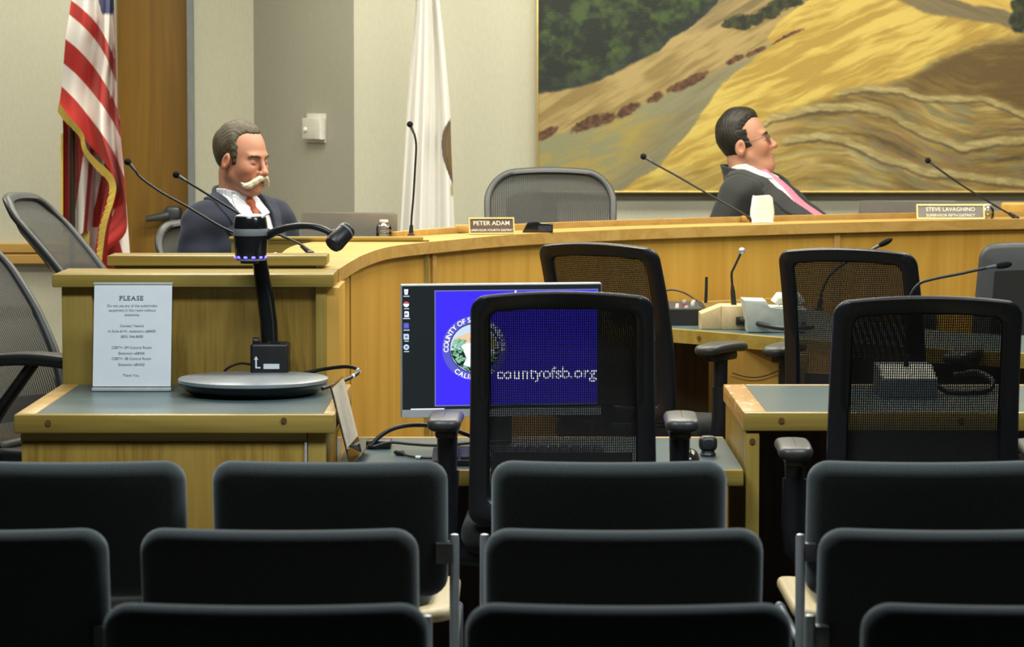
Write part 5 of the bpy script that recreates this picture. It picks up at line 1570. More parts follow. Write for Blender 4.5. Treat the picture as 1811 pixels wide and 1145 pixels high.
# ------------------------------------------------------------------ flags
def flag_mesh(name, rows, colf, parent, t=0.0, mat='flag'):
    """grid of world points (ni, nj, 3) with pigment per point"""
    rows = np.asarray(rows, float)
    ni, nj = rows.shape[:2]
    li = local(parent)
    co = rows.reshape(-1, 3)
    ii = np.arange(ni * nj).reshape(ni, nj)
    fc = np.stack([ii[:-1, :-1], ii[1:, :-1], ii[1:, 1:], ii[:-1, 1:]], -1).reshape(-1, 4)
    me = bpy.data.meshes.new(name)
    me.from_pydata(co.tolist(), [], fc.tolist())
    me.transform(li)
    for p in me.polygons:
        p.use_smooth = True
    paint(me, lin(colf).reshape(-1, 3))
    me.materials.append(M[mat])
    o = bpy.data.objects.new(name, me)
    o.parent = parent
    col.objects.link(o)
    return o

def px_grid(PX, PY_, YY):
    out = np.empty(PX.shape + (3,))
    u = (PX - 905.5) / FPX; v = (572.5 - PY_) / FPX
    t = YY / (cos(PIT) + sin(PIT) * v)
    out[..., 0] = u * t; out[..., 1] = YY; out[..., 2] = CAMZ + (-sin(PIT) + cos(PIT) * v) * t
    return out

def resample(pts, n):
    P = np.array([[p[0], p[1]] for p in catmull([(x, y, 0) for x, y in pts], 12)])
    d = np.r_[0, np.cumsum(np.hypot(*np.diff(P, axis=0).T))]
    s = np.linspace(0, d[-1], n)
    return np.stack([np.interp(s, d, P[:, 0]), np.interp(s, d, P[:, 1])], -1)

q = 0.4194
FY = 12.15
fl = thing('national_flag', 'red and white striped flag with gold fringe hanging on a dark pole beside the door', 'flag', (at(124, 470, FY).x, FY, PLAT))
RED, WHT, BLU = (168, 34, 26), (222, 214, 208), (24, 34, 92)
# front sheet: stripe edges running from the fly edge to the right hand fold, in zoomed pixels
edges = [
    (-330, [(330, -330), (360, -310), (400, -270), (440, -200), (470, -110)]),
    (-230, [(322, -230), (350, -200), (395, -150), (440, -80), (475, 0)]),
    (-100, [(310, -100), (350, -70), (400, -10), (445, 50), (480, 130)]),
    (0, [(300, 0), (350, 40), (405, 95), (450, 170), (484, 250)]),
    (60, [(292, 60), (345, 105), (400, 165), (450, 245), (488, 345)]),
    (165, [(276, 165), (335, 215), (400, 290), (460, 385), (494, 460)]),
    (265, [(268, 265), (330, 320), (400, 400), (465, 490), (508, 575)]),
    (365, [(260, 365), (325, 430), (395, 520), (470, 625), (523, 740)]),
    (430, [(252, 425), (315, 500), (385, 590), (455, 670), (500, 780), (530, 900), (541, 990)]),
    (452, [(249, 440), (310, 520), (375, 610), (445, 690), (486, 770), (487, 860), (462, 960), (450, 1060)]),
]
nj = 60
ctrl_b = [e[0] for e in edges]
ctrl_p = np.stack([resample(e[1], nj) for e in edges])
bs = np.linspace(-330, 452, 130)
G = np.empty((len(bs), nj, 2))
for j in range(nj):
    for k in range(2):
        G[:, j, k] = np.interp(bs, ctrl_b, ctrl_p[:, j, k])
for _ in range(3):
    G[1:-1] = (G[:-2] + 2 * G[1:-1] + G[2:]) / 4
a_ = np.linspace(0, 1, nj)[None, :]
depth = FY - 0.10 + 0.05 * np.cos(a_ * 2 * pi * 2.3 + bs[:, None] * 0.004) * (0.35 + a_) - 0.02 * np.sin(bs[:, None] * 0.012 + a_ * 4)
st = np.array([-330, -230, -100, 0, 60, 165, 265, 365, 430, 460])
cols_ = [WHT, RED, WHT, RED, WHT, RED, WHT, RED, RED]
cols_ = [WHT, RED, WHT, RED, WHT, RED, WHT, RED, RED]
seq = [RED, WHT, WHT, RED, WHT, RED, WHT, RED, RED]
ci = np.clip(np.searchsorted(st, bs, side='right') - 1, 0, 8)
cc = np.array([seq[i] for i in ci], float)[:, None, :] * np.ones((1, nj, 1))
X_, Y_ = G[..., 0], G[..., 1]
canton = (X_ > 425 + 0.25 * np.maximum(Y_ - 40, -200)) & (Y_ < 60)
cc[canton] = BLU
flag_mesh('flag_cloth', px_grid(X_ * q, Y_ * q, depth), cc, fl)
# sheet behind the right hand fold
E1 = resample([(432, -330), (436, -80), (440, 50), (455, 200), (462, 300), (478, 460), (500, 600), (520, 760), (535, 930), (430, 1145)], 90)
L = np.stack([np.interp(np.linspace(-330, 1200, 120), [-330, 0, 250, 500, 700, 880, 960, 1060, 1200], [425, 430, 440, 455, 470, 430, 415, 400, 385]), np.linspace(-330, 1200, 120)], -1)
Rr = np.stack([np.interp(np.linspace(-330, 1200, 120), [-330, 0, 250, 400, 500, 600, 700, 800, 960, 1070, 1200], [478, 480, 488, 493, 505, 512, 522, 528, 540, 548, 552]), np.linspace(-330, 1200, 120)], -1)
s_ = np.linspace(0, 1, 40)[None, :]
X_ = L[:, None, 0] * (1 - s_) + Rr[:, None, 0] * s_
Y_ = L[:, None, 1] + 0 * s_
dp = FY + 0.0 + 0.03 * np.sin(s_ * 9 + Y_ * 0.004)
sc_ = (Y_ - 2.1 * (X_ - 430)) 
band = np.floor((sc_ + 40) / 130.0).astype(int) % 2
cc = np.where(band[..., None] == 1, np.array(RED, float), np.array(WHT, float))
up_ = (Y_ < 160)
strip_ = np.where((X_ > 440 + 0.1 * Y_) & (X_ < 472 + 0.02 * Y_) & (Y_ > 45) & (Y_ < 160 - (472 - X_) * 0.5), 1, 0)
cc[up_] = WHT; cc[(strip_ == 1)] = RED; cc[(Y_ < 50)] = BLU
low = Y_ > 640
w1 = (X_ > 452 + 0.0 * Y_) & (X_ - 470 > (Y_ - 1075) * 0.42) & (Y_ > 870)
cc[low] = RED; cc[low & (Y_ > 860) & (Y_ - 870 > -1.2 * (X_ - 495)) & ((Y_ - 900) < 3.4 * (X_ - 470))] = WHT
flag_mesh('flag_cloth_fold', px_grid(X_ * q, Y_ * q, dp), cc, fl)
# hanging part behind the fringe, near the pole
yv = np.linspace(420, 1240, 160); s_ = np.linspace(0, 1, 170)[None, :]
Lx = np.interp(yv, [420, 560, 960, 1240], [262, 266, 264, 268]); Rx = np.interp(yv, [420, 700, 900, 1240], [440, 470, 470, 450])
X_ = Lx[:, None] * (1 - s_) + Rx[:, None] * s_; Y_ = yv[:, None] + 0 * s_
dp = FY + 0.07 + 0.05 * np.sin(s_ * 3.2 * pi + 0.6) + 0 * Y_
cc = np.empty(X_.shape + (3,)); cc[:] = (150, 28, 22)
def between(xa, ya, xb, yb):
    return xa + (xb - xa) * (Y_ - ya) / (yb - ya)
cc[(X_ > between(354, 636, 314, 915)) & (X_ < between(378, 636, 356, 915))] = WHT
cc[(X_ > between(396, 636, 372, 915)) & (X_ < between(412, 636, 392, 915)) & (Y_ > 640)] = (196, 168, 166)
cc[(X_ > between(408, 636, 398, 860)) & (X_ < between(446, 660, 400, 870)) & (Y_ > 636)] = WHT
cc[(Y_ > 960) & (X_ > 385) & (X_ < between(432, 960, 396, 1145))] = (206, 186, 182)
YY = np.minimum(Y_, np.where(X_ < 376, 985 + 8 * np.sin(X_ * 0.1), 1240))
flag_mesh('flag_cloth_lower', px_grid(X_ * q, YY * q, dp), cc, fl)
# gold fringe
fe = resample([(249, 432), (285, 485), (325, 528), (352, 566), (366, 625), (405, 672), (445, 708), (476, 742), (490, 790), (480, 850), (462, 905), (448, 960), (436, 1040), (428, 1120), (424, 1200)], 130)
fi = resample([(243, 472), (270, 510), (306, 545), (338, 585), (350, 640), (392, 700), (425, 735), (452, 762), (462, 800), (452, 850), (436, 905), (420, 960), (410, 1040), (404, 1120), (400, 1200)], 130)
rs_ = np.random.RandomState(2)
jit = rs_.uniform(-5, 5, 130)
k_ = np.linspace(0, 1, 5)[None, :]
X_ = fe[:, None, 0] * (1 - k_) + fi[:, None, 0] * k_ + jit[:, None] * k_ * 0.6; Y_ = fe[:, None, 1] * (1 - k_) + fi[:, None, 1] * k_ + jit[:, None] * k_
co = px_grid(X_ * q, Y_ * q, FY - 0.165 + 0.02 * k_ + 0.02 * np.sin(np.linspace(0, 9, 130))[:, None])
me = bpy.data.meshes.new('fringe'); ii = np.arange(130 * 5).reshape(130, 5)
def fringe(co, name):
    ni, nj = co.shape[:2]
    ii = np.arange(ni * nj).reshape(ni, nj)
    me = bpy.data.meshes.new(name)
    me.from_pydata(co.reshape(-1, 3).tolist(), [], np.stack([ii[:-1, :-1], ii[1:, :-1], ii[1:, 1:], ii[:-1, 1:]], -1).reshape(-1, 4).tolist())
    me.transform(local(fl)); me.materials.append(M['gold_thread'])
    o = bpy.data.objects.new(name, me); o.parent = fl; col.objects.link(o)
fringe(co, 'fringe')
xx = np.linspace(268, 378, 40); jit = rs_.uniform(-4, 4, 40)
X_ = xx[:, None] + 0 * k_; Y_ = 975 + 8 * np.sin(xx * 0.1)[:, None] + (62 + jit[:, None]) * k_
fringe(px_grid(X_ * q, Y_ * q, FY + 0.06 + 0 * X_), 'fringe')
yy = np.linspace(560, 975, 40)
X_ = 266 - (10 + rs_.uniform(-2, 2, 40)[:, None]) * k_; Y_ = yy[:, None] + 8 * k_
fringe(px_grid(X_ * q, Y_ * q, FY + 0.05 + 0 * X_), 'fringe')
b = B(); p0 = at(123, 470, FY); b.tube([(p0.x, FY + 0.03, PLAT + 0.02), (p0.x + 0.012, FY + 0.03, at(126, 235, FY).z), (p0.x + 0.035, FY + 0.03, 2.35)], 0.0125, 14); obj('pole', b, M['pole_wood'], fl, 50, True)
b = B(); b.lathe([(0.15, PLAT + 0.001), (0.15, PLAT + 0.02), (0.06, PLAT + 0.05), (0.02, PLAT + 0.09)], (p0.x, FY + 0.03, 0), 32); obj('floor_stand', b, M['gold'], fl, 40, True)

# white state flag
GY = 12.4
wf = thing('white_flag', 'tall white flag with a brown patch at its edge hanging beside the painting', 'flag', (at(757, 470, GY).x, GY, PLAT))
yv = np.linspace(-140, 560, 170); sv = np.linspace(0, 1, 90)[None, :]
Lx = np.interp(yv, [-140, 0, 180, 300, 415, 560], [742, 735, 721, 714, 708, 702])
Rx = np.interp(yv, [-140, 0, 80, 180, 215, 260, 330, 415, 560], [772, 777, 786, 795, 797, 798, 801, 804, 808])
for arr in (Lx, Rx):
    arr[1:-1] = (arr[:-2] + arr[1:-1] * 2 + arr[2:]) / 4
X_ = Lx[:, None] * (1 - sv) + Rx[:, None] * sv; Y_ = yv[:, None] + 0 * sv
spread = np.interp(yv, [-140, 100, 560], [0.7, 1.0, 1.2])[:, None]
dp = GY - 0.03 + spread * (0.045 * np.sin(sv * 2 * pi * 1.6 + 0.9 + Y_ * 0.0012) + 0.018 * np.sin(sv * 2 * pi * 4.1 + Y_ * 0.003)) + 0.10 * (sv - 0.5) ** 2
edge = np.interp(Y_, [208, 222, 235, 250, 275, 300, 322, 330], [799, 788, 783, 781, 782, 790, 799, 802])
cc = np.empty(X_.shape + (3,)); cc[:] = (232, 230, 224)
br = (X_ > edge) & (Y_ > 208) & (Y_ < 326)
cc[br] = (92, 70, 40); cc[br & (X_ < edge + 2.2)] = (60, 44, 26); cc[br & (X_ > edge + 8)] = (110, 88, 48)
cc[(X_ > 797) & (Y_ > 326) & (Y_ < 345)] = (176, 160, 120)
flag_mesh('flag_cloth', px_grid(X_, Y_, dp), cc, wf)
yb = np.linspace(-140, 560, 60)
X2 = np.interp(yb, [-140, 560], [745, 712])[:, None] * (1 - sv) + np.interp(yb, [-140, 560], [768, 796])[:, None] * sv
flag_mesh('flag_cloth_back', px_grid(X2, yb[:, None] + 0 * sv, GY + 0.10 + 0.03 * np.sin(sv * 9)), np.full(X2.shape + (3,), 228.0), wf)
b = B(); p0 = at(757, 470, GY); b.tube([(p0.x, GY + 0.05, PLAT + 0.02), (p0.x, GY + 0.05, 2.4)], 0.0125, 14); obj('pole', b, M['pole_wood'], wf, 50, True)
b = B(); b.lathe([(0.15, PLAT + 0.001), (0.15, PLAT + 0.02), (0.06, PLAT + 0.05), (0.02, PLAT + 0.09)], (p0.x, GY + 0.05, 0), 32); obj('floor_stand', b, M['gold'], wf, 40, True)
# ------------------------------------------------------------------ people: smooth fields turned into one surface
def ell(P, c, r, m=None):
    x, y, z = P[0] - c[0], P[1] - c[1], P[2] - c[2]
    if m is not None:
        x, y, z = m[0][0] * x + m[1][0] * y + m[2][0] * z, m[0][1] * x + m[1][1] * y + m[2][1] * z, m[0][2] * x + m[1][2] * y + m[2][2] * z
    k0 = np.sqrt((x / r[0]) ** 2 + (y / r[1]) ** 2 + (z / r[2]) ** 2) + 1e-6
    k1 = np.sqrt((x / r[0] ** 2) ** 2 + (y / r[1] ** 2) ** 2 + (z / r[2] ** 2) ** 2) + 1e-6
    return k0 * (k0 - 1) / k1

def cap(P, a, b_, ra, rb):
    a = np.array(a, np.float32); b_ = np.array(b_, np.float32); d = b_ - a
    dd = float(d @ d)
    x, y, z = P[0] - a[0], P[1] - a[1], P[2] - a[2]
    h = np.clip((x * d[0] + y * d[1] + z * d[2]) / dd, 0, 1)
    return np.sqrt((x - h * d[0]) ** 2 + (y - h * d[1]) ** 2 + (z - h * d[2]) ** 2) - (ra + (rb - ra) * h)

def chain(P, pts, rs, k=0.004):
    d = None
    for i in range(len(pts) - 1):
        c = cap(P, pts[i], pts[i + 1], rs[i], rs[i + 1])
        d = c if d is None else smin(d, c, k)
    return d

def smin(a, b_, k):
    h = np.maximum(k - np.abs(a - b_), 0) / k
    return np.minimum(a, b_) - h * h * k * 0.25

def smax(a, b_, k):
    return -smin(-a, -b_, k)

def nets(Fv, gx, gy, gz):
    S = Fv < 0
    sh = tuple(s - 1 for s in Fv.shape)
    cnt = np.zeros(sh, np.int8)
    offs_ = [(i, j, k) for i in (0, 1) for j in (0, 1) for k in (0, 1)]
    for i, j, k in offs_:
        cnt += S[i:i + sh[0], j:j + sh[1], k:k + sh[2]]
    act = (cnt > 0) & (cnt < 8)
    idx_ = np.argwhere(act)
    vid = -np.ones(sh, np.int64); vid[act] = np.arange(len(idx_))
    acc = np.zeros((len(idx_), 3)); n = np.zeros(len(idx_))
    for a in offs_:
        for ax in range(3):
            if a[ax]:
                continue
            b_ = list(a); b_[ax] = 1
            f0 = Fv[idx_[:, 0] + a[0], idx_[:, 1] + a[1], idx_[:, 2] + a[2]]
            f1 = Fv[idx_[:, 0] + b_[0], idx_[:, 1] + b_[1], idx_[:, 2] + b_[2]]
            cr = (f0 < 0) != (f1 < 0)
            t = np.where(cr, f0 / np.where(cr, f0 - f1, 1), 0)
            p = np.tile(np.array(a, float), (len(idx_), 1)); p[:, ax] = t
            acc[cr] += p[cr]; n[cr] += 1
    loc = acc / n[:, None]
    V = np.empty((len(idx_), 3))
    for ax, g in enumerate((gx, gy, gz)):
        i = idx_[:, ax]
        V[:, ax] = g[i] + loc[:, ax] * (g[i + 1] - g[i])
    faces = []
    for ax in range(3):
        o1, o2 = [(1, 2), (2, 0), (0, 1)][ax]
        s0 = [slice(None)] * 3; s1 = [slice(None)] * 3
        s0[ax] = slice(0, -1); s1[ax] = slice(1, None)
        cr = S[tuple(s0)] != S[tuple(s1)]
        ed = np.argwhere(cr)
        ok = (ed[:, o1] >= 1) & (ed[:, o2] >= 1) & (ed[:, o1] < sh[o1]) & (ed[:, o2] < sh[o2]) & (ed[:, ax] < sh[ax])
        ed = ed[ok]
        ins = S[tuple(s0)][tuple(ed.T)]
        q = []
        for d1, d2 in ((-1, -1), (0, -1), (0, 0), (-1, 0)):
            e = ed.copy(); e[:, o1] += d1; e[:, o2] += d2
            q.append(vid[tuple(e.T)])
        q = np.stack(q, -1)
        q[~ins] = q[~ins][:, ::-1]
        faces.append(q[(q >= 0).all(1)])
    return V, np.concatenate(faces)

def relax(V, Fq, it, lam=0.5):
    for _ in range(it):
        acc = np.zeros_like(V); n = np.zeros(len(V))
        for k in range(4):
            a, b_ = Fq[:, k], Fq[:, (k + 1) % 4]
            np.add.at(acc, a, V[b_]); np.add.at(n, a, 1); np.add.at(acc, b_, V[a]); np.add.at(n, b_, 1)
        V = V + lam * (acc / np.maximum(n, 1)[:, None] - V)
    return V

def axes(lo, hi, h, fine=None, hf=None):
    if fine is None:
        return np.arange(lo, hi + h, h, dtype=np.float32)
    a = np.arange(lo, fine[0], h); m = np.arange(fine[0], fine[1], hf); c = np.arange(fine[1], hi + h, h)
    return np.concatenate([a, m, c]).astype(np.float32)

def grid(gx, gy, gz):
    return gx[:, None, None], gy[None, :, None], gz[None, None, :]

def head_field(P, o):
    x, y, z = P
    d = ell(P, o['skull'][0], o['skull'][1])
    d = smin(d, ell(P, (0.026, 0, -0.018), (0.066, 0.061, 0.098)), 0.03)
    for s in (-1, 1):
        d = smin(d, cap(P, (0.005, s * 0.050, -0.052), (0.066, s * 0.018, -0.098), 0.020, 0.019), 0.03)
        d = smin(d, ell(P, (0.058, s * 0.040, -0.026), (0.032, 0.023, 0.030)), 0.025)
    d = smin(d, ell(P, (0.076, 0, -0.098), (0.022, 0.026, 0.018)), 0.02)
    d = smin(d, ell(P, (0.082, 0, -0.062), (0.018, 0.032, 0.026)), 0.02)
    d = smin(d, ell(P, (0.076, 0, 0.028), (0.020, 0.050, 0.011)), 0.016)
    for s in (-1, 1):
        d = smax(d, -ell(P, (0.101, s * 0.033, 0.006), (0.017, 0.021, 0.013)), 0.012)
        d = smin(d, ell(P, (0.0765, s * 0.032, 0.005), (0.0138, 0.0165, 0.0118)), 0.004)
    d = smin(d, cap(P, (0.088, 0, 0.022), (0.114, 0, -0.026), 0.0075, 0.0105), 0.012)
    d = smin(d, ell(P, (0.1145, 0, -0.030), (0.0135, 0.0130, 0.0115)), 0.010)
    for s in (-1, 1):
        d = smin(d, ell(P, (0.103, s * 0.0135, -0.034), (0.0125, 0.0085, 0.0085)), 0.006)
    d = smin(d, ell(P, (0.0985, 0, -0.0575), (0.0068, 0.0215, 0.0050)), 0.004)
    d = smin(d, ell(P, (0.0965, 0, -0.0705), (0.0078, 0.0190, 0.0060)), 0.004)
    d = smax(d, -ell(P, (0.1045, 0, -0.0640), (0.0085, 0.0260, 0.0016)), 0.003)
    for s in (-1, 1):
        m = Matrix.Rotation(R_(14), 3, 'Y') @ Matrix.Rotation(R_(s * 18), 3, 'Z')
        ex0 = o.get('ear', 0.0)
        e = ell(P, (-0.006 + ex0, s * 0.079, -0.006), (0.021, 0.0085, 0.034), m)
        e = smax(e, -ell(P, (-0.002 + ex0, s * 0.0885, -0.004), (0.010, 0.006, 0.018), m), 0.004)
        d = smin(d, e, 0.006)
    for s in (-1, 1):            # folds beside the nose and mouth
        d = smax(d, -cap(P, (0.104, s * 0.021, -0.034), (0.088, s * 0.036, -0.074), 0.0030, 0.0026), 0.007)
    if o.get('jowl'):
        j = o['jowl']
        d = smin(d, ell(P, (0.040, 0, -0.108), (0.046, 0.050, 0.026 + j)), 0.03)
    return d

def skin_colors(Vh, o):
    """pigment of the skin from head coordinates"""
    x, y, z = Vh.T
    base = np.array(o['skin'])
    C_ = np.tile(base, (len(Vh), 1))
    def blend(c, k):
        C_[:] = C_ * (1 - k[:, None]) + np.array(c) * k[:, None]
    g = lambda c, r: np.exp(-(((x - c[0]) / r[0]) ** 2 + ((np.abs(y) - c[1]) / r[1]) ** 2 + ((z - c[2]) / r[2]) ** 2))
    red = base * np.array((1.02, 0.72, 0.66))
    blend(red, 0.75 * g((0.075, 0.042, -0.03), (0.04, 0.028, 0.024)))
    blend(red, 0.7 * g((0.118, 0.0, -0.032), (0.02, 0.018, 0.014)))
    blend(red, 0.6 * g((-0.006, 0.083, -0.006), (0.03, 0.02, 0.035)))
    blend(base * np.array((0.80, 0.58, 0.55)), 0.9 * g((0.102, 0.0, -0.064), (0.018, 0.022, 0.0095)))
    blend(base * np.array((0.45, 0.33, 0.32)), 0.9 * g((0.104, 0.0, -0.0642), (0.018, 0.024, 0.0016)))
    ez = o.get('lash', -0.002)
    blend((0.05, 0.03, 0.025), 0.95 * g((0.088, 0.032, ez), (0.018, 0.0135, 0.0024)))
    if o.get('open'):
        blend((0.55, 0.52, 0.48), 0.9 * g((0.089, 0.032, 0.005), (0.012, 0.012, 0.0042)))
        blend((0.06, 0.04, 0.03), g((0.091, 0.031, 0.005), (0.012, 0.0050, 0.0050)))
    blend(base * np.array((0.62, 0.46, 0.42)), 0.45 * g((0.083, 0.032, 0.013), (0.016, 0.016, 0.005)))
    return np.clip(C_, 0.01, 1)

def emit_mesh(name, V, Fq, mat, parent, mat4=None, colors=None, smooth=True):
    me = bpy.data.meshes.new(name)
    me.from_pydata(V.tolist(), [], Fq.tolist())
    if mat4 is not None:
        me.transform(mat4)
    if smooth:
        me.polygons.foreach_set('use_smooth', [True] * len(me.polygons))
    if colors is not None:
        paint(me, colors)
    me.materials.append(mat)
    me.update()
    o = bpy.data.objects.new(name, me)
    if parent is not None:
        o.parent = parent
    col.objects.link(o)
    return o

def person(o):
    """torso frame: x forward, y left, z up, origin at the base of the neck"""
    s = o['scale']
    TM = Matrix.Translation(o['neck']) @ Matrix.Rotation(o['yaw'], 4, 'Z') @ Matrix.Rotation(R_(o['lean']), 4, 'Y') @ Matrix.Scale(s, 4)
    RT = Matrix.Rotation(R_(o['lean']), 4, 'Y')
    up_inv = RT.inverted()
    def J(p):                     # joint given in the upright frame -> torso frame
        return tuple(up_inv @ Vector(p))
    hc = Vector(J(o['head']))
    HR = (up_inv @ Matrix.Rotation(R_(o['hyaw']), 4, 'Z') @ Matrix.Rotation(R_(o['hpitch']), 4, 'Y') @ Matrix.Rotation(R_(o['hroll']), 4, 'X')).to_3x3()
    HM = Matrix.Translation(hc) @ HR.to_4x4()
    def head_coords(P):
        x, y, z = P[0] - hc.x, P[1] - hc.y, P[2] - hc.z
        return tuple(HR[0][k] * x + HR[1][k] * y + HR[2][k] * z for k in range(3))
    neck_top = HM @ Vector((-0.025, 0, -0.055))
    arms = {}
    for sd, key in ((-1, 'right'), (1, 'left')):
        arms[key] = [(-0.012, sd * 0.180, -0.100)] + [J(p) for p in o[key]]
    legs = [[J(p) for p in o['legs_' + k]] for k in ('right', 'left')]
    # ---- body
    fx = (hc.x - 0.14, hc.x + 0.17); fy = (hc.y - 0.125, hc.y + 0.125); fz = (hc.z - 0.165, hc.z + 0.155)
    pts = [p for a in arms.values() for p in a] + [p for l in legs for p in l]
    mn = np.min(pts, 0) - 0.13; mx_ = np.max(pts, 0) + 0.13
    gx = axes(min(mn[0], -0.2), max(mx_[0], 0.22), 0.016, fx, 0.0026); gy = axes(min(mn[1], -0.3), max(mx_[1], 0.3), 0.016, fy, 0.0026); gz = axes(min(mn[2], -0.7), fz[1] + 0.02, 0.016, fz, 0.0026)
    P = grid(gx, gy, gz)
    d = ell(P, (-0.004, 0, -0.275), (0.100, 0.150, 0.235))
    d = smin(d, ell(P, (0.01 + o['belly'] * 0.6, 0, -0.44), (0.110 + o['belly'] * 0.5, 0.148, 0.18)), 0.06)
    d = smin(d, cap(P, (-0.015, -0.14, -0.100), (-0.015, 0.14, -0.100), 0.050, 0.050), 0.06)
    d = smin(d, cap(P, (-0.02, 0, -0.06), tuple(neck_top), 0.062, 0.056), 0.03)
    for a in arms.values():
        d = smin(d, cap(P, a[0], a[1], 0.050, 0.042), 0.03)
        d = smin(d, cap(P, a[1], a[2], 0.042, 0.029), 0.01)
        # hand: palm, four fingers and a thumb
        w_ = Vector(a[2]); f_ = (Vector(a[2]) - Vector(a[1])).normalized()
        upv = Vector(J((0, 0, 1))); sdv = f_.cross(upv).normalized(); upv = sdv.cross(f_)
        inn = 1 if a[0][1] < 0 else -1
        d = smin(d, cap(P, tuple(w_ + f_ * 0.01), tuple(w_ + f_ * 0.075), 0.028, 0.030), 0.02)
        for q_, (off, ln) in enumerate(((-0.027, 0.062), (-0.009, 0.072), (0.009, 0.068), (0.026, 0.052))):
            r0 = w_ + f_ * 0.085 + sdv * off; r1 = r0 + f_ * ln * 0.55 - upv * 0.008; r2 = r1 + f_ * ln * 0.35 - upv * ln * 0.35
            d = smin(d, chain(P, [tuple(r0), tuple(r1), tuple(r2)], [0.0095, 0.0085, 0.0075]), 0.004)
        r0 = w_ + f_ * 0.035 - sdv * inn * 0.026; r1 = r0 + f_ * 0.035 - sdv * inn * 0.024; r2 = r1 + f_ * 0.028 - sdv * inn * 0.004
        d = smin(d, chain(P, [tuple(r0), tuple(r1), tuple(r2)], [0.012, 0.010, 0.0085]), 0.006)
    for l in legs:
        d = smin(d, cap(P, l[0], l[1], 0.080, 0.058), 0.04)
        d = smin(d, cap(P, l[1], l[2], 0.056, 0.038), 0.02)
    d = d.astype(np.float32)
    i0, i1 = np.searchsorted(gx, fx[0]), np.searchsorted(gx, fx[1]); j0, j1 = np.searchsorted(gy, fy[0]), np.searchsorted(gy, fy[1]); k0, k1 = np.searchsorted(gz, fz[0]), np.searchsorted(gz, fz[1])
    Pf = head_coords(grid(gx[i0:i1], gy[j0:j1], gz[k0:k1]))
    hd = head_field(Pf, o)
    d[i0:i1, j0:j1, k0:k1] = smin(d[i0:i1, j0:j1, k0:k1], hd, 0.018)
    V, Fq = nets(d, gx, gy, gz)
    Vh = (V - np.array(hc)) @ np.array(HR)
    keep = relax(V, Fq, 2, 0.4)
    body = emit_mesh('person', keep, Fq, M['skin'], None, None, skin_colors(Vh, o))
    body.data.transform(Matrix.Translation(-Vector((0, 0, 0))))
    body.data.transform(TM)
    root = Vector(o['seat'])
    body.data.transform(Matrix.Translation(-root))
    body.location = root
    body.matrix_basis = Matrix.Translation(root)
    tag(body, o['label'], 'person')
    LM = Matrix.Translation(-root) @ TM            # torso frame -> body object
    LH = LM @ HM                                     # head frame -> body object
    # ---- clothing fields
    g2 = 0.0065
    ex = [p for a in arms.values() for p in a]
    mn = np.min(ex, 0) - 0.10; mx_ = np.max(ex, 0) + 0.10
    gx = axes(min(mn[0], -0.2), max(mx_[0], 0.26), g2); gy = axes(min(mn[1], -0.32), max(mx_[1], 0.32), g2); gz = axes(min(mn[2], -0.62), 0.10, g2)
    P = grid(gx, gy, gz)
    PP = [P]
    x, y, z = P
    def torso(off):
        P = PP[0]
        t = ell(P, (0.000, 0, -0.275), (0.122 + off, 0.172 + off, 0.250 + off))
        t = smin(t, ell(P, (0.02 + o['belly'], 0, -0.45), (0.125 + o['belly'] * 0.5 + off, 0.170 + off, 0.20 + off)), 0.07)
        t = smin(t, cap(P, (-0.018, -0.145, -0.100), (-0.018, 0.145, -0.100), 0.060 + off, 0.060 + off), 0.06)
        t = smin(t, cap(P, (-0.035, -0.02, -0.015), (-0.030, -0.130, -0.078), 0.048 + off, 0.048 + off), 0.04)
        t = smin(t, cap(P, (-0.035, 0.02, -0.015), (-0.030, 0.130, -0.078), 0.048 + off, 0.048 + off), 0.04)
        return t
    T0_ = torso(0.0)
    wob = 0.0035 * np.sin(34 * z + 14 * y + 9 * x) * np.sin(21 * y - 17 * z) + 0.0025 * np.sin(60 * z - 30 * x)
    J_ = torso(0.014)
    for a in arms.values():
        J_ = smin(J_, cap(P, a[0], a[1], 0.072, 0.060), 0.035)
        J_ = smin(J_, cap(P, a[1], a[2], 0.060, 0.044), 0.015)
        m1 = tuple((np.array(a[1]) * 0.55 + np.array(a[2]) * 0.45))
        e_ = np.sqrt((x - a[1][0]) ** 2 + (y - a[1][1]) ** 2 + (z - a[1][2]) ** 2)
        J_ = J_ + 0.006 * np.sin(e_ * 150) * np.exp(-(e_ / 0.10) ** 2)
    J_ = J_ + wob
    yv_ = o['vdepth']
    def vhalf(zz):               # half width of the opening at height zz
        return np.clip((zz + yv_) / yv_, 0, 1.2) * o.get('vwidth', 0.088)
    front = np.where(x > -0.02, 0, 1)
    vcut = (np.abs(y) - vhalf(z)) * 0.96
    vcut = np.where((z > -yv_) & (x > -0.01), vcut, 0.05)
    ncap = cap(P, (-0.020, 0, -0.03), (float(neck_top.x) * 1.0, float(neck_top.y), float(neck_top.z) + 0.02), 0.070, 0.066)
    Jc = smax(J_, -vcut, 0.004)
    Jc = smax(Jc, -ncap, 0.006)
    Jc = smax(Jc, z - 0.055 + 0.5 * (x + 0.05), 0.01)
    # cut cuffs
    for a in arms.values():
        w_ = np.array(a[2]); f_ = w_ - np.array(a[1]); f_ /= np.linalg.norm(f_)
        c_ = (x - w_[0]) * f_[0] + (y - w_[1]) * f_[1] + (z - w_[2]) * f_[2] + 0.012
        near = np.sqrt((x - w_[0]) ** 2 + (y - w_[1]) ** 2 + (z - w_[2]) ** 2) - 0.09
        Jc = smax(Jc, -smax(-c_, near, 0.004), 0.004)
    V, Fq = nets(Jc.astype(np.float32), gx, gy, gz)
    jk = emit_mesh('jacket', relax(V, Fq, 2, 0.4), Fq, o['cloth'], body, LM)
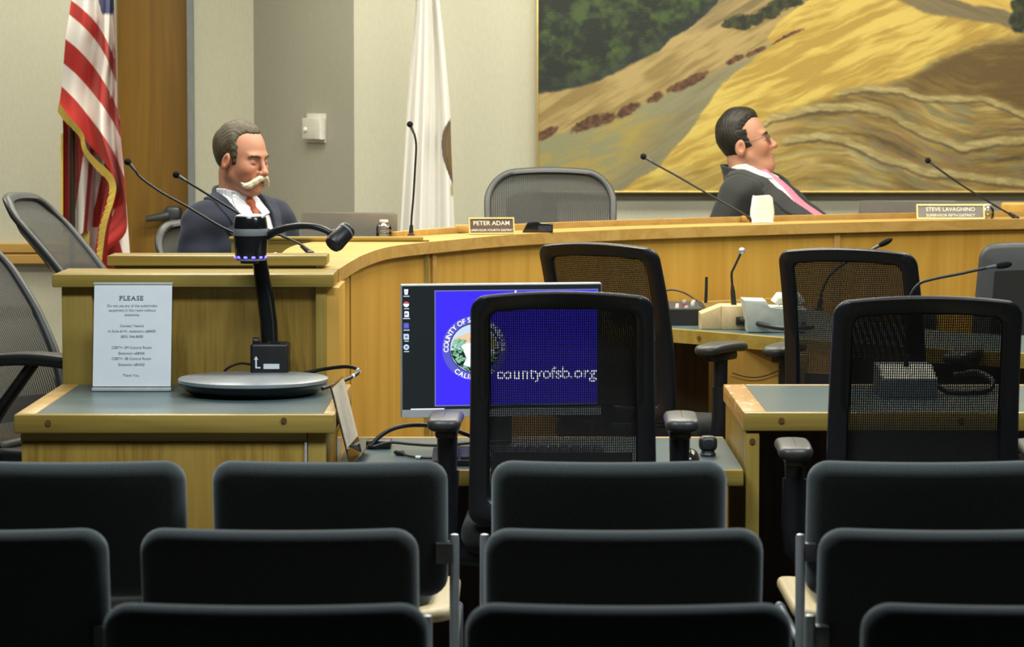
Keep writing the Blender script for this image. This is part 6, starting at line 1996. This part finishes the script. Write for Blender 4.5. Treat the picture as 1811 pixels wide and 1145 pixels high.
    # a finer grid over the chest for the lapels, shirt and tie
    gx = axes(-0.05, 0.27, 0.0044); gy = axes(-0.17, 0.17, 0.0044); gz = axes(-0.64, 0.06, 0.0044)
    P = grid(gx, gy, gz); PP[0] = P; x, y, z = P
    wob = 0.0035 * np.sin(34 * z + 14 * y + 9 * x) * np.sin(21 * y - 17 * z) + 0.0025 * np.sin(60 * z - 30 * x)
    ncap = cap(P, (-0.020, 0, -0.03), (float(neck_top.x) * 1.0, float(neck_top.y), float(neck_top.z) + 0.02), 0.070, 0.066)
    # lapels: bands along the opening, a little proud of the coat
    for s in (-1, 1):
        bw = np.interp(z, [-yv_ - 0.02, -yv_ * 0.5, -0.125, -0.120, -0.06, 0.04], [0.004, 0.050, 0.076, 0.050, 0.058, 0.05])
        c_ = vhalf(z) + bw * 0.5
        band = np.abs(y * s - c_) - bw * 0.5
        band = np.where((x > -0.03) & (z > -yv_ - 0.02), band, 0.05)
        L_ = smax(torso(0.0215) + wob * 0.6, -(torso(0.010) + wob * 0.6), 0.002)
        L_ = smax(L_, band, 0.003)
        L_ = smax(L_, -(ncap + 0.001), 0.004)
        L_ = smax(L_, z - 0.055 + 0.5 * (x + 0.05), 0.006)
        V, Fq = nets(L_.astype(np.float32), gx, gy, gz)
        emit_mesh('lapel', relax(V, Fq, 1, 0.3), Fq, o['lapel'], body, LM)
    # coat collar round the back of the neck
    g3 = 0.0036
    hx = axes(-0.14, 0.14, g3); hy = axes(-0.13, 0.13, g3); hz_ = axes(-0.12, 0.11, g3)
    Pc = grid(hx, hy, hz_)
    nt = (float(neck_top.x), float(neck_top.y), float(neck_top.z) + 0.02)
    nc = cap(Pc, (-0.020, 0, -0.03), nt, 0.0, 0.0)
    colr = smax(nc - 0.082, -(nc - 0.070), 0.003)
    colr = smax(colr, Pc[2] - 0.026 - o.get('coat_up', 0.0) + (0.75 + o.get('coat_up', 0.0) * 6) * (Pc[0] + 0.05), 0.005)
    colr = smax(colr, -(Pc[2] + 0.055 + 0.3 * Pc[0]), 0.005)
    colr = smax(colr, Pc[0] - 0.030, 0.01)
    V, Fq = nets(colr.astype(np.float32), hx, hy, hz_)
    emit_mesh('coat_collar', relax(V, Fq, 2, 0.4), Fq, o['lapel'], body, LM)
    # shirt front with its collar
    Sh = smax(torso(0.004), -torso(-0.02), 0.003)
    Sh = smax(Sh, np.abs(y) - 0.125, 0.004)
    Sh = smax(Sh, -(x + 0.01), 0.004)
    V, Fq = nets(Sh.astype(np.float32), gx, gy, gz)
    emit_mesh('shirt', relax(V, Fq, 2, 0.4), Fq, o['shirt'], body, LM)
    sc2 = smax(nc - 0.0665, -(nc - 0.058), 0.003)
    top_ = Pc[2] - o['collar_top'] + np.where(Pc[0] > 0, 0.42, 0.16) * Pc[0]
    sc2 = smax(sc2, top_, 0.003)
    sc2 = smax(sc2, -(Pc[2] - o['collar_top'] + 0.046 + 0.55 * Pc[0]), 0.003)
    gap_ = np.where(Pc[0] > 0.0, (np.abs(Pc[1]) - np.clip((o['collar_top'] - 0.03 - Pc[2]) * 0.35, 0.0, 0.05)), 0.05)
    sc2 = smax(sc2, -gap_, 0.003)
    V, Fq = nets(sc2.astype(np.float32), hx, hy, hz_)
    emit_mesh('shirt_collar', relax(V, Fq, 1, 0.4), Fq, o['shirt'], body, LM)
    # collar points lying on the shirt front
    cy = axes(-0.10, 0.10, 0.004); cx_ = axes(-0.02, 0.16, 0.004); cz = axes(-0.16, 0.04, 0.004)
    Pq = grid(cx_, cy, cz)
    PP[0] = Pq
    shell = smax(smin(torso(0.0115), cap(Pq, (-0.020, 0, -0.03), nt, 0.0680, 0.0665), 0.02), -smin(torso(0.006), cap(Pq, (-0.020, 0, -0.03), nt, 0.0625, 0.061), 0.02), 0.002)
    PP[0] = P
    ay = np.abs(Pq[1])
    tri = np.maximum(np.maximum((ay - 0.060) * 1.0 + 0.35 * (Pq[2] + 0.02), -(ay - 0.004 - 0.36 * np.maximum(-0.030 - Pq[2], -0.03))), -(Pq[2] + 0.098 - 0.25 * ay))
    tri = np.maximum(tri, Pq[2] - (o['collar_top'] - 0.012 - 0.42 * Pq[0]))
    tri = np.where(Pq[0] > 0.0, tri, 0.05)
    V, Fq = nets(smax(shell, tri, 0.002).astype(np.float32), cx_, cy, cz)
    emit_mesh('collar_points', relax(V, Fq, 1, 0.3), Fq, o['shirt'], body, LM)
    # tie
    tw = np.interp(z, [-0.55, -0.30, -0.09, -0.075], [0.038, 0.032, 0.017, 0.015])
    sway = 0.012 * np.sin((z + 0.1) * 7)
    Ti = smax(torso(0.012), -torso(0.003), 0.002)
    Ti = smax(Ti, np.abs(y - sway) - tw * o.get('tie_w', 1.0), 0.004)
    Ti = smax(Ti, -(x - 0.02), 0.003)
    Ti = smax(Ti, z + 0.050, 0.004)
    V, Fq = nets(Ti.astype(np.float32), gx, gy, gz)
    tie = emit_mesh('tie', relax(V, Fq, 1, 0.4), Fq, o['tie'], body, LM)
    # knot
    kx_ = axes(-0.02, 0.14, 0.003); ky = axes(-0.04, 0.04, 0.003); kz = axes(-0.13, 0.03, 0.003)
    Pk = grid(kx_, ky, kz)
    kp = o['knot']
    kn = chain(Pk, [(kp[0] - 0.006, 0, kp[2] + 0.012), (kp[0] + 0.006, 0, kp[2] - 0.020)], [0.021, 0.013])
    V, Fq = nets(kn.astype(np.float32), kx_, ky, kz)
    emit_mesh('knot', V, Fq, o['tie'], tie, LM)
    # trousers and shoes
    gx = axes(min(p[0] for l in legs for p in l) - 0.16, max(p[0] for l in legs for p in l) + 0.16, 0.018); gy = axes(-0.36, 0.36, 0.018); gz = axes(min(p[2] for l in legs for p in l) - 0.14, -0.36, 0.018)
    P = grid(gx, gy, gz)
    tr = ell(P, (0.02, 0, -0.55), (0.155, 0.185, 0.13))
    for l in legs:
        tr = smin(tr, cap(P, l[0], l[1], 0.098, 0.078), 0.05); tr = smin(tr, cap(P, l[1], l[2], 0.074, 0.058), 0.02)
    V, Fq = nets(tr.astype(np.float32), gx, gy, gz)
    emit_mesh('trousers', relax(V, Fq, 1, 0.4), Fq, o['cloth'], body, LM)
    for l in legs:
        an = Vector(l[2]); fw_ = Vector(J((1, 0, 0))); dn = Vector(J((0, 0, -1)))
        b = B(); b.tube([an - fw_ * 0.05 + dn * 0.05, an + fw_ * 0.03 + dn * 0.045, an + fw_ * 0.12 + dn * 0.055, an + fw_ * 0.19 + dn * 0.06], [0.036, 0.042, 0.042, 0.026], 14, flat=0.85)
        so = obj('shoe', b, M['black_gloss'], body, 60); so.data.transform(LM)
    # ---- hair, brows and the rest, in the head frame
    h4 = 0.0026
    hx = axes(-0.135, 0.12, h4); hy = axes(-0.105, 0.105, h4); hz_ = axes(-0.10, 0.165, h4)
    Ph = grid(hx, hy, hz_)
    x, y, z = Ph
    sk = ell(Ph, o['skull'][0], o['skull'][1])
    sk = smin(sk, ell(Ph, (0.026, 0, -0.018), (0.066, 0.061, 0.098)), 0.03)
    th_ = o['hair_thick'](x, y, z)
    rg = o['hair_region'](x, y, z) + 0.0022 * np.sin(330 * y + 40 * z) * np.sin(260 * z + 90 * y)
    th_ = th_ * np.clip(-rg / 0.020, 0.12, 1) ** 0.6
    ha = sk - th_ + 0.0011 * np.sin(190 * x + 60 * z + 20 * np.sin(40 * y)) * np.sin(120 * z - 80 * y) + 0.0016 * np.sin(70 * x + 30 * y) * np.sin(55 * z + 40 * y)
    ha = smax(ha, -(sk + 0.004), 0.002)
    ha = smax(ha, rg, 0.003)
    for s in (-1, 1):            # clear the ears
        ha = smax(ha, -ell(Ph, (0.000 + o.get('ear', 0.0), s * 0.083, -0.010), (0.022, 0.018, 0.034)), 0.004)
    V, Fq = nets(ha.astype(np.float32), hx, hy, hz_)
    emit_mesh('hair', relax(V, Fq, 1, 0.3), Fq, o['hair'], body, LH)
    for s in (-1, 1):
        ex_ = axes(0.045, 0.115, 0.0018); ey = axes(-0.07, 0.07, 0.0018); ez = axes(0.0, 0.055, 0.0018)
        Pe = grid(ex_, ey, ez)
        br = chain(Pe, [(0.0970, s * 0.013, 0.0240), (0.0945, s * 0.028, 0.0280), (0.0842, s * 0.044, 0.0270), (0.0765, s * 0.054, 0.0225)], [0.0036, 0.0042, 0.0038, 0.0018])
        br = br + 0.0008 * np.sin(700 * Pe[1]) * np.sin(500 * Pe[2])
        V, Fq = nets(br.astype(np.float32), ex_, ey, ez)
        emit_mesh('eyebrow', V, Fq, o['brow'], body, LH)
    if o.get('moustache'):
        mx2 = axes(0.05, 0.135, 0.0020); my = axes(-0.09, 0.09, 0.0020); mz = axes(-0.105, -0.025, 0.0020)
        Pm = grid(mx2, my, mz)
        ms_ = None
        for s in (-1, 1):
            c_ = chain(Pm, [(0.110, s * 0.002, -0.047), (0.108, s * 0.016, -0.051), (0.100, s * 0.031, -0.064), (0.089, s * 0.048, -0.079), (0.079, s * 0.063, -0.080), (0.071, s * 0.074, -0.070)], [0.0095, 0.0110, 0.0115, 0.0115, 0.0085, 0.002], 0.006)
            ms_ = c_ if ms_ is None else np.minimum(ms_, c_)
        ms_ = ms_ + 0.0007 * np.sin(620 * Pm[2] + 420 * np.abs(Pm[1]))
        V, Fq = nets(ms_.astype(np.float32), mx2, my, mz)
        emit_mesh('moustache', V, Fq, o['moustache'], body, LH)
    if o.get('glasses'):
        gl = None
        b = B()
        for s in (-1, 1):
            loop = [Vector((0.101 - 0.10 * abs(0.030 * 1 + 0.0 + s * 0) * 0 - 0.22 * (abs(s * 0.033 + 0.022 * cos(a)) - 0.02), s * 0.033 + 0.022 * cos(a), 0.004 + 0.0155 * sin(a))) for a in [2 * pi * k / 28 for k in range(29)]]
            b.tube(loop, 0.0012, 8)
            b.tube([(0.093, s * 0.056, 0.010), (0.075, s * 0.074, 0.011), (0.03, s * 0.080, 0.009), (0.002, s * 0.083, 0.012), (-0.012, s * 0.079, 0.012)], 0.0014, 8)
        b.tube([(0.104, -0.011, 0.008), (0.107, 0, 0.011), (0.104, 0.011, 0.008)], 0.0012, 8)
        gf = obj('eyeglasses', b, M['steel_dark'], body, 60); gf.data.transform(LH)
        for s in (-1, 1):
            b = B(); b.raw([Vector((0.101 - 0.22 * (abs(s * 0.033 + 0.021 * cos(a)) - 0.02), s * 0.033 + 0.021 * cos(a), 0.004 + 0.0148 * sin(a))) for a in [2 * pi * k / 24 for k in range(24)]], [tuple(range(24))])
            le = obj('lens', b, M['clear'], gf, None); le.data.transform(LH)
    return body

def suit(name, c, pat):
    return plain(name, c, 0.82, var=0.10, scale=pat, bump=0.12, spec=0.25, sheen=0.12)
def check_shirt(name):
    k = NT(name)
    tc = k.n('ShaderNodeTexCoord'); sp = k.n('ShaderNodeSeparateXYZ'); k.l(tc.outputs['Object'], sp.inputs[0])
    out = None
    for ax in ('Y', 'Z'):
        m = k.n('ShaderNodeMath', _operation='MULTIPLY'); m.inputs[1].default_value = 150.0; k.l(sp.outputs[ax], m.inputs[0])
        f = k.n('ShaderNodeMath', _operation='FRACT'); k.l(m.outputs[0], f.inputs[0])
        g = k.n('ShaderNodeMath', _operation='LESS_THAN'); g.inputs[1].default_value = 0.26; k.l(f.outputs[0], g.inputs[0])
        if out is None:
            out = g
        else:
            mx = k.n('ShaderNodeMath', _operation='MAXIMUM'); k.l(out.outputs[0], mx.inputs[0]); k.l(g.outputs[0], mx.inputs[1]); out = mx
    k.l(k.ramp(out.outputs[0], [(0.0, (0.80, 0.82, 0.84, 1)), (1.0, (0.42, 0.46, 0.58, 1))]), k.b.inputs['Base Color'])
    k.b.inputs['Roughness'].default_value = 0.8
    return k.m
def dotted(name, c, c2):
    k = NT(name)
    tc = k.n('ShaderNodeTexCoord'); v = k.n('ShaderNodeTexVoronoi', Scale=230.0); k.l(tc.outputs['Object'], v.inputs['Vector'])
    k.l(k.ramp(v.outputs['Distance'], [(0.30, c2), (0.42, c)]), k.b.inputs['Base Color'])
    k.b.inputs['Roughness'].default_value = 0.6
    return k.m
def hair_mat(name, c1, c2, sc_=(30, 60, 160)):
    k = NT(name)
    tc = k.n('ShaderNodeTexCoord'); mp = k.n('ShaderNodeMapping'); mp.inputs['Scale'].default_value = sc_; k.l(tc.outputs['Object'], mp.inputs['Vector'])
    ns = k.n('ShaderNodeTexNoise', Scale=3.0, Detail=4.0); k.l(mp.outputs[0], ns.inputs['Vector'])
    k.l(k.ramp(ns.outputs['Fac'], [(0.35, c1), (0.7, c2)]), k.b.inputs['Base Color'])
    k.b.inputs['Roughness'].default_value = 0.55
    k.bump(ns.outputs['Fac'], 0.35, 0.002)
    return k.m

def hr_receding(x, y, z):
    # high hairline with deep temples, short at the back and sides
    ay = np.abs(y)
    t = np.clip((z - 0.078) / 0.030, 0, 1)
    top = 0.066 - 0.85 * np.maximum(ay - 0.014, 0)
    xf = 0.036 * (1 - t) + np.maximum(top, 0.020) * t - 0.012 * np.exp(-((z - 0.075) / 0.02) ** 2)
    zl = np.interp(x, [-0.13, -0.06, -0.03, 0.004, 0.04], [-0.055, -0.055, -0.040, -0.022, -0.010])
    return np.maximum(x - xf, zl - z)
def hr_full(x, y, z):
    ay = np.abs(y)
    xf = 0.090 - 1.05 * np.maximum(ay - 0.020, 0) - 0.55 * np.maximum(0.118 - z, 0)
    xf = np.where(z < 0.062, 0.018 + 0.25 * np.maximum(0.03 - z, 0), xf)
    zl = np.interp(x, [-0.13, -0.06, -0.035, 0.005, 0.03], [-0.060, -0.062, -0.045, -0.014, -0.010])
    return np.maximum(x - xf, zl - z)

navy = suit('navy suit cloth', (0.016, 0.019, 0.036, 1), 350)
navy_l = suit('navy lapel cloth', (0.020, 0.024, 0.044, 1), 350)
grey_s = suit('charcoal suit cloth', (0.030, 0.031, 0.031, 1), 350)
grey_l = suit('charcoal lapel cloth', (0.036, 0.037, 0.037, 1), 350)
n1 = at(421, 346, 10.5)
person(dict(label='man in navy suit with white handlebar moustache, looking down behind the dais',
            scale=0.97, skull=((-0.012, 0, 0.038), (0.100, 0.077, 0.094)), neck=n1, yaw=R_(46 - 90), lean=-10, head=(0.018, 0.0, 0.130), hyaw=10, hpitch=9, hroll=0, belly=0.03,
            right=[(0.03, -0.255, -0.335), (0.235, -0.125, -0.335)], left=[(0.02, 0.250, -0.34), (0.22, 0.13, -0.345)],
            legs_right=[(0.03, -0.10, -0.60), (0.44, -0.14, -0.62), (0.42, -0.14, -1.02)], legs_left=[(0.03, 0.10, -0.60), (0.44, 0.14, -0.62), (0.42, 0.14, -1.02)],
            skin=(0.47, 0.225, 0.145), lash=-0.0035, vdepth=0.48, collar_top=0.028, knot=(0.064, 0, -0.050), seat=(n1.x, 10.55, PLAT + 0.45),
            cloth=navy, lapel=navy_l, shirt=check_shirt('checked white shirt'), tie=dotted('rust dotted tie', (0.30, 0.045, 0.012, 1), (0.46, 0.13, 0.05, 1)),
            hair=hair_mat('greying brown hair', (0.026, 0.019, 0.010, 1), (0.090, 0.070, 0.040, 1)), brow=hair_mat('brown brow', (0.035, 0.024, 0.014, 1), (0.075, 0.055, 0.035, 1)),
            hair_thick=lambda x, y, z: 0.006 + 0.004 * np.clip(z / 0.1, 0, 1), hair_region=hr_receding,
            moustache=hair_mat('white moustache hair', (0.46, 0.42, 0.31, 1), (0.66, 0.62, 0.49, 1), (60, 90, 60))))
n2 = at(1320, 303, 12.32)
person(dict(label='man in grey suit and pink tie with glasses, leaning back in profile before the painting',
            scale=1.04, skull=((-0.002, 0, 0.040), (0.093, 0.076, 0.101)), neck=n2, yaw=R_(-27), lean=-33, head=(-0.010, 0.0, 0.104), hyaw=26, hpitch=-14, hroll=0, belly=0.035, jowl=0.012, ear=-0.016,
            right=[(-0.05, -0.25, -0.33), (0.18, -0.22, -0.39)], left=[(0.10, 0.26, -0.33), (0.32, 0.14, -0.36)],
            legs_right=[(0.36, -0.10, -0.56), (0.76, -0.14, -0.56), (0.78, -0.14, -0.98)], legs_left=[(0.36, 0.10, -0.56), (0.76, 0.14, -0.56), (0.78, 0.14, -0.98)],
            skin=(0.49, 0.245, 0.155), lash=0.0005, open=True, vdepth=0.85, vwidth=0.094, tie_w=1.25, coat_up=0.034, collar_top=0.030, knot=(0.064, 0, -0.048), seat=(n2.x + 0.4, 12.32, PLAT + 0.45),
            cloth=grey_s, lapel=grey_l, shirt=plain('white shirt cloth', (0.78, 0.79, 0.78, 1), 0.8, var=0.03), tie=plain('pink tie silk', (0.66, 0.17, 0.28, 1), 0.45, var=0.10, scale=200, sheen=0.2),
            hair=hair_mat('dark brown hair', (0.005, 0.004, 0.002, 1), (0.022, 0.017, 0.010, 1)), brow=hair_mat('dark brow', (0.03, 0.02, 0.012, 1), (0.07, 0.05, 0.03, 1)),
            hair_thick=lambda x, y, z: 0.005 + 0.008 * np.clip(z / 0.1, 0, 1), hair_region=hr_full, glasses=True))
# armchair under the man in grey
loc, zz_ = dais_pos(1270, 400, 11.95, R_(-92), 0.30)
dais_chair('grey mesh armchair hidden under the leaning man in the grey suit', (n2.x + 0.30, 12.32, 0), R_(-90), 0.98, 0.30)
